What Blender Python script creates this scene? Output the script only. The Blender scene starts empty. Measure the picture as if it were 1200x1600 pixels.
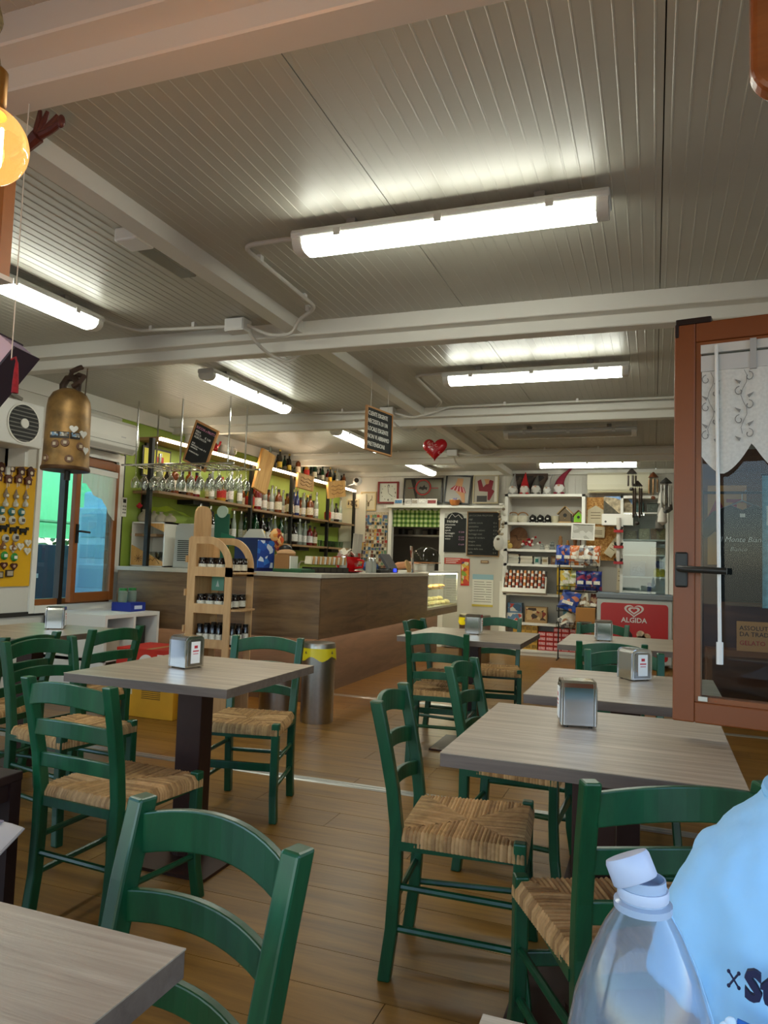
import bpy, bmesh, math, random
from mathutils import Vector, Matrix
rnd = random.Random(7)
PI = math.pi
scene = bpy.context.scene
COL = scene.collection

# ---------------------------------------------------------------- camera
cam_d = bpy.data.cameras.new('camera')
cam_d.sensor_fit = 'VERTICAL'
cam_d.sensor_height = 36.0
cam_d.lens = 25.83
cam_d.clip_start = 0.02
cam = bpy.data.objects.new('camera', cam_d)
COL.objects.link(cam)
cam.matrix_world = Matrix(((0.938643, -0.007209, 0.344814, 0.0),
                           (0.343317, -0.075840, -0.936153, 0.0),
                           (0.032899, 0.997094, -0.068711, 1.22),
                           (0, 0, 0, 1)))
scene.camera = cam

# ---------------------------------------------------------------- world, daylight, exposure
world = bpy.data.worlds.new('world')
scene.world = world
world.use_nodes = True
wn = world.node_tree
wn.nodes.clear()
w_out = wn.nodes.new('ShaderNodeOutputWorld')
w_bg = wn.nodes.new('ShaderNodeBackground')
w_sky = wn.nodes.new('ShaderNodeTexSky')
w_sky.sky_type = 'NISHITA'
w_sky.sun_disc = False
w_sky.sun_elevation = math.radians(38)
w_sky.sun_rotation = math.radians(20)
w_sky.air_density = 1.0
w_sky.dust_density = 1.0
w_bg.inputs['Strength'].default_value = 0.50
wn.links.new(w_sky.outputs[0], w_bg.inputs[0])
wn.links.new(w_bg.outputs[0], w_out.inputs[0])

vs = scene.view_settings
vs.view_transform = 'Standard'
vs.look = 'None'
vs.gamma = 1.0
vs.use_curve_mapping = False
vs.exposure = 0.65
TUBE = 17.0          # emission of the lit fluorescent covers
LED = 16.0

# ---------------------------------------------------------------- materials
MATS = {}
def srgb(h):
    h = h.lstrip('#')
    c = [int(h[i:i + 2], 16) / 255 for i in (0, 2, 4)]
    return [x / 12.92 if x <= 0.04045 else ((x + 0.055) / 1.055) ** 2.4 for x in c]
def newmat(name):
    m = bpy.data.materials.new(name)
    m.use_nodes = True
    nt = m.node_tree
    return m, nt, nt.nodes['Principled BSDF']
def M(col, rough=0.5, metal=0.0, noise=0.0, scale=8.0, bump=0.0, trans=0.0, ior=1.45, coat=0.0, name=None):
    """plain procedural material: colour (hex) with an optional noise variation and fine relief"""
    key = (col, rough, metal, noise, scale, bump, trans, coat)
    if key in MATS: return MATS[key]
    m, nt, b = newmat(name or 'mat_' + col.lstrip('#'))
    c = srgb(col)
    b.inputs['Base Color'].default_value = (*c, 1)
    b.inputs['Roughness'].default_value = rough
    b.inputs['Metallic'].default_value = metal
    b.inputs['IOR'].default_value = ior
    if trans: b.inputs['Transmission Weight'].default_value = trans
    if coat: b.inputs['Coat Weight'].default_value = coat
    if noise or bump:
        tc = nt.nodes.new('ShaderNodeTexCoord')
        n = nt.nodes.new('ShaderNodeTexNoise')
        n.inputs['Scale'].default_value = scale
        n.inputs['Detail'].default_value = 5
        nt.links.new(tc.outputs['Object'], n.inputs['Vector'])
        if noise:
            r = nt.nodes.new('ShaderNodeValToRGB')
            r.color_ramp.elements[0].position = 0.3
            r.color_ramp.elements[1].position = 0.7
            r.color_ramp.elements[0].color = (*[max(0, x * (1 - noise)) for x in c], 1)
            r.color_ramp.elements[1].color = (*[min(1, x * (1 + noise)) for x in c], 1)
            nt.links.new(n.outputs[0], r.inputs[0])
            nt.links.new(r.outputs[0], b.inputs['Base Color'])
        if bump:
            bp = nt.nodes.new('ShaderNodeBump')
            bp.inputs['Strength'].default_value = bump
            bp.inputs['Distance'].default_value = 0.01
            nt.links.new(n.outputs[0], bp.inputs['Height'])
            nt.links.new(bp.outputs[0], b.inputs['Normal'])
    MATS[key] = m
    return m
def wood(name, c1, c2, axis=0, scale=(1.2, 14, 14), rough=0.5, vary=0.0, bump=0.15, c3=None):
    """grain stretched along one axis of the object; vary = brightness change from object to object"""
    if name in MATS: return MATS[name]
    m, nt, b = newmat(name)
    L = nt.links.new
    tc = nt.nodes.new('ShaderNodeTexCoord')
    mp = nt.nodes.new('ShaderNodeMapping')
    s = [scale[1]] * 3
    s[axis] = scale[0]
    mp.inputs['Scale'].default_value = s
    oi = nt.nodes.new('ShaderNodeObjectInfo')
    ad = nt.nodes.new('ShaderNodeVectorMath'); ad.operation = 'ADD'
    sc_ = nt.nodes.new('ShaderNodeVectorMath'); sc_.operation = 'SCALE'
    cx = nt.nodes.new('ShaderNodeCombineXYZ')
    for i in range(3): L(oi.outputs['Random'], cx.inputs[i])
    sc_.inputs['Scale'].default_value = 37.0
    L(cx.outputs[0], sc_.inputs[0])
    L(tc.outputs['Object'], mp.inputs[0])
    L(mp.outputs[0], ad.inputs[0]); L(sc_.outputs[0], ad.inputs[1])
    n = nt.nodes.new('ShaderNodeTexNoise')
    n.inputs['Scale'].default_value = 1.0
    n.inputs['Detail'].default_value = 8
    n.inputs['Roughness'].default_value = 0.65
    n.inputs['Distortion'].default_value = 0.6
    L(ad.outputs[0], n.inputs['Vector'])
    r = nt.nodes.new('ShaderNodeValToRGB')
    r.color_ramp.elements[0].position = 0.32
    r.color_ramp.elements[1].position = 0.68
    r.color_ramp.elements[0].color = (*srgb(c1), 1)
    r.color_ramp.elements[1].color = (*srgb(c2), 1)
    if c3:
        e = r.color_ramp.elements.new(0.5); e.color = (*srgb(c3), 1)
    L(n.outputs[0], r.inputs[0])
    col = r.outputs[0]
    if vary:
        hs = nt.nodes.new('ShaderNodeHueSaturation')
        mr = nt.nodes.new('ShaderNodeMapRange')
        mr.inputs['To Min'].default_value = 1 - vary
        mr.inputs['To Max'].default_value = 1 + vary
        L(oi.outputs['Random'], mr.inputs['Value'])
        L(mr.outputs[0], hs.inputs['Value'])
        L(col, hs.inputs['Color'])
        col = hs.outputs[0]
    L(col, b.inputs['Base Color'])
    b.inputs['Roughness'].default_value = rough
    if bump:
        bp = nt.nodes.new('ShaderNodeBump')
        bp.inputs['Strength'].default_value = bump
        bp.inputs['Distance'].default_value = 0.004
        L(n.outputs[0], bp.inputs['Height']); L(bp.outputs[0], b.inputs['Normal'])
    MATS[name] = m
    return m
def emit(name, col, strength):
    if name in MATS: return MATS[name]
    m, nt, b = newmat(name)
    b.inputs['Base Color'].default_value = (*srgb(col), 1)
    b.inputs['Emission Color'].default_value = (*srgb(col), 1)
    b.inputs['Emission Strength'].default_value = strength
    MATS[name] = m
    return m
def glass(name, tint='#ffffff', refl=1.0, rough=0.0, clear=True, ior=1.45):
    """thin clear glass: fresnel mix of transparent and glossy, so light passes"""
    if name in MATS: return MATS[name]
    m = bpy.data.materials.new(name); m.use_nodes = True
    nt = m.node_tree; nt.nodes.clear(); L = nt.links.new
    o = nt.nodes.new('ShaderNodeOutputMaterial')
    t = nt.nodes.new('ShaderNodeBsdfTransparent'); t.inputs[0].default_value = (*srgb(tint), 1)
    g = nt.nodes.new('ShaderNodeBsdfGlossy'); g.inputs['Roughness'].default_value = rough
    f = nt.nodes.new('ShaderNodeFresnel'); f.inputs['IOR'].default_value = ior
    mu = nt.nodes.new('ShaderNodeMath'); mu.operation = 'MULTIPLY'; mu.inputs[1].default_value = refl
    mu.use_clamp = True
    mx = nt.nodes.new('ShaderNodeMixShader')
    ge = nt.nodes.new('ShaderNodeNewGeometry')
    inv = nt.nodes.new('ShaderNodeMath'); inv.operation = 'SUBTRACT'; inv.inputs[0].default_value = 1.0
    m2 = nt.nodes.new('ShaderNodeMath'); m2.operation = 'MULTIPLY'
    L(ge.outputs['Backfacing'], inv.inputs[1]); L(f.outputs[0], mu.inputs[0])
    L(mu.outputs[0], m2.inputs[0]); L(inv.outputs[0], m2.inputs[1]); L(m2.outputs[0], mx.inputs[0])
    L(t.outputs[0], mx.inputs[1]); L(g.outputs[0], mx.inputs[2]); L(mx.outputs[0], o.inputs[0])
    MATS[name] = m
    return m
def patches(name, cols, scale=20, rough=0.7, bump=0.0):
    """flat print made of irregular colour patches (photos, packets, collage)"""
    if name in MATS: return MATS[name]
    m, nt, b = newmat(name); L = nt.links.new
    tc = nt.nodes.new('ShaderNodeTexCoord')
    v = nt.nodes.new('ShaderNodeTexVoronoi'); v.inputs['Scale'].default_value = scale
    oi = nt.nodes.new('ShaderNodeObjectInfo')
    ad = nt.nodes.new('ShaderNodeVectorMath'); ad.operation = 'ADD'
    L(tc.outputs['Object'], ad.inputs[0]); L(oi.outputs['Random'], ad.inputs[1])
    L(ad.outputs[0], v.inputs['Vector'])
    sp = nt.nodes.new('ShaderNodeSeparateColor')
    L(v.outputs['Color'], sp.inputs[0])
    r = nt.nodes.new('ShaderNodeValToRGB'); r.color_ramp.interpolation = 'CONSTANT'
    while len(r.color_ramp.elements) < len(cols): r.color_ramp.elements.new(0.5)
    for i, c in enumerate(cols):
        r.color_ramp.elements[i].position = i / len(cols)
        r.color_ramp.elements[i].color = (*srgb(c), 1)
    L(sp.outputs[0], r.inputs[0]); L(r.outputs[0], b.inputs['Base Color'])
    b.inputs['Roughness'].default_value = rough
    MATS[name] = m
    return m

# ---------------------------------------------------------------- mesh helpers
class MB:
    def __init__(s): s.v = []; s.f = []; s.m = []; s.mi = 0
    def add(s, vs_, fs):
        o = len(s.v); s.v += [tuple(p) for p in vs_]
        for f in fs: s.f.append([i + o for i in f]); s.m.append(s.mi)
        return s
    def box(s, c, d, rz=0, rx=0, ry=0):
        hx, hy, hz = d[0] / 2, d[1] / 2, d[2] / 2
        pts = [Vector((x, y, z)) for z in (-hz, hz) for y in (-hy, hy) for x in (-hx, hx)]
        if rz or rx or ry:
            R_ = Matrix.Rotation(rz, 3, 'Z') @ Matrix.Rotation(ry, 3, 'Y') @ Matrix.Rotation(rx, 3, 'X')
            pts = [R_ @ p for p in pts]
        C_ = Vector(c)
        return s.add([p + C_ for p in pts], [(0, 2, 3, 1), (4, 5, 7, 6), (0, 1, 5, 4), (2, 6, 7, 3), (0, 4, 6, 2), (1, 3, 7, 5)])
    def bb(s, x0, x1, y0, y1, z0, z1):
        return s.box(((x0 + x1) / 2, (y0 + y1) / 2, (z0 + z1) / 2), (abs(x1 - x0), abs(y1 - y0), abs(z1 - z0)))
    def cyl(s, p0, p1, r0, r1=None, n=10, cap=True):
        r1 = r0 if r1 is None else r1
        p0, p1 = Vector(p0), Vector(p1)
        q = (p1 - p0).to_track_quat('Z', 'Y')
        vs_ = []
        for p, r in ((p0, r0), (p1, r1)):
            for i in range(n):
                a = 2 * PI * i / n
                vs_.append(p + q @ Vector((r * math.cos(a), r * math.sin(a), 0)))
        fs = [(i, (i + 1) % n, n + (i + 1) % n, n + i) for i in range(n)]
        if cap: fs += [tuple(range(n - 1, -1, -1)), tuple(range(n, 2 * n))]
        return s.add(vs_, fs)
    def lathe(s, prof, c=(0, 0, 0), n=14, sx=1, sy=1, axis='Z'):
        vs_ = []
        for r, z in prof:
            for i in range(n):
                a = 2 * PI * i / n
                x, y = r * math.cos(a) * sx, r * math.sin(a) * sy
                p = (x, y, z) if axis == 'Z' else ((x, z, y) if axis == 'Y' else (z, x, y))
                vs_.append((c[0] + p[0], c[1] + p[1], c[2] + p[2]))
        fs = []
        for k in range(len(prof) - 1):
            for i in range(n):
                j = (i + 1) % n
                fs.append((k * n + i, k * n + j, (k + 1) * n + j, (k + 1) * n + i))
        fs.append(tuple(range(n - 1, -1, -1)))
        fs.append(tuple((len(prof) - 1) * n + i for i in range(n)))
        return s.add(vs_, fs)
    def ball(s, c, r, n=12, k=8):
        r = (r, r, r) if not hasattr(r, '__len__') else r
        vs_, fs = [], []
        for a in range(1, k):
            t = PI * a / k
            for i in range(n):
                p = 2 * PI * i / n
                vs_.append((c[0] + r[0] * math.sin(t) * math.cos(p), c[1] + r[1] * math.sin(t) * math.sin(p), c[2] - r[2] * math.cos(t)))
        b0 = len(vs_); vs_ += [(c[0], c[1], c[2] - r[2]), (c[0], c[1], c[2] + r[2])]
        for a in range(k - 2):
            for i in range(n):
                j = (i + 1) % n
                fs.append((a * n + i, a * n + j, (a + 1) * n + j, (a + 1) * n + i))
        for i in range(n):
            j = (i + 1) % n
            fs.append((b0, j, i)); fs.append((b0 + 1, (k - 2) * n + i, (k - 2) * n + j))
        return s.add(vs_, fs)
    def tube(s, pts, r, n=8, closed=False, rs=None):
        pts = [Vector(p) for p in pts]; vs_ = []
        N = len(pts)
        up = None
        for i, p in enumerate(pts):
            if closed: t = pts[(i + 1) % N] - pts[i - 1]
            else: t = pts[min(i + 1, N - 1)] - pts[max(i - 1, 0)]
            t = t.normalized() if t.length > 1e-9 else Vector((0, 0, 1))
            if up is None:
                up = t.orthogonal().normalized()
            up = (up - t * up.dot(t))
            up = up.normalized() if up.length > 1e-6 else t.orthogonal().normalized()
            w = t.cross(up)
            rr = rs[i] if rs else r
            for k in range(n):
                a = 2 * PI * k / n
                vs_.append(p + (up * math.cos(a) + w * math.sin(a)) * rr)
        fs = []
        for i in range(N if closed else N - 1):
            for k in range(n):
                j = (k + 1) % n; i2 = (i + 1) % N
                fs.append((i * n + k, i * n + j, i2 * n + j, i2 * n + k))
        if not closed:
            fs += [tuple(range(n - 1, -1, -1)), tuple((N - 1) * n + k for k in range(n))]
        return s.add(vs_, fs)
    def prism(s, poly, d0, d1, axis='Y'):
        """extrude a 2D outline: axis X -> outline (y,z), Y -> (x,z), Z -> (x,y)"""
        def P(a, b, d): return {'X': (d, a, b), 'Y': (a, d, b), 'Z': (a, b, d)}[axis]
        n = len(poly)
        vs_ = [P(a, b, d0) for a, b in poly] + [P(a, b, d1) for a, b in poly]
        fs = [tuple(range(n)), tuple(range(2 * n - 1, n - 1, -1))]
        fs += [(i, n + i, n + (i + 1) % n, (i + 1) % n) for i in range(n)]
        return s.add(vs_, fs)
    def bar(s, pts, wx, wy):
        """rectangular section swept through points (section stays in x/y)"""
        vs_ = []
        for p in pts:
            a = wx(p) if callable(wx) else wx
            for dx, dy in ((-1, -1), (1, -1), (1, 1), (-1, 1)):
                vs_.append((p[0] + dx * a / 2, p[1] + dy * wy / 2, p[2]))
        fs = [(3, 2, 1, 0)]
        for i in range(len(pts) - 1):
            for k in range(4):
                j = (k + 1) % 4
                fs.append((i * 4 + k, i * 4 + j, i * 4 + 4 + j, i * 4 + 4 + k))
        e = (len(pts) - 1) * 4
        fs.append((e, e + 1, e + 2, e + 3))
        return s.add(vs_, fs)
    def grid(s, fn, nu, nv):
        vs_ = [fn(i / nu, j / nv) for j in range(nv + 1) for i in range(nu + 1)]
        fs = [(j * (nu + 1) + i, j * (nu + 1) + i + 1, (j + 1) * (nu + 1) + i + 1, (j + 1) * (nu + 1) + i) for j in range(nv) for i in range(nu)]
        return s.add(vs_, fs)
    def mesh(s, name, mats, smooth=False, bevel=0):
        me = bpy.data.meshes.new(name)
        me.from_pydata(s.v, [], s.f)
        bm = bmesh.new(); bm.from_mesh(me)
        bmesh.ops.recalc_face_normals(bm, faces=bm.faces)
        bm.to_mesh(me); bm.free()
        for m in (mats if isinstance(mats, (list, tuple)) else [mats]): me.materials.append(m)
        for p, mi in zip(me.polygons, s.m): p.material_index = mi
        if smooth:
            me.polygons.foreach_set('use_smooth', [True] * len(me.polygons))
            try: me.set_sharp_from_angle(angle=math.radians(40))
            except Exception: pass
        me.update()
        return me
    def obj(s, name, mats, parent=None, smooth=False, bevel=0, loc=None, rot=None):
        o = bpy.data.objects.new(name, s.mesh(name, mats, smooth))
        COL.objects.link(o)
        if parent is not None: o.parent = parent
        if loc: o.location = loc
        if rot: o.rotation_euler = rot
        if bevel:
            md = o.modifiers.new('bevel', 'BEVEL'); md.width = bevel; md.segments = 2; md.limit_method = 'ANGLE'
            md.angle_limit = math.radians(50)
        return o
def tag(o, label=None, cat=None, group=None, kind=None):
    if label: o['label'] = label
    if cat: o['category'] = cat
    if group: o['group'] = group
    if kind: o['kind'] = kind
    return o
def thing(name, label, cat, loc=(0, 0, 0), rz=0, group=None, rot=None):
    o = bpy.data.objects.new(name, None)
    o.empty_display_size = 0.05
    COL.objects.link(o)
    o.location = loc
    o.rotation_euler = rot if rot else (0, 0, rz)
    return tag(o, label, cat, group)
def copy_tree(o, parent=None):
    c = o.copy(); COL.objects.link(c); c.parent = parent
    for ch in list(o.children): copy_tree(ch, c)
    return c
def again(o, label, loc, rz=None, group=None, rot=None):
    c = copy_tree(o); c['label'] = label; c.location = loc
    if rz is not None: c.rotation_euler = (0, 0, rz)
    if rot is not None: c.rotation_euler = rot
    if group: c['group'] = group
    return c
def structure(o): o['kind'] = 'structure'; return o
def text(body, size, mat_, parent, loc, rot=(0, 0, 0), name='lettering', align='LEFT', depth=0.0008, width=1.0, line=1.0, shear=0, bold=0):
    cu = bpy.data.curves.new(name, 'FONT')
    cu.body = body; cu.size = size; cu.align_x = align; cu.extrude = depth
    cu.space_line = line; cu.shear = shear; cu.resolution_u = 2; cu.offset = bold
    tmp = bpy.data.objects.new('tmp', cu)
    me = bpy.data.meshes.new_from_object(tmp)
    bpy.data.objects.remove(tmp); bpy.data.curves.remove(cu)
    me.name = name; me.materials.clear(); me.materials.append(mat_)
    o = bpy.data.objects.new(name, me); COL.objects.link(o)
    o.parent = parent; o.location = loc; o.rotation_euler = rot
    if width != 1: o.scale = (width, 1, 1)
    return o
# ================================================================ the setting
XL, XR, YB, YF, ZC = -4.7, 1.16, 10.7, -1.25, 2.62
m_panel = M('#b2afa2', 0.39, noise=0.04, scale=3)
m_beam = M('#d9d6cb', 0.4)
m_wall = M('#cfcbc0', 0.5, noise=0.03, scale=2)
m_green = M('#94ab48', 0.6, noise=0.05, scale=5)
m_white = M('#e4e1d8', 0.45)
m_white2 = M('#d8d6d0', 0.35)
m_black = M('#15140f', 0.45)
m_alu = M('#b9b9b4', 0.35, 0.9)
m_chrome = M('#d4d4d0', 0.12, 1.0)
m_steel = M('#b8b4ac', 0.3, 1.0, noise=0.05, scale=40)
m_floor = wood('laminate_floor', '#6a481b', '#90682b', 0, (1.3, 16), 0.36, 0.08, 0.08, '#7e5923')
m_tabletop = wood('table_oak', '#82705e', '#b0a08a', 0, (2.0, 42), 0.36, 0.04, 0.25, '#9b8a74')
m_tabdark = wood('table_edge', '#5a4a3e', '#6f5e50', 0, (2.0, 30), 0.5, 0.04, 0.1)
m_countwood = wood('counter_wood', '#563e26', '#80623f', 0, (1.6, 15), 0.42, 0.05, 0.12, '#70563a')
m_ply = wood('plywood', '#b48a5a', '#d0a878', 2, (2.0, 18), 0.55, 0.06, 0.05)
m_pine = wood('pine_board', '#b98645', '#d9ab66', 2, (2.5, 20), 0.55, 0.05, 0.1)
m_shelfwood = wood('shelf_wood', '#8a6a4a', '#a98762', 1, (1.6, 20), 0.5, 0.05, 0.05)
m_brown = M('#7a4220', 0.33, noise=0.06, scale=3, coat=0.2)
m_tube = emit('lit_fluorescent_cover', '#fcfff0', TUBE)
m_led = emit('led_strip', '#ffe9c8', LED)
m_paint = wood('green_chair_paint', '#0a3920', '#12502e', 2, (3, 16), 0.30, 0.12, 0.05)
m_cord = M('#c9c5bb', 0.5)
m_ink = M('#23211d', 0.7)
m_chalk = M('#dcdad2', 0.9)
m_slate = M('#1a1b1a', 0.75, noise=0.25, scale=9)
m_clear = glass('clear_glass', '#f4f8f6', 1.2)
m_pane = glass('window_glass', '#e8f2f4', 2.2)

# floor slab + planks (each a part of the floor)
fl = MB().bb(XL - .1, XR + .1, YF, YB + 2.2, -0.12, -0.012).obj('floor', M('#2a1d10', 0.9)); structure(fl)
PW, PL = 0.195, 1.28
plank_me = MB().box((0, 0, -0.006), (PL - 0.0025, PW - 0.0025, 0.012)).mesh('plank', m_floor)
yy, row = 0.55, 0
while yy < 10.6:
    x = XL + 0.9 - (row * 0.47) % PL + PL / 2
    if yy > 5: x += 0
    while x - PL / 2 < XR:
        if x + PL / 2 > (-3.9 if yy < 5.4 else -3.0):
            o = bpy.data.objects.new('plank', plank_me); COL.objects.link(o); o.parent = fl
            o.location = (x, yy, 0)
        x += PL
    yy += PW; row += 1
far = MB().bb(XL, XR, YF, 0.55 - PW / 2, -0.012, 0).bb(XL, -2.9, 5.4, YB, -0.012, -0.0005).bb(XL, -3.8, 0.45, 5.4, -0.012, -0.0005).obj('floor_covering', m_floor, fl)
for y in (3.81, 6.27):
    t = MB().prism([(y - 0.035, 0), (y - 0.028, 0.006), (y - 0.006, 0.006), (y - 0.004, 0.003), (y + 0.004, 0.003), (y + 0.006, 0.006), (y + 0.028, 0.006), (y + 0.035, 0)], XL + .1, XR - .02, 'X').obj('trim_%d' % (1 if y < 5 else 2), m_alu)
    structure(t)

# ceiling: one-metre panels with pressed grooves
def ribbed(w, pitch=0.05, depth=-0.0013, wid=0.008, th=0.03, gap=0.002):
    pts = [(gap, th), (gap, 0)]
    x = pitch / 2
    while x < w - 0.01:
        pts += [(x - wid / 2, 0), (x - wid / 4, depth), (x + wid / 4, depth), (x + wid / 2, 0)]
        x += pitch
    pts += [(w - gap, 0), (w - gap, th)]
    return pts
ceil = MB().bb(XL - .1, XR + .1, YF, YB + .1, ZC + 0.03, ZC + 0.12).obj('ceiling', M('#4a4740', 0.9)); structure(ceil)
bays = [(YF, 1.36), (1.54, 3.80), (3.98, 6.24), (6.42, 8.68), (8.86, YB)]
seams = [0.02 + k for k in range(-5, 2)]
for b0, b1 in bays:
    for sx in seams:
        x0, x1 = max(sx, XL), min(sx + 1.0, XR)
        if x1 - x0 < 0.05: continue
        poly = [(x0 + a, ZC + z) for a, z in ribbed(x1 - x0)]
        MB().prism(poly, b0, b1, 'Y').obj('ceiling_panel', m_panel, ceil)
def cross_beam(name, y):
    poly = [(y, ZC + .03), (y, 2.54), (y + .005, 2.535), (y + .08, 2.535), (y + .08, 2.478), (y + .085, 2.473), (y + .175, 2.473), (y + .18, 2.478), (y + .18, ZC + .03)]
    return structure(MB().prism(poly, XL, XR, 'X').obj(name, m_beam))
for i, y in enumerate((1.36, 3.80, 6.24, 8.68)): cross_beam('beam_%d' % (i + 1), y)
# ceiling joists along the room at x = -2
k = 4
for b0, b1 in bays:
    k += 1
    structure(MB().bb(-2.04, -1.945, b0, b1, 2.548, ZC + 0.01).obj('beam_%d' % k, m_beam))

# left wall with its window opening (y 4.62..5.56, z 0.76..2.10)
def wallbox(name, boxes, m): 
    b = MB()
    for q in boxes: b.bb(*q)
    return structure(b.obj(name, m))
wallbox('wall_left', [(XL - .08, XL, 1.45, 4.62, 0, ZC), (XL - .08, XL, 4.62, 5.56, 0, .76), (XL - .08, XL, 4.62, 5.56, 2.10, ZC)], m_wall)
wallbox('wall_bar', [(XL - .08, XL, 5.56, YB, 0, ZC)], m_green)
MB().bb(XL, XL + 0.02, 1.5, YB, 2.49, ZC).obj('trim_3', m_beam)['kind'] = 'structure'
structure(MB().bb(XL, XL + 0.015, 1.5, 5.45, 0.70, 0.735).obj('trim_4', M('#2c2925', 0.6)))
# right wall with its window opening
wallbox('wall_right', [(XR, XR + .08, 0.9, 2.08, 0, ZC), (XR, XR + .08, 2.08, 3.24, 0, .78), (XR, XR + .08, 2.08, 3.24, 1.98, ZC), (XR, XR + .08, 3.24, YB, 0, ZC)], m_wall)
wallbox('wall_front', [(XL, XR, YF - .08, YF, 2.05, ZC), (XL, XR, YF - .08, YF, 0, .6), (XL, XL + 1.2, YF - .08, YF, 0, ZC)], m_wall)
# back wall, ribbed panels, with the kitchen hatch (x -3.80..-3.02, z 1.06..2.06)
wallbox('wall_back', [(XL, -3.80, YB, YB + .08, 0, ZC), (-3.80, -3.02, YB, YB + .08, 0, 1.06), (-3.80, -3.02, YB, YB + .08, 2.06, ZC), (-3.02, XR, YB, YB + .08, 0, ZC)], m_wall)
wb = bpy.data.objects['wall_back']
for x0 in (-4.0, -3.0, -2.0, -1.0, 0.0):
    poly = [(x0 + a, YB + .0 - z * 1.0) for a, z in ribbed(1.0, 0.1, 0.003, 0.012, 0.0)]
    MB().prism([(x0 + .002, YB + .01)] + [(a, b - 0.006) for a, b in poly] + [(x0 + .998, YB + .01)], 2.06, 2.55, 'Z').obj('wall_panel', m_wall, wb)
structure(MB().prism([(YB - .06, ZC), (YB - .06, 2.56), (YB, 2.55), (YB, ZC)], XL, XR, 'X').obj('trim_5', m_beam))
# kitchen beyond the hatch
wallbox('wall_kitchen', [(-4.6, -2.2, 12.6, 12.66, 0, ZC), (-4.66, -4.6, YB + .08, 12.66, 0, ZC), (-2.2, -2.14, YB + .08, 12.66, 0, ZC), (-4.6, -2.2, YB + .08, 12.66, ZC, ZC + .05)], M('#6e675c', 0.8))
for nm, q in (('trim_6', (-3.85, -3.80, YB - .03, YB, 1.0, 2.10)), ('trim_7', (-3.03, -2.95, YB - .03, YB, 0.0, 2.10)), ('trim_8', (-2.10, -2.03, YB - .03, YB, 0, 2.10)), ('trim_9', (-3.85, -2.03, YB - .16, YB, 2.065, 2.10)), ('trim_10', (-2.95, -2.10, YB - .025, YB, 1.99, 2.065))):
    structure(MB().bb(*q).obj(nm, m_white))
structure(MB().bb(-2.95, -2.10, YB - .02, YB, 0.02, 1.99).obj('door_1', M('#bcb8ad', 0.5)))

# ================================================================ fluorescent fixtures
def fixture(label, c, along, lit=True, L_=1.27, group='fluorescent ceiling fixtures'):
    t = thing('ceiling_light', label, 'ceiling light', c, 0 if along == 'X' else PI / 2, group)
    h = L_ / 2
    prof = [(-.062, 0), (-.07, -.018), (-.066, -.036), (.066, -.036), (.07, -.018), (.062, 0)]
    MB().prism(prof, -h, h, 'X').obj('housing', M('#cfcfca', 0.45), t, bevel=0.006)
    cp = [(-.064, -.034), (-.062, -.058), (-.046, -.078), (-.02, -.086), (.02, -.086), (.046, -.078), (.062, -.058), (.064, -.034)]
    if lit:
        MB().prism(cp, -h + .05, h - .05, 'X').obj('cover', m_tube, t, smooth=True)
    else:
        MB().prism(cp, -h + .05, h - .05, 'X').obj('cover', M('#a8a597', .18, coat=.5), t, smooth=True)
        MB().cyl((-h + .06, .02, -.055), (h - .06, .02, -.055), .013).cyl((-h + .06, -.02, -.055), (h - .06, -.02, -.055), .013).obj('tube', M('#bdb9a8', .4), t, smooth=True)
    for x in (-h * .6, h * .6): MB().bb(x - .02, x + .02, -.03, .03, 0, .036).obj('bracket', M('#8f8d86', .5), t)
    for s in (-1, 1):
        MB().prism([(a * .98, b) for a, b in cp], s * (h - .05), s * (h - .006), 'X').obj('end_cap', M('#dedcd2', 0.35), t, smooth=True)
        for k in range(3):
            x = -h + L_ * (k + .5) / 3
            MB().box((x, s * .068, -.034), (.03, .008, .03)).obj('clip', M('#c2c0b8', .4), t)
    return t
zL = ZC - .035
fixture('lit fluorescent fixture nearest the camera, above the front row of tables', (-.79, 2.70, zL), 'X')
fixture('lit fluorescent fixture above the tables between the second and third cross beams', (-.79, 5.02, zL), 'X')
fixture('unlit fluorescent fixture with a dull clear cover near the back shelves', (-.79, 7.30, zL), 'X', False)
fixture('lit fluorescent fixture over the white shelving at the back wall', (-.79, 9.50, zL), 'X')
fixture('lit fluorescent fixture cut off by the left edge of the picture', (-3.05, 2.70, zL), 'Y')
fixture('lit fluorescent fixture slanting above the hanging wine glass rack', (-3.06, 5.10, zL), 'Y')
fixture('lit fluorescent fixture behind the hanging chalkboard sign', (-3.05, 7.40, zL), 'Y')
fixture('lit fluorescent fixture in front of the wall clock at the back', (-3.03, 9.60, zL), 'Y')
# emergency light
t = thing('emergency_light', 'small unlit emergency light with clear cover beside the long ceiling joist', 'light', (-2.13, 2.70, ZC), PI / 2)
MB().box((-.17, 0, -.03), (.12, .12, .06)).obj('end_box', M('#e2e0da', .4), t, bevel=.008)
MB().box((.05, 0, -.012), (.36, .10, .024)).obj('base_plate', M('#d5d3cc', .4), t, bevel=.004)
MB().prism([(-.05, -.024), (-.04, -.05), (.04, -.05), (.05, -.024)], -.11, .23, 'X').obj('cover', M('#a29e8e', .15, trans=.35), t)

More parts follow.
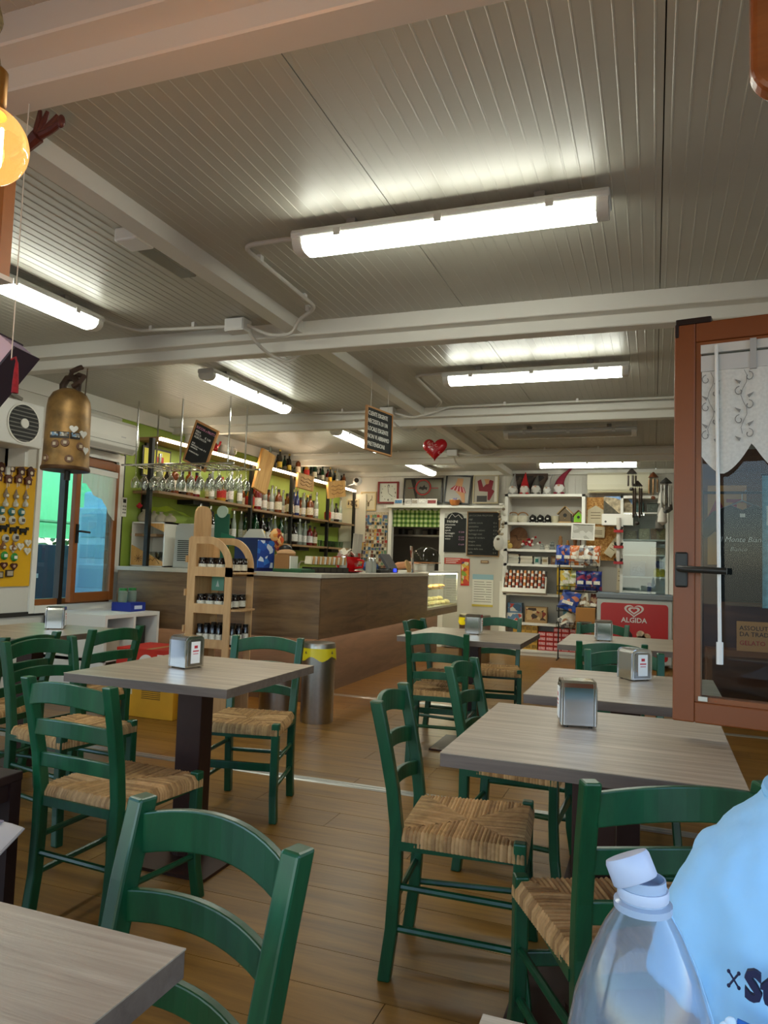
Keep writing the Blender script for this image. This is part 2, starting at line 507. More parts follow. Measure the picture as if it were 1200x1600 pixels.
# ================================================================ conduits and junction boxes
def conduit(label, paths, clips=(), group='white electrical conduits on the ceiling'):
    t = thing('conduit', label, 'conduit', (0, 0, 0), 0, group)
    for p in paths: 
        pts = []
        for i in range(len(p)):          # rounded corners
            a = Vector(p[i])
            if 0 < i < len(p) - 1:
                d0 = (Vector(p[i - 1]) - a); d1 = (Vector(p[i + 1]) - a)
                r = min(.07, d0.length * .4, d1.length * .4)
                A, B = a + d0.normalized() * r, a + d1.normalized() * r
                for q in range(5):
                    u = q / 4
                    pts.append(A * (1 - u) ** 2 + a * 2 * u * (1 - u) + B * u * u)
            else: pts.append(a)
        MB().tube(pts, .0105, 8).obj('pipe', m_cord, t, smooth=True)
    for c in clips: MB().box((c[0], c[1], c[2] + .01), (.02, .03, .035)).obj('clip', m_white2, t)
    return t
def jbox(label, c):
    t = thing('junction_box', label, 'junction box', c, 0, 'white junction boxes')
    MB().box((0, 0, 0), (.13, .09, .075)).obj('box', m_white2, t, bevel=.004)
    MB().box((0, -.047, 0), (.115, .006, .062)).obj('lid', M('#dcdad4', .35), t)
zc = 2.598
conduit('conduit looping from the nearest ceiling light to the junction box', [[(-1.40, 2.73, zc - .03), (-1.48, 2.735, zc), (-1.72, 2.74, zc), (-1.74, 3.55, zc), (-1.88, 3.62, zc - .03), (-1.96, 3.70, zc - .085), (-2.10, 3.70, zc - .085), (-2.24, 3.66, zc - .02)]], [(-1.72, 2.9, zc), (-1.74, 3.4, zc), (-1.80, 3.57, zc)])
conduit('conduit running left from the junction box to the left light', [[(-2.35, 3.66, zc - .02), (-3.0, 3.64, zc), (-3.05, 3.5, zc), (-3.05, 3.32, zc - .01)]], [(-2.6, 3.655, zc), (-2.9, 3.645, zc)])
conduit('flexible conduit drooping under the cross beam from the junction box', [[(-2.25, 3.66, 2.57), (-2.23, 3.76, 2.50), (-2.20, 3.87, 2.455), (-2.16, 4.02, 2.448), (-2.10, 4.06, 2.50), (-2.0, 4.1, 2.56)]])
jbox('white junction box beside the long joist before the first cross beam', (-2.30, 3.66, 2.575))
conduit('conduit from the second ceiling light over to the beam', [[(-1.43, 5.05, zc), (-1.66, 5.06, zc), (-1.70, 5.95, zc), (-1.80, 6.13, zc)], [(1.1, 6.15, zc), (-1.70, 6.15, zc), (-1.82, 6.12, zc - .05), (-2.02, 6.13, zc - .09), (-2.2, 6.14, zc - .03)]], [(-.6, 6.15, zc), (.2, 6.15, zc), (-1.2, 6.15, zc)])
conduit('conduit running left behind the hanging chalkboard to the bar light', [[(-2.3, 6.15, zc - .02), (-3.06, 6.13, zc), (-3.06, 5.73, zc - .01)]], [(-2.7, 6.14, zc)])
conduit('conduit bending down below the second cross beam', [[(-2.24, 6.15, 2.56), (-2.22, 6.22, 2.48), (-2.17, 6.36, 2.44), (-2.12, 6.5, 2.47), (-2.05, 6.55, 2.56)]])
jbox('white junction box above the hanging chalkboard sign', (-2.26, 6.15, 2.575))
conduit('conduit along the third beam from the unlit fixture', [[(-1.43, 7.32, zc), (-1.72, 7.32, zc), (-1.72, 8.45, zc)], [(1.1, 8.6, zc), (-1.7, 8.6, zc), (-1.85, 8.56, zc - .06), (-2.1, 8.58, zc - .05), (-2.25, 8.6, zc - .02)], [(-2.3, 8.6, 2.56), (-2.28, 8.7, 2.46), (-2.22, 8.85, 2.43)]], [(-.6, 8.6, zc), (-1.2, 8.6, zc)])
jbox('white junction box right of the hanging red heart', (-2.30, 8.6, 2.575))
conduit('conduit crossing the ceiling behind the red heart', [[(-2.35, 8.6, zc), (-3.6, 8.58, zc), (-4.6, 8.58, zc)]], [(-3.0, 8.59, zc), (-3.8, 8.58, zc)])
# ================================================================ tables
def cafe_table(label, x0, x1, y0, y1, group='square oak-look cafe tables on dark pedestals', z=0.75, rz=0):
    cx, cy = (x0 + x1) / 2, (y0 + y1) / 2
    t = thing('cafe_table', label, 'table', (cx, cy, 0), rz, group)
    hx, hy = (x1 - x0) / 2, (y1 - y0) / 2
    MB().bb(-hx + .001, hx - .001, -hy + .001, hy - .001, z - .034, z - .002).obj('edge_band', m_tabdark, t)
    MB().bb(-hx, hx, -hy, hy, z - .002, z).obj('table_top', m_tabletop, t)
    MB().bb(-.058, .058, -.045, .045, .03, z - .045).obj('column', m_steelbrown, t, bevel=.004)
    MB().bb(-.22, .22, -.22, .22, 0, .012).lathe([(.075, .012), (.075, .03)], n=16).obj('base_plate', m_steelbrown, t)
    MB().bb(-.16, .16, -.16, .16, z - .046, z - .034).obj('top_plate', m_steelbrown, t)
    return t
m_steelbrown = M('#33190f', 0.42, 0.2, noise=.1, scale=30)
cafe_table('oak-look cafe table with napkin dispenser, beside the wooden jar stand', -2.165, -1.425, 2.31, 3.03)
cafe_table('nearest right-hand cafe table, below the open brown window sash', -.50, .20, 1.82, 2.57)
cafe_table('cafe table right behind the nearest right-hand table, its edge cut by the sash', -.452, .25, 2.79, 3.59)
cafe_table('cafe table in front of the red freezer, the pale farthest one on the right', -.56, .16, 4.71, 5.55)
cafe_table('cafe table by the end of the bar counter, standing on a dark column', -1.56, -.76, 4.55, 5.38)
cafe_table('cafe table under the left window with a green tint of daylight', -3.84, -3.12, 3.05, 3.82)
cafe_table('corner of a greyish cafe table at the lower left front', -1.25, -.524, .06, .785)
cafe_table('cafe table carrying the plastic bottle, only a corner seen at the bottom', -.165, .56, .06, .80)

# ================================================================ chairs
HT, ST = .805, .435
def rush_seat():
    b = MB()
    zt = ST
    fw, bw, fd, bd = .205, .178, .195, -.175          # half widths front/back, y front/back
    def quad(u, v):                                   # u,v in -1..1
        y = bd + (fd - bd) * (v + 1) / 2
        w = bw + (fw - bw) * (v + 1) / 2
        return u * w, y
    K = 32
    def P(u, v, z): x, y = quad(u, v); return (x, y, z)
    tones = [rnd.randrange(4) for _ in range(4 * K)]
    for sec in range(4):
        for k in range(K):
            t0, t1 = -1 + 2 * k / K, -1 + 2 * (k + 1) / K
            tm = (t0 + t1) / 2
            b.mi = tones[sec * K + k]
            hh = .0032 + .0012 * ((k * 7 + sec) % 3)
            es = (1.035, 1.03, .97, .85, .6, .3, 0)
            rows = []
            for t, r in ((t0, 0), (t0 * .72 + t1 * .28, .8), (tm, 1), (t0 * .28 + t1 * .72, .8), (t1, 0)):
                col = []
                for q, e in enumerate(es):
                    ee = max(e, abs(t)) if q > 2 else e
                    tt = t if q else t
                    zz = zt - .009 * (1 - min(1, ee)) + r * hh
                    if q == 0: zz = zt - .042
                    if q == 1: zz = zt - .018 + 0 * r
                    if q == 2: zz -= .002
                    out = ee + (r * .012 if q < 2 else 0)
                    u, v = {0: (tt, -out), 1: (out, tt), 2: (tt, out), 3: (-out, tt)}[sec]
                    col.append(P(u, v, zz))
                rows.append(col)
            n = len(es)
            vs_ = [p for c in rows for p in c]
            fs = [(i * n + j, i * n + j + 1, (i + 1) * n + j + 1, (i + 1) * n + j) for i in range(4) for j in range(n - 1)]
            b.add(vs_, fs)
    b.mi = 3
    b.add([P(-1.02, -1.02, zt - .042), P(1.02, -1.02, zt - .042), P(1.02, 1.02, zt - .042), P(-1.02, 1.02, zt - .042)], [(0, 3, 2, 1)])
    return b
m_rush = [wood('rush_%d' % i, c1, c2, 0, (30, 30), .75, 0, .1) for i, (c1, c2) in enumerate((('#8f6a3c', '#b48a56'), ('#a67d4a', '#c79c66'), ('#7d5a30', '#a47a48'), ('#96703f', '#ba9058')))]
def post_pts(s, y0, front):
    if front:
        return [(s * .205, .205, 0), (s * .195, .188, .12), (s * .193, .182, .25), (s * .193, .182, ST + .012)]
    return [(s * .168, -.205, 0), (s * .166, -.187, .15), (s * .168, -.18, .30), (s * .170, -.18, ST), (s * .173, -.195, .55), (s * .177, -.222, .68), (s * .180, -.252, HT)]
def build_chair():
    t = thing('rush_chair', 'x', 'chair')
    rush_seat().obj('seat', m_rush, t, smooth=True)
    for s in (-1, 1):
        for front in (True, False):
            b = MB().bar(post_pts(s, 0, front), .036, .038 if not front else .036)
            b.obj('front_leg' if front else 'back_post', m_paint, t, bevel=.005, smooth=False)
    for zt, hh in ((.782, .068), (.665, .052), (.55, .046)):   # bowed back slats
        def slat(u, v, zt=zt, hh=hh, side=0):
            x = -.165 + .33 * u
            bow = .030 * (1 - (2 * u - 1) ** 2)
            yb = -.18 - max(0, (zt - .5)) * .235
            arch = (.022 if zt > .7 else .012) * (1 - (2 * u - 1) ** 2)
            return x, yb - bow, zt - hh + arch + hh * v
        b = MB(); n = 12
        vs_, fs = [], []
        for i in range(n + 1):
            u = i / n
            for v, dy in ((0, -.008), (1, -.008), (1, .008), (0, .008)):
                x, y, z = slat(u, v); vs_.append((x, y + dy, z))
        for i in range(n):
            for k in range(4): fs.append((i * 4 + k, i * 4 + (k + 1) % 4, i * 4 + 4 + (k + 1) % 4, i * 4 + 4 + k))
        fs += [(0, 1, 2, 3), (n * 4, n * 4 + 3, n * 4 + 2, n * 4 + 1)]
        b.add(vs_, fs).obj('back_slat', m_paint, t, bevel=.003)
    for s in (-1, 1):
        for z in (.15, .27):
            MB().cyl((s * .195, .185, z), (s * .168, -.185, z), .0105, n=8).obj('side_stretcher', m_paint, t, smooth=True)
        MB().bar([(s * .19, .17, ST - .06), (s * .19, .17, ST - .03)], .02, .02)
        MB().prism([(-.17, ST - .055), (.17, ST - .055), (.17, ST - .03), (-.17, ST - .03)], s * .168, s * .19, 'X').obj('seat_rail', m_paint, t)
    MB().cyl((-.165, -.185, .22), (.165, -.185, .22), .0105, n=8).obj('back_stretcher', m_paint, t, smooth=True)
    MB().bb(-.18, .18, .176, .192, .225, .262).obj('front_stretcher', m_paint, t, bevel=.004)
    MB().bb(-.185, .185, .168, .19, ST - .06, ST - .03).obj('seat_rail', m_paint, t)
    MB().bb(-.165, .165, -.19, -.17, ST - .06, ST - .03).obj('seat_rail', m_paint, t)
    return t
chair0 = build_chair(); chair_used = []
def chair(label, p1, p2, face):
    """p1,p2: floor positions under the tops of the two back posts; face: rough facing direction"""
    ax, ay = p1; bx, by = p2
    mx, my = (ax + bx) / 2, (ay + by) / 2
    nx, ny = -(by - ay), (bx - ax); d = math.hypot(nx, ny); nx, ny = nx / d, ny / d
    if nx * face[0] + ny * face[1] < 0: nx, ny = -nx, -ny
    rz = math.atan2(-nx, ny)
    loc = (mx + nx * .252, my + ny * .252, 0)
    if not chair_used:
        o = chair0; chair_used.append(1); o['label'] = label; o['group'] = 'green wooden chairs with rush seats'
        o.location = loc; o.rotation_euler = (0, 0, rz)
    else: o = again(chair0, label, loc, rz, 'green wooden chairs with rush seats')
    return o
chair('large teal green chair back in the left foreground beside the greyish table', (-.824, 1.084), (-.479, .988), (0, -1))
chair('green rush chair at left, seat facing the table with the dispenser, full back in view', (-1.958, 1.922), (-1.578, 1.893), (0, 1))
chair('green rush chair left of the dispenser table, its side slats behind the nearer chair', (-2.765, 2.602), (-2.721, 2.92), (1, 0))
chair('dark green chair back just in front of the left window table', (-2.90, 2.72), (-2.93, 3.05), (-1, 0))
chair('green chair in front of the red cardboard box, back to the jar stand', (-2.86, 3.24), (-2.83, 3.61), (-1, 0))
chair('green rush chair between the jar stand and the steel bin', (-2.11, 3.49), (-1.76, 3.56), (0, -1))
chair('green rush chair alone in the middle of the floor, side view with whole seat', (-.78, 2.116), (-.815, 2.457), (1, 0))
chair('green chair behind the middle chair, its seat hidden under the table edge', (-.783, 2.94), (-.764, 3.335), (1, 0))
chair('green chair with its back to us before the table at the counter end', (-1.40, 4.36), (-1.08, 4.40), (0, 1))
chair('green chair squeezed between the bar counter and the far table', (-1.68, 5.10), (-1.66, 5.43), (1, 0))
chair('green chair on the far side of the counter-end table, facing the camera', (-1.36, 5.98), (-1.03, 6.03), (0, -1))
chair('green chair directly in front of the red freezer panel', (-.55, 5.99), (-.18, 5.95), (0, -1))
chair('green chair back before the pale far table, partly behind another chair', (-.406, 4.445), (-.04, 4.48), (0, 1))
chair('green chair back just behind the second dispenser on the right', (-.326, 4.01), (.043, 4.05), (0, -1))
chair('green chair at lower right, half hidden by the person in the blue shirt', (-.11, 1.536), (.21, 1.685), (0, 1))
chair('green chair at the right edge seen below and through the open sash', (.74, 2.46), (.72, 2.80), (-1, 0))
chair('green chair at the extreme left edge with a sliver of seat showing', (-2.62, 2.10), (-2.95, 2.02), (0, -1))

# ================================================================ napkin dispensers
def dispenser():
    t = thing('napkin_dispenser', 'x', 'napkin dispenser')
    w, d, h = .05, .045, .135
    prof = [(-w, .004), (-w, h - .018), (-w + .006, h - .006), (-w + .018, h), (w - .018, h), (w - .006, h - .006), (w, h - .018), (w, .004)]
    MB().prism(prof, -d, d, 'Y').obj('case', m_chrome, t, bevel=.003)
    for s in (-1, 1):
        fr = MB().prism([(a * 1.04, z) for a, z in prof], s * d, s * (d + .007), 'Y').obj('rim', m_chrome, t, bevel=.003)
        MB().prism([(a * .80, .012 + (z - .004) * .84) for a, z in prof], s * (d + .007), s * (d + .0095), 'Y').obj('front_plate', M('#9a9a98', .18, 1.0), t)
    for s in (-1, 1):
        pl = MB().bb(-.024, .024, s * .0545, s * .0565, .022, .112).obj('label_card', M('#e8e6e2', .6), t)
        MB().bb(-.009, .009, s * .0565, s * .057, .084, .096).obj('print', M('#b3202a', .6), pl)
        MB().bb(-.016, .016, s * .0565, s * .057, .070, .076).obj('print', M('#c04a50', .6), pl)
        MB().bb(-.014, .014, s * .0565, s * .057, .060, .063).obj('print', M('#c04a50', .6), pl)
        for x in (-1, 1): MB().cyl((x * .04, s * .035, 0), (x * .04, s * .035, .006), .006, n=8).obj('foot', m_black, t)
    return t
nd = dispenser()
spots = [((-1.86, 2.68), 77, 'chrome napkin dispenser on the table beside the jar stand'),
         ((-.215, 2.335), -78, 'chrome napkin dispenser on the nearest right-hand table'),
         ((-.075, 3.42), 40, 'chrome napkin dispenser on the second right-hand table, card facing us'),
         ((-.31, 5.16), -82, 'chrome napkin dispenser on the pale far table before the freezer'),
         ((-1.16, 5.02), -88, 'small chrome napkin dispenser on the table at the counter end'),
         ((-3.44, 3.58), 125, 'chrome napkin dispenser on the table below the left window')]
for i, (p, a, lb) in enumerate(spots):
    if i == 0:
        nd.location = (*p, .75); nd.rotation_euler = (0, 0, math.radians(a)); nd['label'] = lb; nd['group'] = 'chrome napkin dispensers'
    else: again(nd, lb, (*p, .75), math.radians(a), 'chrome napkin dispensers')
# ================================================================ bar counter
ct = thing('bar_counter', 'long L-shaped wood-clad bar counter with a lit recessed plinth', 'counter', (0, 0, 0))
X1, Y1, ZB, ZT = -2.56, 5.50, .575, 1.075
top = MB().bb(-4.62, X1 + .015, Y1 - .015, 6.10, ZT, 1.11).bb(-3.20, X1 + .015, 6.10, 8.56, ZT, 1.11).obj('worktop', M('#b9b2a4', .35, noise=.05, scale=20), ct, bevel=.003)
for x0, x1 in ((-4.60, -3.60), (-3.60, X1)):
    MB().bb(x0 + .001, x1 - .001, Y1, Y1 + .02, ZB, ZT).obj('panel', m_countwood, ct)
m_countwood_y = wood('counter_wood_side', '#563e26', '#80623f', 1, (1.6, 15), .42, .05, .12, '#70563a')
for y0, y1 in ((Y1 + .02, 6.55), (6.55, 7.6), (7.6, 8.56)):
    MB().bb(X1 - .02, X1, y0 + .001, y1 - .001, ZB, ZT).obj('panel', m_countwood_y, ct)
MB().bb(X1 - .02, X1, 8.56, 10.02, ZB, .66).obj('panel', m_countwood_y, ct)
MB().bb(-4.60, X1 - .02, Y1 + .02, Y1 + .60, .635, .66).bb(-3.18, X1 - .02, Y1 + .6, 10.02, .635, .66).obj('soffit', M('#4a3c2e', .7), ct)
m_plinth = wood('plinth_wood', '#604c3a', '#7a624c', 1, (1.2, 10), .5, .03, .1)
MB().bb(-4.60, -2.84, 5.80, 5.83, 0, .635).obj('plinth_panel', wood('plinth_wood_front', '#604c3a', '#7a624c', 0, (1.2, 10), .5, .03, .1), ct)
MB().bb(-2.87, -2.84, 5.83, 10.02, 0, .635).obj('plinth_panel', m_plinth, ct)
m_ledc = emit('counter_led', '#ffe4c6', 13)
MB().bb(-4.55, -2.60, 5.53, 5.55, .622, .634).obj('led_strip', m_ledc, ct)
MB().bb(X1 - .05, X1 - .03, 5.56, 10.0, .622, .634).obj('led_strip', m_ledc, ct)
MB().bb(-4.60, -3.2, 6.08, 6.10, 0, ZT).bb(-3.18, -3.16, 6.1, 8.56, 0, ZT).obj('back_panel', m_white, ct)
# display case at the counter's end
dc = thing('display_case', 'glass pastry display case at the end of the bar counter', 'display case', (0, 0, 0))
MB().bb(-3.16, X1, 8.57, 10.0, .662, .69).obj('base', m_steel, dc)
MB().bb(-3.16, X1, 8.57, 10.0, 1.105, 1.13).obj('top', m_white, dc)
MB().bb(-3.16, -3.14, 8.57, 10.0, .69, 1.105).obj('back', M('#c7ccb8', .4), dc)
MB().bb(X1 - .006, X1, 8.58, 9.99, .69, 1.105).obj('pane', m_clear, dc)
MB().bb(-3.12, X1 - .03, 8.60, 9.97, .90, .906).obj('glass_shelf', glass('shelf_glass', '#d5e6dc', 1.5), dc)
for y in (8.57, 9.99): MB().bb(X1 - .012, X1 + .002, y - .006, y + .006, .69, 1.105).obj('corner_post', m_alu, dc)
MB().bb(X1 - .06, X1 - .02, 8.6, 9.97, 1.092, 1.105).obj('lamp_strip', emit('case_lamp', '#fff0cc', 45), dc)
m_bread = M('#c89a5a', .65, noise=.3, scale=25, bump=.3)
m_bun = M('#dcb98a', .65, noise=.2, scale=25, bump=.3)
def pastry(label, c, k):
    if k == 0:      # croissant: crescent of segments
        b = MB(); n = 9
        pts = [(.055 * math.cos(a), .04 * math.sin(a), .025) for a in [math.radians(-20 + 220 * i / (n - 1)) for i in range(n)]]
        b.tube(pts, .02, 8, rs=[.008, .014, .019, .023, .026, .023, .019, .014, .008])
        o = b.obj('croissant', m_bread, None, smooth=True, loc=c)
    else:
        b = MB().lathe([(.012, 0), (.045, .006), (.055, .022), (.046, .045), (.02, .058)], n=12)
        o = b.obj('bread_roll', m_bun, None, smooth=True, loc=c)
    o.rotation_euler = (0, 0, rnd.uniform(0, 6))
    tag(o, label, 'pastry', 'pastries in the display case')
for i in range(18):
    y = 8.68 + (i % 6) * .235; r = i // 6
    if r < 2: pastry('pale sandwich roll heaped on the floor of the display case', (-2.68 - .13 * r, y, .69), 1)
    else: pastry('small golden croissant on the glass shelf of the display case', (-2.74, y, .906), 0)
for i in range(5): pastry('pale sandwich roll on top of the heap in the display case', (-2.745, 8.80 + i * .235, .735), 1)

# ================================================================ wooden jar stand
st = thing('jar_stand', 'tall plywood display stand with arched sides holding jars', 'display stand', (-3.29, 4.72, 0))
def side(y):
    b = MB()
    y0, y1 = y, y + .014
    b.bb(0, .055, y0, y1, 0, 1.372)
    b.bb(.315, .37, y0, y1, 0, 1.14)
    for z0, z1 in ((1.075, 1.145), (.80, .87), (.545, .61), (.0, .30)): b.bb(.055, .315 if z0 < 1.07 else .37, y0, y1, z0, z1)
    b.bb(.055, .16, y0, y1, 1.318, 1.372)
    n = 10; po, pi = [], []
    for i in range(n + 1):
        a = PI / 2 * (1 - i / n)
        po.append((.16 + .21 * math.cos(a), 1.14 + .232 * math.sin(a))); pi.append((.16 + .155 * math.cos(a), 1.14 + .178 * math.sin(a)))
    for i in range(n):
        b.prism([po[i], po[i + 1], pi[i + 1], pi[i]], y0, y1, 'Y')
    return b
side(0).obj('side_panel', m_ply, st); side(.31).obj('side_panel', m_ply, st)
bp = [(.0, 0), (.324, 0), (.324, 1.40)] + [(.162 + .10 * math.cos(a), 1.52 + .085 * math.sin(a)) for a in [PI * i / 10 for i in range(11)]] + [(.0, 1.40)]
bp = [(0, 0), (.324, 0), (.324, 1.36), (.27, 1.36), (.27, 1.52), (.262, 1.57), (.235, 1.60), (.19, 1.612), (.134, 1.612), (.09, 1.60), (.062, 1.57), (.054, 1.52), (.054, 1.36), (0, 1.36)]
MB().prism(bp, -.014, 0, 'X').obj('back_panel', m_ply, st)
for z in (.30, .56, .835, 1.11):
    MB().prism([(.0, .014), (.0, .31), (.40, .31), (.42, .25), (.43, .16), (.42, .07), (.40, .014)], z - .012, z, 'Z').obj('shelf', m_ply, st)
for z in (.95, .68, 1.2, .42): MB().box((-.018, -.004, z), (.012, .03, .05)).obj('tenon', m_ply, st)
m_jar = M('#1a0f0c', .12, coat=.6)
m_lid = M('#16120f', .3, .4)
m_lab = M('#d9d4c4', .7, noise=.2, scale=90)
def jar(h, r):
    j = MB().lathe([(r * .9, 0), (r, .006), (r, h * .78), (r * .82, h * .86), (r * .82, h * .88)], n=12).obj('jar', m_jar, None, smooth=True)
    MB().lathe([(r * .90, h * .86), (r * .90, h)], n=12).obj('lid', m_lid, j, smooth=True)
    MB().lathe([(r * 1.015, h * .12), (r * 1.015, h * .55)], n=12).obj('label', m_lab, j, smooth=True)
    return tag(j, 'x', 'jar')
ja, jb = jar(.105, .034), jar(.155, .024)
first = {0: True, 1: True}
def put_jar(k, c, label):
    src = (ja, jb)[k]
    if first[k]: first[k] = False; src.location = c; src['label'] = label; src['group'] = label; return
    o = again(src, label, c, rnd.uniform(-.3, .3), label)
for zi, (z, k, nm) in enumerate(((1.11, 0, 'dark jam jar on the stand top shelf'), (.835, 0, 'dark jam jar on the stand middle shelf'), (.56, 1, 'small dark bottle on the stand lower shelf'))):
    nx = 4 if k == 0 else 6
    for r in range(3):
        for i in range(nx):
            put_jar(k, (-3.29 + .06 + i * (.078 if k == 0 else .056) + .02, 4.72 + .06 + r * .095, z), nm + ', ' + ('front', 'middle', 'rear')[r] + ' row')
o = MB().bb(-.055, .055, -.002, .002, 0, .12).obj('card', M('#7fb8a2', .6), None, loc=(-3.20, 4.98, .96)); tag(o, 'small mint green card among the jars on the middle shelf', 'card')
MB().prism([(-.015, .03), (.015, .03), (0, .08)], -.003, -.002, 'Y').obj('print', M('#e6efe8', .6), o)

# ================================================================ cardboard boxes, bins
def carton(name, label, c, d, m, rz=0, extra=None):
    t = thing(name, label, 'box', c, rz)
    MB().box((0, 0, d[2] / 2), d).obj('carton', m, t, bevel=.004)
    MB().box((0, 0, d[2] + .0006), (.05, d[1], .0012)).obj('tape', M('#b08a50', .4), t)
    if extra: extra(t)
    return t
def yprint(t):
    k = M('#5a4416', .7)
    for i in range(5): MB().box((.02, -.2012, .20 - i * .014), (.17, .001, .005)).obj('print', k, t)
    MB().box((-.17, -.2012, .19), (.035, .001, .05)).obj('print', M('#d8c9a0', .7), t)
    MB().box((.2212, -.05, .07), (.001, .13, .035)).obj('barcode', M('#e6e0cc', .7), t)
    for i in range(8): MB().box((.2218, -.105 + i * .015, .07), (.001, .006, .03)).obj('bar', m_ink, t)
def rprint(t):
    MB().cyl((-.02, -.201, .13), (-.02, -.2025, .13), .07, n=24).obj('badge', M('#e9e2da', .6), t)
    text('HE', .075, M('#b01a14', .6), t, (-.07, -.204, .105), (PI / 2, 0, 0))
    for i in range(2): MB().box((.13, -.2012, .20 - i * .03), (.10, .001, .012)).obj('print', M('#e9d9d0', .6), t)
carton('cardboard_box', 'yellow cardboard carton with printed text on the floor by the jar stand', (-3.55, 4.86, 0), (.44, .40, .26), M('#d29a1e', .6, noise=.06), 0, yprint)
carton('cardboard_box', 'red cardboard carton stacked on the yellow one, lit from behind', (-3.60, 4.90, .262), (.60, .40, .24), M('#c42a18', .55, noise=.08), 0, rprint)
def bin_(label, c, r, h, bag):
    t = thing('waste_bin', label, 'bin', c, 0, 'steel pedal bins')
    MB().lathe([(r * .98, 0), (r, .015), (r, h * .86)], n=28).obj('body', m_steel, t, smooth=True)
    MB().lathe([(r * 1.02, h * .86), (r * 1.02, h * .95), (r * .96, h * .99), (r * .4, h)], n=28).obj('lid', M('#a29a8c', .3, .9), t, smooth=True)
    if bag:
        b = MB()
        n = 40
        vs_, fs = [], []
        for i in range(n):
            a = 2 * PI * i / n
            w = 1.03 + .03 * math.sin(a * 7) + .02 * math.sin(a * 11 + 1)
            for zz, rr in ((h * .93, 1.03), (h * .86, w + .02), (h * (.80 - .03 * math.sin(a * 5)), w + .05)):
                vs_.append((r * rr * math.cos(a), r * rr * math.sin(a), zz))
        for i in range(n):
            for k in range(2): j = (i + 1) % n; fs.append((i * 3 + k, j * 3 + k, j * 3 + k + 1, i * 3 + k + 1))
        b.add(vs_, fs).obj('bin_bag', M('#d9c51c', .35), t, smooth=True)
    return t
bin_('steel pedal bin with yellow bag before the counter corner', (-2.40, 5.18, 0), .125, .60, True)
bin_('low dark-topped steel bin behind the green chair beside the stand', (-2.80, 5.30, 0), .15, .34, False)
bin_('far steel bin with bright yellow liner at the end of the counter', (-2.15, 9.35, 0), .20, .60, True)

# ================================================================ bar shelving on the left wall
SX0, SX1 = -4.69, -4.40
sh = thing('bar_shelf', 'long bar shelving with black uprights and a bright light strip on the green wall', 'shelf', (0, 0, 0))
MB().bb(SX0, SX1, 5.75, 10.62, 2.315, 2.345).obj('top_board', m_shelfwood, sh)
MB().bb(SX1 - .02, SX1 + .012, 5.75, 10.62, 2.312, 2.336).obj('led_strip', m_led, sh)
for y0, y1, z in ((5.75, 7.46, 1.83), (7.52, 8.48, 1.80), (8.54, 9.62, 1.80), (9.68, 10.6, 1.80), (7.52, 8.48, 1.42), (8.54, 9.62, 1.42), (9.68, 10.6, 1.42), (5.75, 7.46, 1.42)):
    MB().bb(SX0, SX1 + .01, y0, y1, z - .025, z).obj('shelf_board', m_shelfwood, sh)
    MB().bb(SX0, SX0 + .2, (y0 + y1) / 2 - .15, (y0 + y1) / 2 + .15, z - .07, z - .025).obj('bracket', m_black, sh)
for y in (5.66, 7.49, 8.51, 9.65, 10.64): MB().bb(SX1 - .045, SX1 - .005, y - .02, y + .02, 1.115 if y < 6 else 1.25, 2.315).obj('upright', m_black, sh)
for y in (5.9, 7.9, 9.05): MB().bb(SX0 + .002, SX0 + .03, y - .02, y + .02, 1.25, 2.315).obj('upright', m_black, sh)
MB().bb(SX0, SX0 + .008, 5.60, 5.62, 1.1, 2.3).obj('upright', m_black, sh)

# bottles
def bottle_kind(kind, gm, cm, lm):
    P = {'wine': [(.034, 0), (.036, .01), (.036, .17), (.030, .205), (.014, .235), (.013, .29), (.015, .295)],
         'liquor': [(.038, 0), (.04, .01), (.04, .16), (.036, .185), (.016, .205), (.015, .25)],
         'round': [(.035, 0), (.047, .03), (.047, .10), (.03, .155), (.014, .19), (.014, .235)],
         'slim': [(.026, 0), (.028, .01), (.028, .18), (.018, .225), (.012, .25), (.012, .31)]}[kind]
    r = P[1][0]; h = P[-1][1]
    b = MB().lathe(P, n=12).obj('bottle', gm, None, smooth=True)
    MB().lathe([(.016, h - .02), (.017, h + .012)], n=10).obj('cap', cm, b, smooth=True)
    MB().lathe([(r * 1.02, .04), (r * 1.02, .125)], n=12).obj('label', lm, b, smooth=True)
    tag(b, 'x', 'bottle')
    return b
g_green = M('#0f3a1e', .08, coat=.5); g_dark = M('#160d0a', .08, coat=.5); g_red = M('#6e0a10', .08, coat=.5)
g_amber = M('#6e3510', .1, coat=.5); g_clear = M('#b9c3b8', .08, trans=.55, coat=.3); g_blue = M('#1d2a66', .1, coat=.5); g_yel = M('#b88c2a', .12, coat=.4)
l_cream = M('#dcd4ba', .7, noise=.25, scale=80); l_white = M('#dedcd6', .7, noise=.2, scale=80); l_red = M('#b02a1e', .6, noise=.3, scale=60); l_yel = M('#d8b23a', .6, noise=.3, scale=60); l_blk = M('#23201d', .6)
KIND = {'green': ('wine', g_green, m_black, l_cream, 'dark green bottle'), 'brown': ('wine', g_dark, M('#c7a24a', .4), l_yel, 'brown gold-label bottle'),
        'red': ('liquor', g_red, m_black, l_white, 'deep red bottle'), 'amber': ('liquor', g_amber, M('#2a1a12', .5), l_cream, 'amber bottle'),
        'clear': ('slim', g_clear, m_chrome, l_white, 'clear bottle'), 'blue': ('slim', g_blue, m_chrome, l_white, 'blue glass bottle'),
        'yellow': ('round', g_yel, M('#b5251c', .5), l_red, 'yellow bottle'), 'black': ('round', g_dark, m_black, l_white, 'round black bottle')}
protos = {k: bottle_kind(*v[:4]) for k, v in KIND.items()}
used = set()
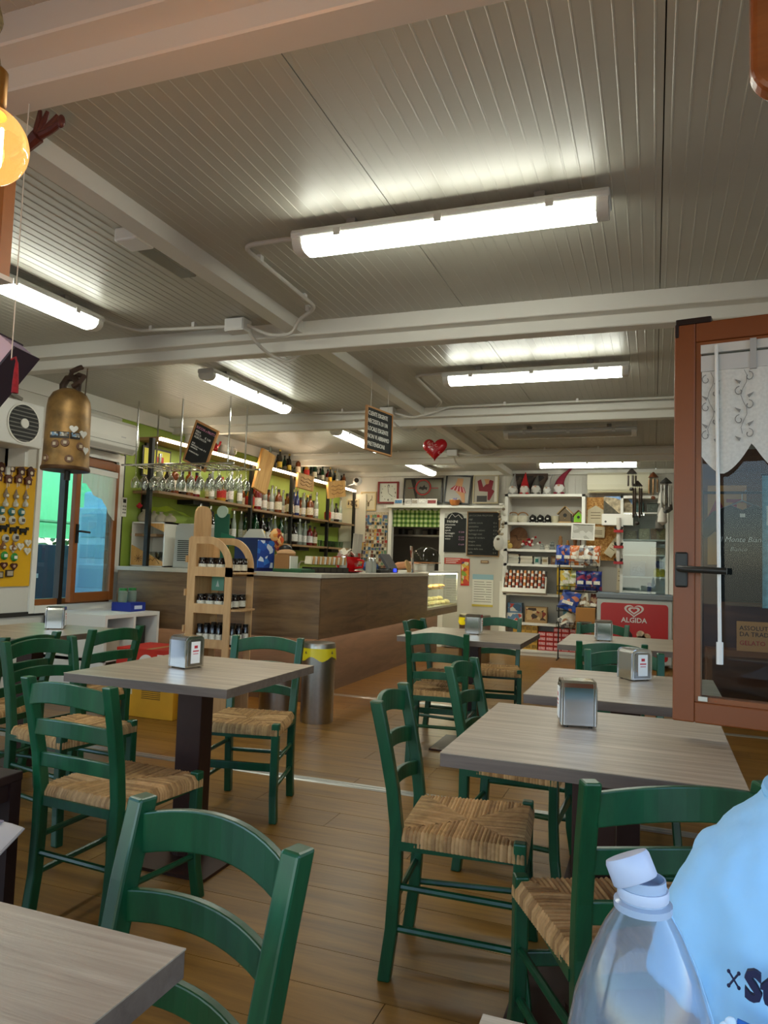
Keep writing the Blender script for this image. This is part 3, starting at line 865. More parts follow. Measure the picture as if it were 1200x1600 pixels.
def put_bottle(k, c, where, s=1.0):
    lb = KIND[k][4] + ' ' + where
    if k not in used: used.add(k); o = protos[k]; o.location = c; o['label'] = lb
    else: o = again(protos[k], lb, c, rnd.uniform(0, 6))
    o['group'] = lb; o.scale = (s, s, s)
def fill_row(y0, y1, z, seq, where, rows=1, x=-4.50, smin=1.02, smax=1.2):
    n = len(seq)
    for i, k in enumerate(seq):
        put_bottle(k, (x - (i % rows) * .095, y0 + (y1 - y0) * (i + .5) / n, z), where, rnd.uniform(smin, smax))
fill_row(7.56, 8.44, 1.80, ['yellow', 'green', 'red', 'red', 'clear', 'red', 'clear', 'amber', 'amber', 'clear'], 'on the middle bar shelf, nearer bay', 2)
fill_row(8.58, 9.58, 1.80, ['amber', 'amber', 'blue', 'blue', 'clear', 'amber', 'amber', 'brown', 'clear', 'amber'], 'on the middle bar shelf, farther bay', 2)
fill_row(9.75, 10.35, 1.80, ['yellow', 'clear', 'black', 'clear'], 'on the middle bar shelf, last bay')
fill_row(7.56, 8.44, 1.42, ['green', 'green', 'green', 'green', 'brown', 'brown', 'black', 'black', 'clear', 'clear', 'green'], 'on the lower bar shelf, nearer bay', 2)
fill_row(8.58, 9.45, 1.42, ['clear', 'clear', 'black', 'clear', 'clear', 'black', 'clear', 'clear', 'red', 'clear', 'amber'], 'on the lower bar shelf, farther bay', 2)
fill_row(6.75, 7.42, 1.83, ['clear', 'amber', 'yellow', 'red', 'clear', 'black', 'clear'], 'on the shelf behind the wine glass rack', 2)
fill_row(6.55, 7.44, 1.42, ['clear', 'clear', 'black', 'clear', 'green', 'clear', 'clear', 'black'], 'on the low shelf behind the jar stand', 2)
fill_row(7.92, 10.5, 2.345, ['clear', 'black', 'brown', 'black', 'brown', 'black', 'amber', 'black', 'yellow', 'green', 'green', 'clear', 'green', 'black', 'brown', 'red', 'clear', 'brown', 'amber', 'black'], 'on top of the bar shelving', 2, -4.47, .78, .92)
fill_row(5.85, 6.6, 1.83, ['clear', 'black', 'amber', 'black', 'amber', 'red'], 'on the shelf beside the window wall', 1, -4.52)
for y0, y1, z, sq, wh in ((7.56, 8.44, 1.80, 'amber red clear brown amber clear red amber clear', 'at back of middle bar shelf, nearer bay'), (8.58, 9.58, 1.80, 'clear amber clear brown amber clear red clear', 'at back of middle bar shelf, farther bay'),
                          (7.56, 8.44, 1.42, 'clear green black green clear brown green clear', 'at back of lower bar shelf, nearer bay'), (8.58, 9.45, 1.42, 'clear black clear amber clear clear black', 'at back of lower bar shelf, farther bay'), (7.95, 10.4, 2.345, 'black amber black green clear brown black green black amber black clear', 'at back on top of bar shelving')):
    fill_row(y0 + .04, y1 - .02, z, sq.split(), wh, 1, -4.635, *((1.0, 1.15) if z < 2 else (.85, .98)))
# tumblers at the far end of the low shelf
tum = MB().lathe([(.026, 0), (.033, .09), (.031, .09), (.024, .006)], n=12).obj('tumbler', glass('thin_glass', '#dfe9e2', 1.8), None, smooth=True)
tag(tum, 'clear tumbler at the far end of the low bar shelf', 'glass', 'tumblers on the low bar shelf')
tum.location = (-4.46, 9.50, 1.42)
for i in range(11): again(tum, tum['label'], (-4.46 - (i % 2) * .09, 9.72 + i * .055, 1.42), 0, tum['group'])
# top-shelf kettle, jug
def simple_lathe(name, label, cat, prof, m, c, n=14, group=None):
    o = MB().lathe(prof, n=n).obj(name, m, None, smooth=True, loc=c); return tag(o, label, cat, group)
k = simple_lathe('red_teapot', 'shiny red teapot on top of the bar shelving', 'teapot', [(.05, 0), (.075, .03), (.07, .09), (.04, .12)], M('#9a1218', .2, coat=.5), (-4.50, 6.75, 2.345))
MB().tube([(.06, 0, .05), (.10, 0, .08), (.115, 0, .12)], .012, 8).obj('spout', M('#9a1218', .2, coat=.5), k, smooth=True)
MB().tube([(-.06, 0, .09), (-.11, 0, .085), (-.11, 0, .04), (-.065, 0, .03)], .008, 8).obj('handle', m_black, k, smooth=True)
MB().lathe([(.04, .12), (.012, .135), (.012, .15)], n=10).obj('lid', M('#9a1218', .2, coat=.5), k, smooth=True)
for i, y in enumerate((6.35, 6.98, 7.12)):
    k = simple_lathe('jug', ['white china jug left of the red teapot on the bar shelving', 'white china jug just right of the red teapot', 'grey metal jug behind the long wooden board'][i], 'jug', [(.04, 0), (.06, .04), (.045, .09), (.05, .12)], M(('#d8d4ca', '#d2cec2', '#9a978e')[i], .3), (-4.50, y, 2.345))
    MB().tube([(.05, 0, .1), (.085, 0, .09), (.08, 0, .04), (.055, 0, .03)], .006, 6).obj('handle', M('#d2cec2', .3), k, smooth=True)
# hanging boards on the shelf front
def hung_board(label, c, w, h, tilt, lines):
    t = thing('wooden_sign', label, 'sign', c, 0)
    t.rotation_euler = (tilt, 0, math.radians(-12))
    MB().bb(-.02, .02, -w / 2, w / 2, -h / 2, h / 2).obj('board', m_pine, t, bevel=.004)
    for i in range(lines):
        MB().tube([(.021, -w * .35 + w * .7 * k / 6, h * .2 - i * h * .22 + .012 * math.sin(k * 2 + i)) for k in range(7)], .004, 5).obj('carving', M('#7a4d22', .7), t)
    return t
hung_board('long pine board hanging tilted on the bar shelving', (-4.34, 7.62, 2.25), .24, .50, math.radians(-16), 0)
hung_board('small square pine sign with carved lines on the bar shelving, nearer one', (-4.34, 8.72, 2.25), .34, .20, math.radians(-4), 3)
hung_board('square tilted pine sign with carved script, farther one on the bar shelving', (-4.34, 9.74, 2.26), .42, .24, math.radians(10), 3)
# white cupboard side with picture at the end
cp = thing('wall_picture', 'small framed picture on the white panel ending the bar shelving', 'picture', (-4.45, 10.66, 2.08))
MB().bb(-.22, .22, 0, .02, -.55, .2).obj('panel', M('#cfc8b4', .5), cp)
MB().bb(-.10, .10, -.02, 0, -.02, .12).obj('frame', M('#d9c9a2', .5), cp)
MB().bb(-.08, .08, -.023, -.02, 0, .10).obj('image', patches('old_photo', ['#6a5a44', '#a8946a', '#40342a', '#c2b08a'], 30), cp)
# poster and remote near the window
o = thing('wall_poster', 'lime yellow poster with bottles in a dark frame above the glass rack', 'poster', (-4.66, 5.95, 2.10))
MB().bb(0, .015, -.14, .30, -.12, .18).obj('frame', m_black, o)
MB().bb(.015, .018, -.12, .28, -.10, .16).obj('print', M('#c9c84a', .6), o)
for i in range(6): MB().bb(.018, .02, -.02 + (i % 3) * .075, .03 + (i % 3) * .075, -.06 + (i // 3) * .10, .0 + (i // 3) * .10).obj('print', M('#a3322a', .6), o)
o = thing('wall_remote', 'white remote control in a holder on the green wall', 'remote', (-4.69, 5.62, 1.66))
MB().bb(0, .02, -.035, .035, -.09, .09).obj('body', m_white, o, bevel=.004)
MB().bb(.02, .022, -.02, .02, .04, .075).obj('screen', m_ink, o)
for i in range(6): MB().bb(.02, .023, -.022 + (i % 2) * .026, -.004 + (i % 2) * .026, -.06 + (i // 2) * .03, -.045 + (i // 2) * .03).obj('button', M('#8d8b85', .5), o)
# small security camera
o = thing('security_camera', 'round white security camera on an arm at the back left corner', 'camera', (-4.30, 10.35, 2.42))
MB().tube([(-.30, .1, -.05), (-.1, .05, -.02), (0, 0, 0)], .012, 8).obj('arm', m_white2, o, smooth=True)
MB().ball((.05, -.03, .03), .07, 16, 10).obj('body', m_white2, o, smooth=True)
MB().cyl((.06, -.08, .03), (.065, -.105, .03), .035, n=16).obj('lens', m_black, o)
o = thing('security_camera', 'small white dome camera under the beam, just below the chalkboard sign', 'camera', (-2.55, 6.9, 2.50))
MB().lathe([(.05, .0), (.05, .04), (.045, .12)], n=16).obj('mount', m_white2, o)
MB().lathe([(.012, -.06), (.035, -.045), (.045, -.01), (.045, 0)], n=16).obj('dome', M('#b5b3ac', .3), o, smooth=True)
# ================================================================ hanging wine glass rack
rk = thing('glass_rack', 'steel rack hung on thin rods above the bar with wine glasses in it', 'glass rack', (0, 0, 0))
RZ = 2.03
for x, y in ((-4.43, 5.45), (-3.95, 5.45), (-3.46, 5.45), (-4.50, 5.83), (-3.52, 5.83)):
    MB().cyl((x, y, RZ), (x, y, ZC), .008, n=8).obj('rod', m_chrome, rk, smooth=True)
for y in (5.42, 5.86): MB().cyl((-4.56, y, RZ), (-3.38, y, RZ), .009, n=8).obj('rail', m_chrome, rk, smooth=True)
for i in range(22):
    x = -4.47 + (i // 2) * .1 + (-.016, .016)[i % 2]
    MB().cyl((x, 5.42, RZ - .004), (x, 5.86, RZ - .004), .004, n=6).obj('wire', m_chrome, rk, smooth=True)
m_wine = glass('wine_glass', '#f4f6f0', 6.0)
wg = MB().lathe([(.034, 0), (.034, -.003), (.006, -.008), (.0045, -.02), (.0045, -.085), (.012, -.10), (.032, -.125), (.040, -.155), (.036, -.20), (.034, -.20), (.038, -.155), (.030, -.128), (.008, -.103)], n=14).obj('wine_glass', m_wine, None, smooth=True)
tag(wg, 'upturned wine glass hanging in the front row of the steel rack', 'wine glass', 'wine glasses hanging front row')
gi = 0
for r, y in enumerate((5.50, 5.64, 5.78)):
    for i in range(11):
        c = (-4.47 + i * .1, y + rnd.uniform(-.015, .015), RZ - .002)
        lb = ('upturned wine glass hanging in the front row of the steel rack', 'upturned wine glass hanging in the middle row of the rack', 'upturned wine glass hanging in the rear row of the rack')[r]
        if gi == 0: wg.location = c
        else: again(wg, lb, c, rnd.uniform(0, 3), lb)
        gi += 1
wg['group'] = wg['label']
def chalkboard(name, label, c, w, h, rot, frame_m, cat='chalkboard', fw=.018):
    t = thing(name, label, cat, c, 0); t.rotation_euler = rot
    MB().bb(-w / 2 + fw, w / 2 - fw, -.004, .004, -h / 2 + fw, h / 2 - fw).obj('slate', m_slate, t)
    for q in ((-w / 2, w / 2, h / 2 - fw, h / 2), (-w / 2, w / 2, -h / 2, -h / 2 + fw), (-w / 2, -w / 2 + fw, -h / 2 + fw, h / 2 - fw), (w / 2 - fw, w / 2, -h / 2 + fw, h / 2 - fw)):
        MB().bb(q[0], q[1], -.009, .009, q[2], q[3]).obj('frame_bar', frame_m, t)
    return t
m_frame = M('#a87848', .55, noise=.1)
cb = chalkboard('menu_board', 'framed chalkboard headed in pink, leaning above the glass rack', (-3.86, 5.62, 2.22), .27, .40, (math.radians(8), math.radians(25), 0), m_frame)
text('SUCCHI e FRUTTA', .033, M('#c98aa6', .9), cb, (-.108, -.0055, .135), (PI / 2, 0, 0), width=.86)
text('PERA\nPESCA      € 3,00\nALBICOCCA', .026, m_chalk, cb, (-.10, -.0055, .10), (PI / 2, 0, 0), line=1.0)
text('ACE\nMIRTILLO e mela  € 3\nARANCIA\n\nPOMODORO', .019, m_chalk, cb, (-.10, -.0055, -.01), (PI / 2, 0, 0), line=1.1)
# hanging sign in the room's middle
hs = chalkboard('hanging_sign', 'framed chalkboard sign with white capitals hanging edge-on in mid room', (-1.856, 4.88, 2.157), .365, .315, (0, 0, math.radians(80)), m_frame, 'sign', .012)
for i, tx in enumerate(('CLIENTE ESIGENTE', 'NECESSITA DI UN', 'LOCALE ESIGENTE', 'NON VI ABBIAMO', 'PRETENSIONI')):
    text(tx, .044, m_chalk, hs, (-.162, -.0055, .095 - i * .054), (PI / 2, 0, 0), width=.98 * .318 / (.0265 * len(tx)) if len(tx) > 13 else .9)
for x in (-.12, .12): MB().cyl((x, 0, .155), (x, 0, .46), .0015, n=5).obj('string', m_cord, hs)
# hanging red heart
ht = thing('hanging_heart', 'puffy red heart with pale scrolls hanging from the ceiling', 'heart', (-2.03, 6.9, 2.36))
def heart_outline(s, n=36):
    return [(s * 16 * math.sin(t) ** 3 / 17, s * (13 * math.cos(t) - 5 * math.cos(2 * t) - 2 * math.cos(3 * t) - math.cos(4 * t)) / 17) for t in [2 * PI * i / n for i in range(n)]]
b = MB(); rings = []
for d, s in ((-.045, .05), (-.04, .085), (-.025, .115), (0, .132), (.025, .115), (.04, .085), (.045, .05)): rings.append([(x, d, z) for x, z in heart_outline(s)])
n = 36; vs_ = [p for r in rings for p in r]
fs = [(k * n + i, k * n + (i + 1) % n, (k + 1) * n + (i + 1) % n, (k + 1) * n + i) for k in range(6) for i in range(n)] + [tuple(range(n)), tuple(6 * n + i for i in range(n))]
b.add(vs_, fs).obj('body', M('#b51420', .25, coat=.5, noise=.15, scale=20), ht, smooth=True)
for i in range(9):
    cx, cz = rnd.uniform(-.07, .07), rnd.uniform(-.05, .06)
    MB().tube([(cx + .018 * math.cos(a) * a / 5, -.047, cz + .018 * math.sin(a) * a / 5) for a in [k * .7 for k in range(9)]], .002, 5).obj('scroll', M('#e2b0ac', .5), ht)
MB().cyl((0, 0, .06), (0, 0, .255), .0012, n=5).obj('string', m_cord, ht)

# ================================================================ things on the counter
CZ = 1.11
wb_ = thing('glass_cabinet', 'white open box with mountain cut-out panel holding glasses on the counter', 'cabinet', (-4.46, 5.72, CZ))
for q in ((-.19, -.175, 0, .31, 0, .42), (.175, .19, 0, .31, 0, .42), (-.19, .19, 0, .31, .405, .42), (-.19, .19, 0, .31, 0, .012), (-.19, .19, .30, .31, 0, .42)):
    MB().bb(*q).obj('board', m_white, wb_)
MB().prism([(-.175, .012), (.175, .012), (.175, .05), (-.175, .20)], -.012, 0, 'Y').obj('lower_panel', m_pine, wb_)
MB().prism([(-.02, .405), (.175, .405), (.175, .33)], -.012, 0, 'Y').obj('upper_panel', m_pine, wb_)
MB().tube([(.0, -.013, .03), (.05, -.013, .075), (.075, -.013, .055), (.10, -.013, .085), (.15, -.013, .03)], .003, 5).obj('carving', M('#5a3a1c', .8), wb_)
for i in range(9):
    a = 2 * PI * i / 9
    MB().tube([(-.09, -.013, .075), (-.09 + .045 * math.cos(a), -.013, .075 + .035 * math.sin(a))], .0025, 5).obj('carving', M('#5a3a1c', .8), wb_)
tg = simple_lathe('tumbler', 'stemmed glass standing inside the white cut-out box', 'glass', [(.026, 0), (.004, .006), (.004, .05), (.028, .08), (.03, .13), (.028, .13), (.026, .082), (.006, .056)], m_wine, (-4.42, 5.83, CZ + .012), 12, 'glasses in the white cut-out box')
for i in range(6): again(tg, tg['label'], (-4.5 + .07 * (i % 4), 5.85 + .08 * (i // 3), CZ + .012), 0, tg['group'])
# small sacks and paper on the cabinet
for i, x in enumerate((-4.60, -4.50, -4.40, -4.31)):
    o = MB().lathe([(.02, 0), (.055, .012), (.062, .045), (.045, .08), (.015, .105), (.02, .125)], n=12, sy=.8).obj('cloth_sack', M('#b7ab97', .85, noise=.12, scale=15, bump=.3), None, smooth=True, loc=(x, 5.82 + .02 * (i % 2), CZ + .42))
    o.scale = (1, 1, 1 - .1 * i)
    tag(o, ('tied pale cloth sack with a red flower, far left on the white box', 'second pale cloth sack from the left on the white box', 'third pale cloth sack on the white box, under lime paper', 'low grey cloth sack at the right end of the white box')[i], 'sack', 'cloth sacks on the white box')
o = MB(); o.ball((0, 0, 0), .02, 8, 6).ball((.018, 0, .008), .014, 8, 6).ball((-.018, 0, .006), .014, 8, 6).ball((0, 0, .022), .014, 8, 6)
o = o.obj('red_flower', M('#b41824', .6), None, smooth=True, loc=(-4.58, 5.72, CZ + .565)); tag(o, 'small red artificial flower above the leftmost sack', 'flower')
MB().cyl((0, .01, 0), (0, .03, .16), .0025, n=5).obj('stem', M('#7a2a22', .6), o)
o = MB().grid(lambda u, v: (-.19 + .42 * u, .10 * v, .10 + .05 * math.sin(u * 3) - .05 * u - .03 * v + .008 * math.sin(u * 14)), 16, 3).grid(lambda u, v: (-.19 + .42 * u, .10 * v, .104 + .05 * math.sin(u * 3) - .05 * u - .03 * v + .008 * math.sin(u * 14)), 16, 3).obj('lime_paper', M('#b9d23a', .7), None, smooth=True, loc=(-4.33, 5.76, CZ + .44))
tag(o, 'crumpled lime green paper draped over the sacks', 'paper')
o = thing('ice_machine', 'grey appliance with dark vent slots beside the white box', 'appliance', (-4.02, 5.86, CZ))
MB().prism([(-.16, 0), (.16, 0), (.15, .38), (.13, .41), (-.11, .41), (-.14, .38)], -.13, .13, 'Y').obj('body', M('#a5a39a', .4), o, bevel=.006)
for i in range(11): MB().box((-.03, -.132, .07 + i * .018), (.16, .006, .008)).obj('vent_slot', m_ink, o)
o = thing('counter_sign', 'green promotional stand with pale round top behind the jar stand', 'sign', (-3.66, 5.72, CZ))
MB().prism([(-.075, 0), (.075, 0), (.075, .50), (.05, .50), (.05, .54), (-.05, .54), (-.05, .50), (-.075, .50)], -.006, .006, 'Y').obj('panel', M('#0f4a34', .5), o)
MB().cyl((0, -.01, .52), (0, .01, .52), .055, n=20).obj('badge', M('#9fb0a0', .5), o)
MB().prism([(.0, .33), (.14, .30), (.16, .25), (.13, .22), (0, .20)], -.012, -.006, 'Y').obj('arm', M('#125a40', .5), o)
MB().bb(-.1, .1, -.06, .06, 0, .012).obj('base', M('#0f4a34', .5), o)
o = thing('snack_carton', 'deep blue snack carton with open flaps behind the jar stand', 'box', (-3.34, 5.76, CZ), math.radians(-18))
MB().bb(-.15, .15, -.10, .10, 0, .29).obj('carton', M('#141a4e', .45), o)
MB().bb(.15, .152, -.10, .10, .03, .27).obj('print', patches('blue_print', ['#1d4fa8', '#1a3f92', '#2a6cc0', '#c8d4e4'], 18), o)
MB().prism([(-.15, .29), (.15, .29), (.10, .37), (-.06, .37)], -.02, 0, 'Y').obj('flap', M('#b7b2a6', .6), o)
for i in range(5):
    q = MB().lathe([(.01, -.06), (.045, -.04), (.05, 0), (.042, .04), (.01, .06)], n=10, sy=.35).obj('snack_bag', patches('bag_print', ['#c8501e', '#d98a3a', '#8a2a1c', '#e0b070'], 25), None, smooth=True, loc=(-3.10 + .02 * (i % 2), 5.70 + .03 * i, CZ + .32 - .05 * i))
    q.rotation_euler = (.3, .5 + .2 * i, rnd.uniform(-.5, .5)); tag(q, 'orange snack bag piled right of the blue carton', 'snack bag', 'orange snack bags by the blue carton')
o = thing('bread_basket', 'brown carton with a tan and black bundle in it on the counter', 'basket', (-2.98, 5.74, CZ))
MB().bb(-.10, .04, -.08, .08, 0, .15).obj('carton', M('#8a6038', .6), o)
MB().bb(.04, .05, -.07, .07, .01, .14).obj('paper', m_white, o)
MB().ball((-.03, 0, .165), (.085, .08, .035), 14, 8).obj('cloth', M('#b98d62', .7, noise=.2), o, smooth=True)
MB().ball((-.05, .02, .20), (.06, .055, .04), 12, 8).obj('bundle', m_black, o, smooth=True)
# sink tap and green mat
o = thing('sink_tap', 'slim steel tap behind the counter in front of the green wall', 'tap', (-3.24, 6.45, 1.08))
MB().tube([(0, 0, 0), (0, 0, .10), (.02, 0, .125), (.12, -.06, .12)], .008, 8).obj('spout', m_steel, o, smooth=True)
MB().cyl((0, 0, 0), (0, 0, .02), .025, n=14).obj('base', m_steel, o, smooth=True)
o = MB().bb(-.14, .14, -.35, .35, 0, .03).obj('drain_mat', M('#1c4a2a', .5), None, loc=(-2.95, 6.0, CZ), bevel=.006); tag(o, 'dark green tray lying on the counter left of the sachet box', 'tray')
MB().bb(-.12, .12, -.33, .33, .03, .034).obj('liner', M('#2d6b3c', .6), o)
# sachet tray
o = thing('sachet_tray', 'black slotted tray filled with upright sugar sachets', 'tray', (-2.80, 6.12, CZ), math.radians(70))
MB().bb(-.24, .24, -.06, .06, 0, .05).obj('tray', M('#1d1814', .5), o)
for i in range(6): MB().bb(-.23 + i * .08, -.17 + i * .08, -.0612, -.06, .01, .042).obj('slot', M('#3a322a', .6), o)
for i in range(16):
    q = MB().box((0, 0, .06), (.018, .08, .07), 0, 0, .15).obj('sugar_sachet', M(('#d8cdb4', '#c79a62', '#e0dccf', '#b98650')[i % 4], .7), None, loc=(0, 0, 0))
    a = math.radians(70); d = -.22 + i * .029
    q.location = (-2.80 + d * math.cos(a), 6.12 + d * math.sin(a), CZ + .05); q.rotation_euler = (0, 0, a)
    lb = ('cream paper sugar sachet in the black tray', 'brown sugar sachet in the black tray', 'white sugar sachet in the black tray', 'dark tan sugar sachet in the black tray')[i % 4]
    tag(q, lb, 'sachet', lb)
o = thing('coffee_cup', 'big red cup and saucer heaped with sachets on the counter', 'cup', (-2.80, 6.60, CZ))
MB().lathe([(.10, 0), (.16, .015), (.165, .025), (.09, .012)], n=24).obj('saucer', M('#b01218', .2, coat=.5), o, smooth=True)
MB().lathe([(.07, .012), (.10, .05), (.135, .13), (.14, .155), (.125, .15), (.09, .06)], n=24).obj('bowl', M('#b81218', .2, coat=.5), o, smooth=True)
MB().tube([(.12, -.04, .13), (.20, -.06, .12), (.19, -.06, .06), (.11, -.04, .05)], .012, 8).obj('handle', M('#b81218', .2, coat=.5), o, smooth=True)
for i in range(12):
    q = MB().box((0, 0, 0), (.09, .05, .012)).obj('sugar_sachet', M(('#e2ddd0', '#d9cfbb', '#c8a878')[i % 3], .7), None, loc=(-2.80 + rnd.uniform(-.09, .09), 6.60 + rnd.uniform(-.09, .09), CZ + .165 + .012 * (i % 4)))
    q.rotation_euler = (rnd.uniform(-.8, .8), rnd.uniform(-.8, .8), rnd.uniform(0, 3)); lb = ('white', 'cream', 'tan')[i % 3] + ' sugar packet heaped in the red cup'; tag(q, lb, 'sachet', lb)
for i, (x, y) in enumerate(((-2.72, 6.33), (-2.74, 7.05), (-2.74, 7.16))):
    o = simple_lathe('shaker', ('clear sugar shaker left of the red cup', 'nearer clear shaker right of the red cup', 'farther clear shaker right of the red cup')[i], 'shaker', [(.035, 0), (.038, .09), (.03, .12)], M('#c6c9c2', .15, trans=.4), (x, y, CZ))
    MB().lathe([(.032, .12), (.03, .15), (.012, .16)], n=12).obj('cap', m_chrome, o, smooth=True)
o = thing('paper_holder', 'two white sheets clipped upright on the counter', 'papers', (-2.90, 7.10, CZ))
for i in (0, 1): MB().box((0, .13 * i - .06, .30), (.004, .12, .20), 0, 0, .06).obj('sheet', M('#d6d2c6', .7), o)
MB().bb(-.02, .02, -.1, .1, 0, .02).cyl((0, 0, 0), (0, 0, .2), .006, n=6).obj('clip_stand', m_steel, o)
o = MB().bb(-.06, .06, -.16, .16, 0, .035).obj('card_reader', m_black, None, loc=(-2.75, 7.42, CZ), bevel=.006); tag(o, 'flat black card reader near the clipped sheets', 'card reader')
MB().bb(-.04, .04, -.13, .02, .035, .038).obj('keypad', M('#3a3a3c', .4), o)
o = thing('till_screen', 'tilted grey till screen with a small blue display', 'till', (-2.82, 7.85, CZ))
MB().box((0, 0, .12), (.03, .30, .20), 0, 0, -.6).obj('screen', M('#4a4c50', .35), o, bevel=.004)
MB().bb(-.08, .08, -.12, .12, 0, .05).obj('base', m_black, o, bevel=.006)
MB().bb(.08, .085, -.04, .05, .01, .045).obj('display', emit('blue_display', '#2a3cff', 1.6), o)
o = MB().ball((0, 0, .06), (.09, .14, .06), 14, 8).obj('blue_cloth', M('#2a4c86', .7, noise=.2), None, smooth=True, loc=(-2.95, 7.62, CZ)); tag(o, 'crumpled blue cloth beside the till screen', 'cloth')
o = thing('round_paddle', 'small round wooden paddle leaning by the till', 'paddle', (-2.70, 8.18, CZ))
MB().cyl((0, 0, .075), (.015, 0, .08), .075, n=20).obj('disc', M('#c29a62', .6), o)
MB().box((.0, .06, .02), (.012, .10, .03)).obj('handle', M('#c29a62', .6), o)
o = thing('menu_holder', 'clear upright menu holder with food photos on the counter', 'menu holder', (-2.72, 8.42, CZ), math.radians(12))
MB().box((0, 0, .16), (.006, .26, .32), 0, 0, -.10).obj('card', patches('menu_photos', ['#8f5a3a', '#c9bfa8', '#4a6a86', '#d8d2c4', '#a84a30'], 16), o)
MB().bb(-.06, .06, -.13, .13, 0, .008).obj('foot', m_clear, o)
o = thing('cake_dome', 'clear domed cake stand with a tray on the display case', 'cake stand', (-2.86, 9.45, 1.13))
MB().lathe([(.18, .10), (.20, .105), (.20, .115), (.02, .115)], n=24).obj('tray', M('#a8764a', .5), o, smooth=True)
MB().lathe([(.10, 0), (.03, .02), (.03, .10)], n=16).obj('foot', m_clear, o, smooth=True)
MB().lathe([(.19, .12), (.185, .20), (.15, .27), (.08, .31), (.02, .32)], n=24).obj('dome', m_clear, o, smooth=True)
o = MB().bb(-.10, .10, -.17, .17, 0, .08).obj('white_tub', M('#d4d0c4', .5), None, loc=(-2.70, 8.80, 1.13), bevel=.01); tag(o, 'pale plastic tub on the display case', 'tub')
MB().bb(-.105, .105, -.175, .175, .08, .09).obj('lid', M('#c9c8bc', .4), o)
# forearm of someone working behind the counter
pf = thing('person', 'bare forearm of a person bending behind the counter by the cake dome', 'person', (-3.0, 9.15, 1.13))
b = MB()
b.tube([(-.30, -.10, -.20), (-.24, -.10, -.02), (-.12, -.06, .055), (.0, .0, .075), (.10, .06, .07), (.16, .10, .06)], .04, 12, rs=[.06, .056, .05, .043, .032, .028])
b.ball((.19, .12, .055), (.045, .035, .02), 12, 8)
for i in range(4): b.tube([(.21, .105 + .016 * i, .055), (.245, .115 + .017 * i, .05), (.262, .12 + .017 * i, .035)], .009, 8, rs=[.010, .009, .007])
b.tube([(.17, .09, .055), (.195, .065, .05), (.22, .062, .045)], .01, 8, rs=[.012, .010, .008])
b.obj('forearm', M('#b98058', .5, noise=.06, scale=30), pf, smooth=True)
MB().tube([(-.34, -.10, -.40), (-.30, -.10, -.2), (-.25, -.10, -.05)], .07, 12, rs=[.09, .08, .065]).obj('sleeve', M('#26242a', .8), pf, smooth=True)

# ================================================================ left wall: bell, air conditioners, window, magnet board
bl = thing('cow_bell', 'large bronze bell with souvenir magnets hanging from the beam', 'bell', (-3.71, 3.86, 0))
m_bronze = M('#8a6a3e', .45, .55, noise=.45, scale=11)
MB().lathe([(.150, 1.765), (.153, 1.775), (.148, 1.80), (.146, 1.85), (.143, 2.0), (.139, 2.19), (.131, 2.24), (.107, 2.285), (.06, 2.315), (.02, 2.32)], n=32).obj('bell_body', m_bronze, bl, smooth=True)
MB().lathe([(.153, 1.762), (.157, 1.775), (.153, 1.788)], n=32).obj('rim', M('#4a3018', .45, .6), bl, smooth=True)
MB().tube([(-.06, 0, 2.30), (-.065, 0, 2.35), (-.03, 0, 2.395), (.03, 0, 2.395), (.065, 0, 2.35), (.06, 0, 2.30)], .024, 10).obj('handle', M('#3a2a20', .6, .3), bl, smooth=True)
MB().tube([(.05, -.03, 2.33), (.10, -.03, 2.35), (.11, 0, 2.40), (.05, .02, 2.42), (0, .0, 2.39), (.03, -.03, 2.43), (.06, .0, 2.46), (.06, .03, 2.475)], .017, 8).obj('rope_knot', M('#3f2c22', .8), bl, smooth=True)
MB().cyl((-.115, .02, 2.26), (-.06, .06, 2.475), .004, n=6).cyl((.11, .02, 2.26), (.08, .06, 2.475), .004, n=6).obj('cord', M('#57493a', .8), bl)
MB().cyl((.02, 0, 1.70), (.02, 0, 1.80), .02, n=10).obj('clapper', m_black, bl)
def on_bell(a, z, r=.145): return (r * math.cos(a), r * math.sin(a), z), a
mg = 0
def bell_magnet(label, a, z, kind, col):
    global mg
    (x, y, zz), _ = on_bell(a, z)
    o = None
    if kind == 'heart': o = MB().prism(heart_outline(.030, 20), -.004, .004, 'Y').obj('magnet', M(col, .4), None, smooth=False)
    elif kind == 'plaque': 
        o = MB().box((0, 0, 0), (.062, .008, .042)).obj('magnet', M('#1e1c1c', .4), None)
        MB().box((0, -.005, .004), (.052, .004, .024)).obj('image', patches('magnet_photo', ['#6b8fb0', '#c8c4ba', '#5a4a3a', '#8a8478'], 70), o)
    else:
        o = MB().lathe([(.024, -.006), (.028, 0), (.020, .010)], n=12, axis='Y').obj('magnet', M(col, .45, noise=.3, scale=60), None, smooth=True)
        MB().box((0, -.008, 0), (.02, .006, .02)).obj('relief', M('#b9a890', .5), o)
    o.location = (-3.71 + x, 3.86 + y, zz); o.rotation_euler = (0, 0, a + PI / 2)
    tag(o, label, 'magnet', 'magnets stuck on the bell')
A0 = math.radians(-48)
bell_magnet('white heart magnet, upper one on the bell', A0 + .28, 2.03, 'heart', '#d8d6d0')
bell_magnet('white heart magnet at the right side of the bell', A0 + .75, 2.005, 'heart', '#cfcdc6')
bell_magnet('white heart magnet low on the right side of the bell', A0 + .95, 1.90, 'heart', '#c2c0ba')
for i, da in enumerate((-.52, -.10, .36)): bell_magnet('dark photo plaque magnet on the bell, ' + ('left', 'middle', 'right')[i] + ' of the row of three', A0 + da, 1.985, 'plaque', '')
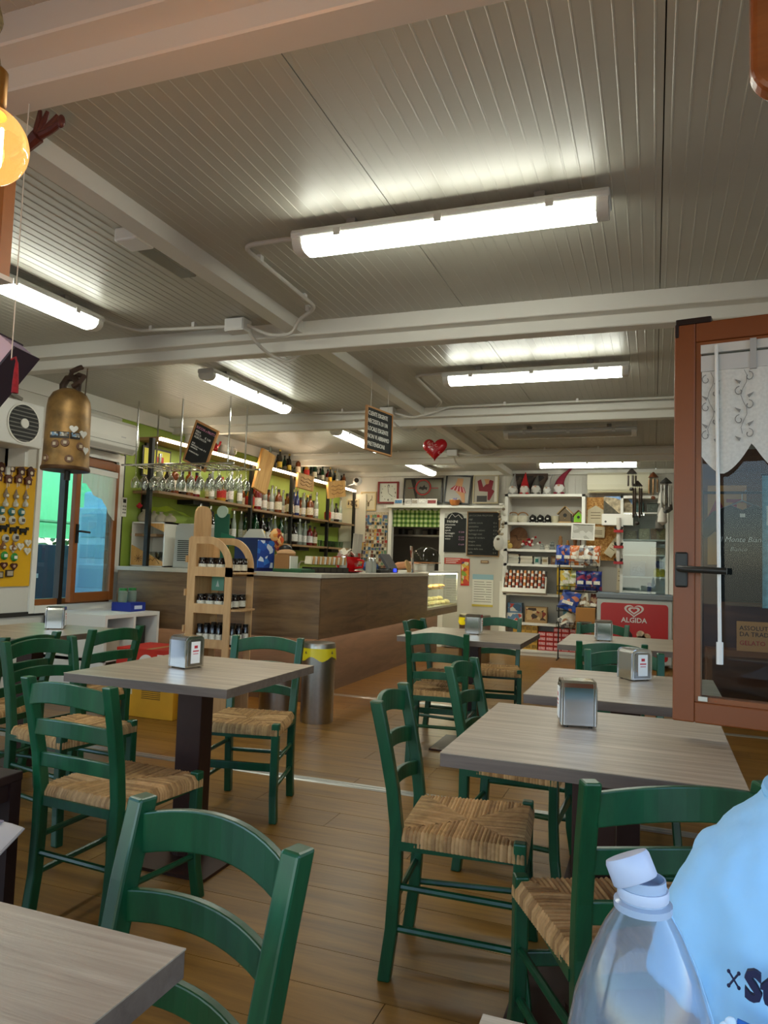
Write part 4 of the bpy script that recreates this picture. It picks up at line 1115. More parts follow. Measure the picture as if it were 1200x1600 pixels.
for i, (da, z) in enumerate(((-.48, 1.925), (-.05, 1.935), (.62, 1.92), (.15, 1.83), (-.95, 1.83))): bell_magnet('round brown souvenir magnet on the bell, ' + ('left under the plaques', 'centre under the plaques', 'right under the plaques', 'low centre near the rim', 'low left near the rim')[i], A0 + da, z, 'round', '#6a4a34')

# boxed outdoor-type fan unit at far left
ac = thing('fan_unit', 'boxy white air conditioner unit with a round black fan grille', 'air conditioner', (-4.55, 4.12, 2.0))
MB().bb(-.14, .14, -.35, .22, 0, .33).obj('case', m_white2, ac, bevel=.008)
MB().cyl((.14, .03, .165), (.146, .03, .165), .150, n=40).obj('grille_ring', m_white, ac)
MB().cyl((.1445, .03, .165), (.1475, .03, .165), .138, n=40).obj('fan_opening', M('#1c1a18', .6), ac)
for i in range(9):
    z = .165 - .125 + .03 * i; h = math.sqrt(max(0, .137 ** 2 - (z - .165) ** 2))
    MB().bb(.1475, .151, .03 - h, .03 + h, z - .005, z + .003).obj('grille_bar', M('#6f6c64', .5), ac)
MB().cyl((.148, .03, .165), (.156, .03, .165), .036, n=24).obj('hub', m_white, ac)
MB().bb(-.14, .06, .14, .17, -.14, 0).bb(-.14, -.11, .14, .17, -.2, 0).obj('bracket', m_white2, ac)
MB().tube([(-.1, .22, .40), (-.1, .1, .43), (-.1, -.2, .42), (-.1, -.4, .44)], .018, 8).obj('pipe', M('#8f8a80', .6), ac, smooth=True)
ai = thing('wall_air_conditioner', 'long white indoor air conditioner above the left window', 'air conditioner', (-4.69, 5.14, 2.13))
MB().prism([(0, .02), (.17, 0), (.20, .04), (.21, .12), (.195, .26), (.15, .285), (0, .285)], -.40, .40, 'Y').obj('case', m_white, ai, bevel=.006) if False else MB().add([], []) 
b = MB(); prof = [(0, .02), (.15, -.0), (.20, .05), (.212, .12), (.20, .25), (.16, .285), (0, .285)]
vs_ = [(x, y, z) for y in (-.41, .41) for x, z in prof]; k = len(prof)
b.add(vs_, [tuple(range(k)), tuple(range(2 * k - 1, k - 1, -1))] + [(i, k + i, k + (i + 1) % k, (i + 1) % k) for i in range(k)]).obj('case', m_white, ai, bevel=.008)
MB().box((.175, 0, .028), (.05, .76, .006), 0, 0, -.75).obj('louvre', M('#c9c6bd', .4), ai)
MB().bb(.2065, .2085, -.40, .40, .075, .079).obj('seam', M('#7f7b72', .6), ai)
MB().bb(.206, .212, .16, .22, .13, .14).obj('badge', M('#b7b5b0', .3), ai)

# left window: white reveal frame, brown fixed frame, opened sash with curtain
lw = structure(thing('window_1', None, None, (XL, 0, 0)))
for q in ((-.08, .02, 4.58, 4.63, .72, 2.14), (-.08, .02, 5.53, 5.60, .72, 2.14), (-.08, .02, 4.63, 5.53, 2.07, 2.14), (-.08, .03, 4.63, 5.53, .72, .78)):
    MB().bb(*q).obj('window_frame', m_white, lw)
m_br2 = M('#8a5024', .4, noise=.1, scale=6)
for q in ((-.06, -.01, 4.63, 4.66, .78, 2.07), (-.06, -.01, 4.63, 5.53, .78, .83), (-.06, -.01, 4.63, 5.53, 2.03, 2.07), (-.06, -.01, 5.49, 5.53, .78, 2.07), (-.06, .0, 4.90, 4.94, .78, 2.07)):
    MB().bb(*q).obj('window_frame', m_br2 if q[2] != 4.90 else M('#2c1c12', .5), lw)
MB().bb(-.04, -.034, 4.66, 5.49, .83, 2.03).obj('pane', m_pane, lw)
sl = thing('window_sash', 'brown window sash with black handle and lace curtain, ajar in the left wall', 'window sash', (XL + .01, 5.50, .80), math.radians(186))
W_, H_ = .60, 1.24
for q in ((0, .06, 0, H_), (W_ - .06, W_, 0, H_), (.06, W_ - .06, 0, .08), (.06, W_ - .06, H_ - .07, H_)):
    MB().bb(-.045, 0, q[0], q[1], q[2], q[3]).obj('sash_bar', m_br2, sl, bevel=.004)
MB().bb(-.026, -.02, .06, W_ - .06, .08, H_ - .07).obj('pane', m_pane, sl)
MB().bb(-.06, -.045, W_ - .045, W_ - .02, .50, .66).tube([(-.06, W_ - .03, .60), (-.09, W_ - .03, .60), (-.09, W_ - .15, .595)], .009, 8).obj('handle', m_black, sl)
MB().bb(-.062, -.045, .05, W_ - .05, H_ - .13, H_ - .08).obj('curtain_rod', m_white2, sl)
b = MB(); b.grid(lambda u, v: (-.054 + .004 * math.sin(u * 40), .06 + u * (W_ - .12), H_ - .12 - v * (.12 + .28 * (1 - u) ** 1.5 + .02 * math.sin(u * 12))), 40, 6)
b.obj('curtain', M('#d5d2c6', .85, trans=.25), sl, smooth=True)
# outside the left window
o = thing('awning', 'bright green awning seen through the left window', 'awning', (0, 0, 0))
MB().box((-7.6, 6.1, 2.35), (.06, 6.5, 1.9), 0, 0, .1).obj('canvas', M('#8dffa6', .8), o)
MB().cyl((-7.55, 2.9, 1.62), (-7.55, 9.3, 1.62), .02, n=8).obj('hem_bar', M('#3a9a55', .5), o)
hb = thing('garden_hedge', 'leafy green hedge behind the left window', 'hedge', (-9.5, 7.5, 0))
b = MB(); rr = random.Random(3)
for i in range(2600):
    x, y, z = rr.gauss(0, .35), rr.uniform(-4.5, 4.5), abs(rr.gauss(.9, .55))
    a, c_ = rr.uniform(0, 6.28), rr.uniform(-1, 1); s = rr.uniform(.06, .13)
    d1 = Vector((math.cos(a), math.sin(a), c_)).normalized() * s; d2 = Vector((-math.sin(a), math.cos(a), rr.uniform(-1, 1))).normalized() * s * .5
    p = Vector((x, y, z)); b.add([p - d1, p - d2, p + d1, p + d2], [(0, 1, 2, 3)])
q = b.obj('foliage', M('#4c7a3a', .6, noise=.4, scale=2), hb); q['kind'] = 'stuff'
MB().cyl((0, -2, 0), (0, -2, 1.2), .05, n=8).cyl((0, 1, 0), (0, 1, 1.2), .05, n=8).obj('trunk', M('#4a3a2a', .8), hb)
o = thing('grey_bin_store', 'slate grey cabinet standing outside the left window', 'cabinet', (-6.9, 6.55, 0))
MB().bb(-.4, .4, -1.2, .35, 0, 1.30).obj('body', M('#3f4a55', .6, noise=.05), o, bevel=.01)
MB().bb(.4, .405, -.55, -.50, .1, 1.25).obj('seam', m_ink, o)
MB().bb(.4, .41, -.2, -.1, .92, .97).obj('plate', m_white, o)
o = thing('parked_van', 'pale blue-white van door panel seen through the left window', 'van', (-5.78, 7.30, 0))
MB().bb(-.6, .6, -.36, .9, .35, 1.95).obj('body', M('#cfeaf6', .35), o, bevel=.04)
MB().bb(-.62, .3, -.46, -.36, .5, 1.75).bb(-.1, .5, -.40, -.30, 1.95, 2.02).obj('door', M('#d8f0fa', .35), o, bevel=.02)
for q in ((-.50, .12, 1.40, 1.68), (-.50, -.05, 1.16, 1.32), (-.50, -.10, .82, 1.08)):
    MB().bb(q[0], q[1], -.468, -.46, q[2], q[3]).obj('pressed_panel', M('#b4d4e2', .35), o, bevel=.004)
MB().tube([(-.35, -.48, .62), (-.2, -.49, .60), (-.05, -.49, .72), (.1, -.49, .78), (.25, -.48, 1.0)], .03, 8).obj('trim', M('#5a7688', .4), o, smooth=True)
MB().bb(.602, .62, -.2, .55, 1.30, 1.78).obj('window', M('#8fb6ca', .2), o, bevel=.02)
MB().tube([(.61, -.15, .9), (.63, .1, .9), (.63, .2, 1.1), (.63, .1, 1.2), (.61, -.15, 1.2)], .02, 8).obj('handle', M('#7fa9c0', .4), o, smooth=True)
MB().tube([(.61, .2, .55), (.64, .4, .7), (.64, .5, .95)], .03, 8).obj('trim', M('#5a7688', .4), o, smooth=True)
for y in (-.1, .65): MB().cyl((.45, y, .3), (.62, y, .3), .3, n=20).obj('wheel', m_black, o)
structure(MB().bb(-30, XL - .1, -10, 30, -.3, -.15).obj('ground', M('#8b8a84', .9)))

# yellow magnet board and its magnets
yb = MB().bb(XL + .001, XL + .014, 3.55, 4.57, .94, 1.87).obj('magnet_board', M('#d8a412', .55, noise=.03), None)
tag(yb, 'yellow board covered with rows of souvenir magnets on the left wall', 'board')
MB().bb(XL + .001, XL + .016, 3.55, 4.57, 1.87, 1.885).obj('edge_strip', M('#b9860c', .5), yb)
def mini(kind, col, col2):
    if kind == 'gnome':
        b = MB().lathe([(.02, -.025), (.023, 0), (.012, .015), (.002, .05)], n=8).obj('magnet', M(col, .5), None, smooth=True); MB().ball((.012, 0, -.01), .014, 8, 6).obj('beard', M(col2, .6), b, smooth=True)
    elif kind == 'cow':
        b = MB().bb(-.008, .008, -.036, .03, -.014, .018).obj('magnet', M(col, .5), None, bevel=.005); MB().bb(-.007, .010, .024, .044, .004, .028).bb(-.006, .006, -.034, -.022, -.034, -.014).bb(-.006, .006, .014, .026, -.034, -.014).obj('relief', M(col2, .5), b)
    elif kind == 'heart':
        b = MB(); n_ = 20; hp = heart_outline(.034, n_)
        b.prism([(y, z) for y, z in hp], -.006, .006, 'X'); b = b.obj('magnet', M(col, .45), None); MB().ball((.006, 0, 0), (.004, .014, .012), 8, 6).obj('relief', M(col2, .5), b)
    elif kind == 'round':
        b = MB().lathe([(.03, -.008), (.034, 0), (.024, .012)], n=12, axis='X').obj('magnet', M(col, .45), None, smooth=True); MB().bb(.012, .016, -.014, .014, -.012, .012).obj('relief', M(col2, .5), b)
    elif kind == 'clock':
        b = MB().prism([(-.03, -.03), (.03, -.03), (.03, .01), (.042, .01), (0, .045), (-.042, .01), (-.03, .01)], -.01, .012, 'X').obj('magnet', M(col, .5), None); MB().cyl((.012, 0, -.008), (.016, 0, -.008), .014, n=10).bb(0, .006, -.012, -.006, -.065, -.03).bb(0, .006, .006, .012, -.055, -.03).obj('relief', M(col2, .5), b)
    else:
        b = MB().bb(-.006, .008, -.034, .034, -.026, .026).obj('magnet', M(col, .45), None); MB().bb(.008, .010, -.026, .026, -.018, .018).obj('relief', M(col2, .5), b)
    return tag(b, 'x', 'magnet')
rows = [(1.85, 'clock', '#4a2418', '#d8c8b0', 7, .0, 'brown cuckoo clock magnet in the top row of the yellow board'), (1.77, 'clock', '#5a2c1c', '#d8c8b0', 6, .02, 'brown cuckoo clock magnet in the second row of the yellow board'),
        (1.655, 'gnome', '#8a7a6a', '#e0dcd2', 8, .03, 'little grey gnome magnet in the row under the cuckoo clocks'), (1.585, 'gnome', '#b9b4a8', '#e6e2da', 5, .03, 'little white gnome magnet on the yellow board'),
        (1.525, 'round', '#2f6a6a', '#d8d4ca', 6, .06, 'teal round magnet on the yellow board'), (1.455, 'round', '#c9c4b8', '#5a4a3a', 6, .05, 'pale round magnet in the middle of the yellow board'),
        (1.385, 'cow', '#14120f', '#1c1a16', 6, .03, 'black cow magnet on the yellow board'), (1.315, 'round', '#b8b4aa', '#403a34', 5, .10, 'grey and white round magnet below the black cows'),
        (1.245, 'gnome', '#7a5236', '#cfc4b0', 5, .12, 'brown pointed magnet below the round ones'), (1.175, 'round', '#2e8a3a', '#e2ded4', 5, .10, 'green and white round magnet on the yellow board'),
        (1.105, 'heart', '#4a2018', '#b08a70', 5, .10, 'dark heart magnet near the bottom of the yellow board'), (1.035, 'plaque', '#3a2e26', '#a89a84', 4, .14, 'dark plaque magnet in the bottom row of the yellow board')]
for z, kind, c1, c2, n_, off, lb in rows:
    src = None
    for i in range(n_):
        y = 4.50 - off - i * .095
        c = (XL + .024, y, z + rnd.uniform(-.008, .008))
        if src is None: src = mini(kind, c1, c2); src.location = c; src['label'] = lb; src['group'] = lb
        else: again(src, lb, c, 0, lb)
src = None
for i, (y, z) in enumerate(((4.52, 1.285), (4.45, 1.255), (4.38, 1.235), (4.52, 1.22))):
    o = mini('heart', '#d8d2c4', '#c8c2b4') if src is None else None
    if o: src = o; o.location = (XL + .024, y, z); o['label'] = 'cream heart magnet at the right of the yellow board'; o['group'] = o['label']
    else: again(src, src['label'], (XL + .024, y, z), 0, src['label'])
# white shelf unit under the window
ws = thing('low_shelf', 'low white shelf with boxes below the left window', 'shelf', (-4.36, 5.10, 0))
for q in ((-.32, .30, -.36, .32, .70, .73), (-.32, .30, -.36, .32, .36, .385), (-.32, .30, -.36, -.33, 0, .70), (-.32, .30, .29, .32, 0, .70), (-.32, .30, -.02, .01, .385, .70), (-.32, -.30, -.36, .32, 0, .7)):
    MB().bb(*q).obj('board', m_white, ws)
for i, (y, z, d, c, lb) in enumerate(((4.90, .385, (.3, .22, .17), '#b8aa94', 'beige carton on the low white shelf under the window'), (5.24, .385, (.3, .18, .22), '#26221f', 'black carton on the low white shelf under the window'), (4.95, .02, (.3, .25, .22), '#4a3a2c', 'dark basket low on the white shelf'), (5.28, .73, (.2, .2, .07), '#1c2f8a', 'blue box on top of the low white shelf'))):
    t = thing('storage_box', lb, 'box', (-4.28, y, z)); MB().box((0, 0, d[2] / 2), d).obj('box', M(c, .6), t, bevel=.004); MB().box((.0, 0, d[2] + .003), (d[0] * .98, d[1] * .98, .006)).obj('lid', M(c, .5, noise=.1), t)
    if i == 3: MB().box((.101, 0, .035), (.002, .1, .03)).obj('print', M('#c8d0e8', .6), t)
for i, y in enumerate((5.22, 5.34)):
    o = simple_lathe('glass_jar', ('nearer glass jar on the blue box under the window', 'farther glass jar on the blue box under the window')[i], 'jar', [(.035, 0), (.04, .01), (.04, .09), (.03, .10)], M('#9fb0a0', .1, trans=.5), (-4.30, y, .806))
    MB().lathe([(.034, .10), (.034, .12)], n=12).obj('lid', M('#2a7a3a', .4), o)
# ================================================================ back wall: hatch, clock, pictures, chalkboards
def picture(name, label, c, w, h, fm, im, fw=.02, ry=0, rx=0, cat='picture', mat_w=0):
    t = thing(name, label, cat, c, 0); t.rotation_euler = (rx, ry, 0)
    for q in ((-w / 2, w / 2, h / 2 - fw, h / 2), (-w / 2, w / 2, -h / 2, -h / 2 + fw), (-w / 2, -w / 2 + fw, -h / 2 + fw, h / 2 - fw), (w / 2 - fw, w / 2, -h / 2 + fw, h / 2 - fw)):
        MB().bb(q[0], q[1], -.022, 0, q[2], q[3]).obj('frame_bar', fm, t)
    MB().bb(-w / 2 + fw, w / 2 - fw, -.008, -.002, -h / 2 + fw, h / 2 - fw).obj('image', im, t)
    return t
YW = YB - .008
ck = thing('wall_clock', 'square clock in a dark red frame on the back wall', 'clock', (-3.87, YW, 2.305))
for q in ((-.17, .17, .145, .17), (-.17, .17, -.17, -.145), (-.17, -.145, -.145, .145), (.145, .17, -.145, .145)): MB().bb(q[0], q[1], -.04, 0, q[2], q[3]).obj('frame_bar', M('#7a1d1c', .4), ck)
MB().bb(-.145, .145, -.015, -.005, -.145, .145).obj('dial', M('#cdd0c4', .5), ck)
for i in range(12):
    a = PI / 6 * i; r = .115
    MB().box((r * math.sin(a), -.0165, r * math.cos(a)), (.012, .002, .024 if i % 3 == 0 else .01)).obj('hour_mark', m_ink, ck)
text('12', .05, m_ink, ck, (-.028, -.017, .085), (PI / 2, 0, 0)); text('6', .05, m_ink, ck, (-.014, -.017, -.125), (PI / 2, 0, 0))
MB().prism([(-.005, -.01), (.005, -.01), (.07, -.055), (.066, -.062)], -.0185, -.017, 'Y').obj('hour_hand', m_ink, ck)
MB().prism([(-.004, 0), (.004, 0), (-.008, .09), (-.012, .09)], -.020, -.0185, 'Y').obj('minute_hand', m_ink, ck)
pm = picture('framed_mirror', 'dark framed pub mirror with a red ring emblem on the ledge', (-3.30, YB - .05, 2.335), .62, .38, M('#2a2521', .4), M('#8f8c82', .12, .8), .022, 0, math.radians(-6), 'mirror')
MB().tube([(.0 + .115 * math.cos(a), -.012, .045 + .115 * math.sin(a)) for a in [2 * PI * i / 28 for i in range(28)]], .011, 6, True).obj('emblem_ring', M('#9a2a28', .5), pm)
MB().cyl((0, -.010, .045), (0, -.013, .045), .095, n=28).obj('emblem_disc', M('#6b655a', .5), pm)
MB().prism([(-.07, .02), (-.05, .06), (-.01, .05), (.02, .085), (.035, .05), (.07, .045), (.06, .0), (.03, .02), (.0, .0), (-.03, .015)], -.016, -.013, 'Y').obj('emblem_figure', m_ink, pm)
for s in (-1, 1): MB().bb(s * .13, s * .24, -.012, -.008, .03, .04).obj('emblem_bar', M('#9a2a28', .5), pm)
text('BIRRA', .05, M('#4a3a34', .5), pm, (-.10, -.012, -.13), (PI / 2, 0, 0))
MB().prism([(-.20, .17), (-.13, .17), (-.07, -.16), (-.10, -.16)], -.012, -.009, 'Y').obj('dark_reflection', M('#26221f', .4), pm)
# skirt poster
pp = picture('framed_poster', 'black framed poster of a striped red skirt and legs, leaning on the ledge', (-2.755, YB - .05, 2.345), .40, .44, m_black, M('#9c968a', .5), .022, math.radians(4), math.radians(-5), 'poster')
MB().prism([(-.02, .17), (.07, .17), (.06, .05), (.10, -.02), (-.06, .0), (-.05, .05)], -.0115, -.009, 'Y').obj('print_torso', M('#b9875a', .6), pp)
MB().prism([(-.05, .06), (.09, .04), (.13, -.05), (-.12, .0)], -.013, -.0115, 'Y').obj('print_skirt', M('#a02a30', .6), pp)
for i in range(4): MB().prism([(-.04 + .035 * i, .055 - .005 * i), (-.03 + .035 * i, .054 - .005 * i), (-.065 + .06 * i, -.015 - .01 * i), (-.085 + .06 * i, -.01 - .01 * i)], -.0145, -.013, 'Y').obj('print_stripe', M('#d0a8a0', .6), pp)
MB().prism([(-.04, -.02), (.11, -.045), (.13, -.19), (.09, -.195), (.05, -.10)], -.0115, -.009, 'Y').obj('print_legs', M('#b9875a', .6), pp)
pr = picture('framed_poster', 'pale framed poster with dark red shapes, rightmost on the ledge', (-2.33, YB - .05, 2.35), .38, .43, M('#b8a884', .5), M('#a49c8c', .5), .016, 0, math.radians(-5), 'poster')
MB().prism([(-.13, .12), (-.08, .15), (-.04, .03), (.06, .14), (.11, .12), (.09, .0), (.13, -.03), (.06, -.17), (.03, -.16), (.03, -.04), (-.10, -.03)], -.0115, -.009, 'Y').obj('print_shape', M('#7a1a24', .6), pr)
MB().prism([(-.03, .15), (.05, .15), (.04, .08), (.0, .07)], -.0125, -.0115, 'Y').obj('print_skin', M('#b9875a', .6), pr)
MB().bb(-.13, .02, -.0115, -.009, -.19, -.10).obj('print_block', M('#3a3632', .6), pr)
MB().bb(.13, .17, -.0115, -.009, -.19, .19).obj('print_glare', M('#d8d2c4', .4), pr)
o = thing('card_row', 'row of printed cards standing on the hatch ledge below the pub mirror', 'cards', (-3.36, YB - .14, 2.10))
for i, (x, w, c) in enumerate(((-.30, .14, '#5a8ab4'), (-.15, .10, '#b8b4aa'), (-.04, .10, '#9a9080'), (.08, .13, '#d8d4cc'), (.23, .16, '#8a3a3a'))):
    k = MB().box((x, 0, .05), (w, .006, .10), 0, -.15).obj('card', M('#dcd8ce', .6), o); MB().box((x, -.006, .055), (w * .8, .004, .05), 0, -.15).obj('print', M(c, .6, noise=.4, scale=40), o)
o = thing('candy_bowl', 'orange bowl of wrapped sweets on the ledge under the skirt poster', 'bowl', (-2.78, YB - .13, 2.10))
MB().lathe([(.055, 0), (.075, .04), (.085, .08), (.078, .075)], n=18).obj('bowl', M('#b8703a', .35), o, smooth=True)
for i in range(7): MB().ball((rnd.uniform(-.05, .05), rnd.uniform(-.05, .05), .082 + .01 * (i % 3)), (.022, .016, .014), 8, 6).obj('sweet', M(('#8a86b0', '#c8b89a', '#7a74a0')[i % 3], .4), o, smooth=True)
# antler picture, collage board
pa = picture('framed_drawing', 'pale framed drawing of antlers at the left of the clock', (-4.20, YW, 2.17), .26, .30, M('#c2a878', .5), M('#cfc6aa', .6), .02, 0, 0)
for s in (-1, 1):
    MB().tube([(0, -.010, -.02), (s * .03, -.010, .01), (s * .06, -.010, .05), (s * .055, -.010, .09)], .004, 5).tube([(s * .04, -.010, .02), (s * .07, -.010, .02)], .003, 5).obj('print_antler', M('#5a4a34', .7), pa)
MB().prism([(-.015, -.02), (.015, -.02), (.01, -.08), (-.01, -.08)], -.011, -.008, 'Y').obj('print_head', M('#5a4a34', .7), pa)
co = MB().bb(-4.34, -3.87, YB - .02, YB - .002, 1.12, 2.0).obj('collage_board', M('#b7ab92', .7, noise=.3, scale=60), None); tag(co, 'pin board covered with postcards and photos left of the kitchen hatch', 'pin board')
rc = random.Random(5); pc = ['#8a6a4a', '#4a6a8a', '#c8bfa4', '#a83a30', '#d8d2c0', '#3a3a34', '#6a8a6a', '#c89a4a', '#7a4a3a', '#5a5a7a']
for r in range(15):
    for c_ in range(11):
        w, h = rc.uniform(.026, .044), rc.uniform(.03, .055)
        x, z = -4.318 + c_ * .0425 + rc.uniform(-.008, .008), 1.15 + r * .056 + rc.uniform(-.008, .008)
        k = MB().box((0, 0, 0), (w, .003, h)).obj('postcard', M(pc[rc.randrange(10)], .6, noise=.5, scale=45), None, loc=(x, YB - .022 - .0015 * ((r * 3 + c_) % 5), z)); k.rotation_euler = (0, rc.uniform(-.15, .15), 0); k.parent = co
# gingham curtain, hatch interior
def gingham():
    m, nt, bs = newmat('green_gingham'); L = nt.links.new
    tc = nt.nodes.new('ShaderNodeTexCoord'); sp = nt.nodes.new('ShaderNodeSeparateXYZ'); L(tc.outputs['Object'], sp.inputs[0])
    outs = []
    for ax in (0, 2):
        a = nt.nodes.new('ShaderNodeMath'); a.operation = 'MULTIPLY'; a.inputs[1].default_value = 14.0; L(sp.outputs[ax], a.inputs[0])
        b_ = nt.nodes.new('ShaderNodeMath'); b_.operation = 'FRACT'; L(a.outputs[0], b_.inputs[0])
        g = nt.nodes.new('ShaderNodeMath'); g.operation = 'GREATER_THAN'; g.inputs[1].default_value = .5; L(b_.outputs[0], g.inputs[0]); outs.append(g)
    s = nt.nodes.new('ShaderNodeMath'); s.operation = 'ADD'; L(outs[0].outputs[0], s.inputs[0]); L(outs[1].outputs[0], s.inputs[1])
    h = nt.nodes.new('ShaderNodeMath'); h.operation = 'MULTIPLY'; h.inputs[1].default_value = .5; L(s.outputs[0], h.inputs[0])
    r = nt.nodes.new('ShaderNodeValToRGB'); r.color_ramp.interpolation = 'CONSTANT'; r.color_ramp.elements.new(.5)
    for e, (p, c) in zip(r.color_ramp.elements, ((0, '#b9c48a'), (.4, '#6a8a3c'), (.9, '#2f5218'))): e.position = p; e.color = (*srgb(c), 1)
    L(h.outputs[0], r.inputs[0]); L(r.outputs[0], bs.inputs['Base Color']); bs.inputs['Roughness'].default_value = .85
    return m
gc = MB().grid(lambda u, v: (-3.80 + .78 * u, YB + .03 + .012 * math.sin(u * 45), 2.05 - .27 * v), 60, 2).obj('gingham_curtain', gingham(), None, smooth=True); tag(gc, 'green gingham half curtain across the kitchen hatch', 'curtain')
MB().cyl((-3.80, YB + .03, 2.045), (-3.02, YB + .03, 2.045), .008, n=8).obj('rod', m_white2, gc)
ks = thing('kitchen_shelf', 'steel kitchen shelf with pans inside the dark hatch', 'shelf', (-3.42, 11.6, 0))
MB().bb(-.7, .6, -.2, .2, 1.66, 1.69).obj('shelf_board', m_steel, ks); MB().bb(-.7, .6, -.2, .2, .88, .92).obj('worktop', m_steel, ks)
for x in (-.68, .58): MB().bb(x - .015, x + .015, -.2, -.17, 0, 1.69).obj('upright', m_steel, ks)
for i in range(4):
    o = simple_lathe('saucepan', ('dark pan at the left of the kitchen shelf', 'wide steel pan on the kitchen shelf', 'black pan on the kitchen shelf', 'small red pot at the right of the kitchen shelf')[i], 'pan', [(.08, 0), (.085, .10), (.078, .10), (.07, .01)], M(('#2a2826', '#8a867c', '#1f1d1b', '#7a1d18')[i], .4), (-3.9 + i * .25, 11.55, 1.69))
    MB().cyl((.08, 0, .085), (.20, 0, .09), .009, n=6).obj('handle', m_black, o)
for i in range(5):
    o = simple_lathe('canister', ('pale canister on the kitchen worktop', 'red canister on the kitchen worktop', 'steel canister on the kitchen worktop', 'tall white canister on the kitchen worktop', 'second red canister on the kitchen worktop')[i], 'canister', [(.05, 0), (.05, .22 + .05 * (i % 3)), (.02, .24 + .05 * (i % 3))], M(('#8f8a78', '#8a1c18', '#9a968c', '#b0aca0', '#951f1a')[i], .4), (-3.75 + i * .19, 11.5, .92))
    MB().lathe([(.051, .18), (.051, .2)], n=14).obj('band', m_ink, o)
kl = thing('kitchen_fill_light', 'added fill light, unseen on the kitchen ceiling beyond the hatch', 'light', (-3.4, 11.9, ZC)); MB().bb(-.5, .5, -.05, .05, -.03, 0).obj('housing', m_white2, kl); MB().bb(-.48, .48, -.04, .04, -.05, -.03).obj('cover', emit('kitchen_fill_glow', '#fff0d8', 5), kl)  # unseen lamp added to brighten the dark kitchen behind the hatch
# chalkboards on the back wall
kb = thing('arched_chalkboard', 'arched chalkboard with mountain drawing and drinks list on the back wall', 'chalkboard', (-2.79, YB - .03, 1.72))
out = [(-.165, -.31), (.165, -.31), (.165, .20)] + [(.13 * math.cos(a), .20 + .085 * math.sin(a)) for a in [PI * i / 10 for i in range(11)]] + [(-.165, .20)]
MB().prism(out, -.006, .006, 'Y').obj('slate', m_slate, kb)
MB().tube([(-.10, -.007, .19), (-.05, -.007, .265), (0, -.007, .215), (.05, -.007, .25), (.11, -.007, .19)], .004, 5).obj('chalk_drawing', m_chalk, kb)
text('PANINI', .052, m_chalk, kb, (-.125, -.008, .13), (PI / 2, 0, 0))
text('prosciutto\nsalame\nspeck\nformaggio\nverdure\nmisto', .037, m_chalk, kb, (-.15, -.008, .09), (PI / 2, 0, 0), line=1.15)
text('€ 5,00\n\n€ 5,50\n€ 6,00\n\n€ 6,00', .032, M('#b98aa6', .9), kb, (.06, -.008, -.02), (PI / 2, 0, 0), line=1.15)
bbd = chalkboard('menu_chalkboard', 'large chalkboard densely written in faint chalk, thin wooden frame', (-2.36, YB - .035, 1.69), .49, .66, (0, 0, 0), M('#8a6a44', .6), 'chalkboard', .014)
for i in range(11):
    text(('LA CUCINA PROPONE', 'oggi', 'polenta concia', 'spezzatino', 'tagliere di salumi', 'formaggi misti', 'zuppa di verdure', 'lasagne', 'insalata mista', 'torta della casa', 'caffè')[i], .036, M('#7f8078', .9), bbd, (-.22, -.0055, .26 - i * .055), (PI / 2, 0, 0))
    if i > 1: text('€ %d' % (4 + i % 5), .034, M('#7f8078', .9), bbd, (.15, -.0055, .26 - i * .055), (PI / 2, 0, 0))
o = thing('ice_cream_poster', 'tall colourful poster with red border on the grey door', 'poster', (-2.62, YB - .024, 1.12))
MB().bb(-.065, .065, -.004, 0, -.20, .20).obj('sheet', M('#b8281e', .5), o); MB().bb(-.055, .055, -.006, -.004, -.17, .15).obj('print', patches('fruit_print', ['#d98a2a', '#c8b04a', '#7a9a3a', '#b8402a', '#d8c8a0', '#5a3a7a'], 16), o)
o = MB().bb(-.14, .14, -.004, 0, -.045, .045).obj('notice_strip', M('#b5362c', .6), None, loc=(-2.80, YB - .026, 1.28)); tag(o, 'red and white strip notice beside the colourful poster', 'notice')
for i in range(3): MB().bb(-.12, .10 - .03 * i, -.006, -.004, .02 - .025 * i, .03 - .025 * i).obj('print', M('#dccfc4', .6), o)
o = thing('price_sheet', 'white printed sheet with blue header and yellow foot on the grey door', 'notice', (-2.35, YB - .024, .86))
MB().bb(-.155, .155, -.003, 0, -.235, .235).obj('sheet', M('#d8d6cc', .6), o); MB().bb(-.155, .155, -.0045, -.003, .16, .235).obj('header', M('#8fb4c0', .6), o); MB().bb(-.155, .155, -.0045, -.003, -.235, -.205).obj('footer', M('#c8b24a', .6), o)
for i in range(9): MB().bb(-.13, .02 + .02 * (i % 3), -.0045, -.003, .12 - .036 * i, .128 - .036 * i).obj('print', M('#77756c', .7), o); MB().bb(.05, .13, -.0045, -.003, .12 - .036 * i, .128 - .036 * i).obj('print', M('#77756c', .7), o)
o = MB().bb(-.06, .06, -.006, 0, -.022, .022).obj('door_plate', M('#8a6a4a', .5), None, loc=(-2.33, YB - .024, 1.28)); tag(o, 'small wooden name plate on the grey door', 'plate')
MB().bb(-.045, .045, -.008, -.006, -.008, .008).obj('print', M('#c8b08a', .6), o)

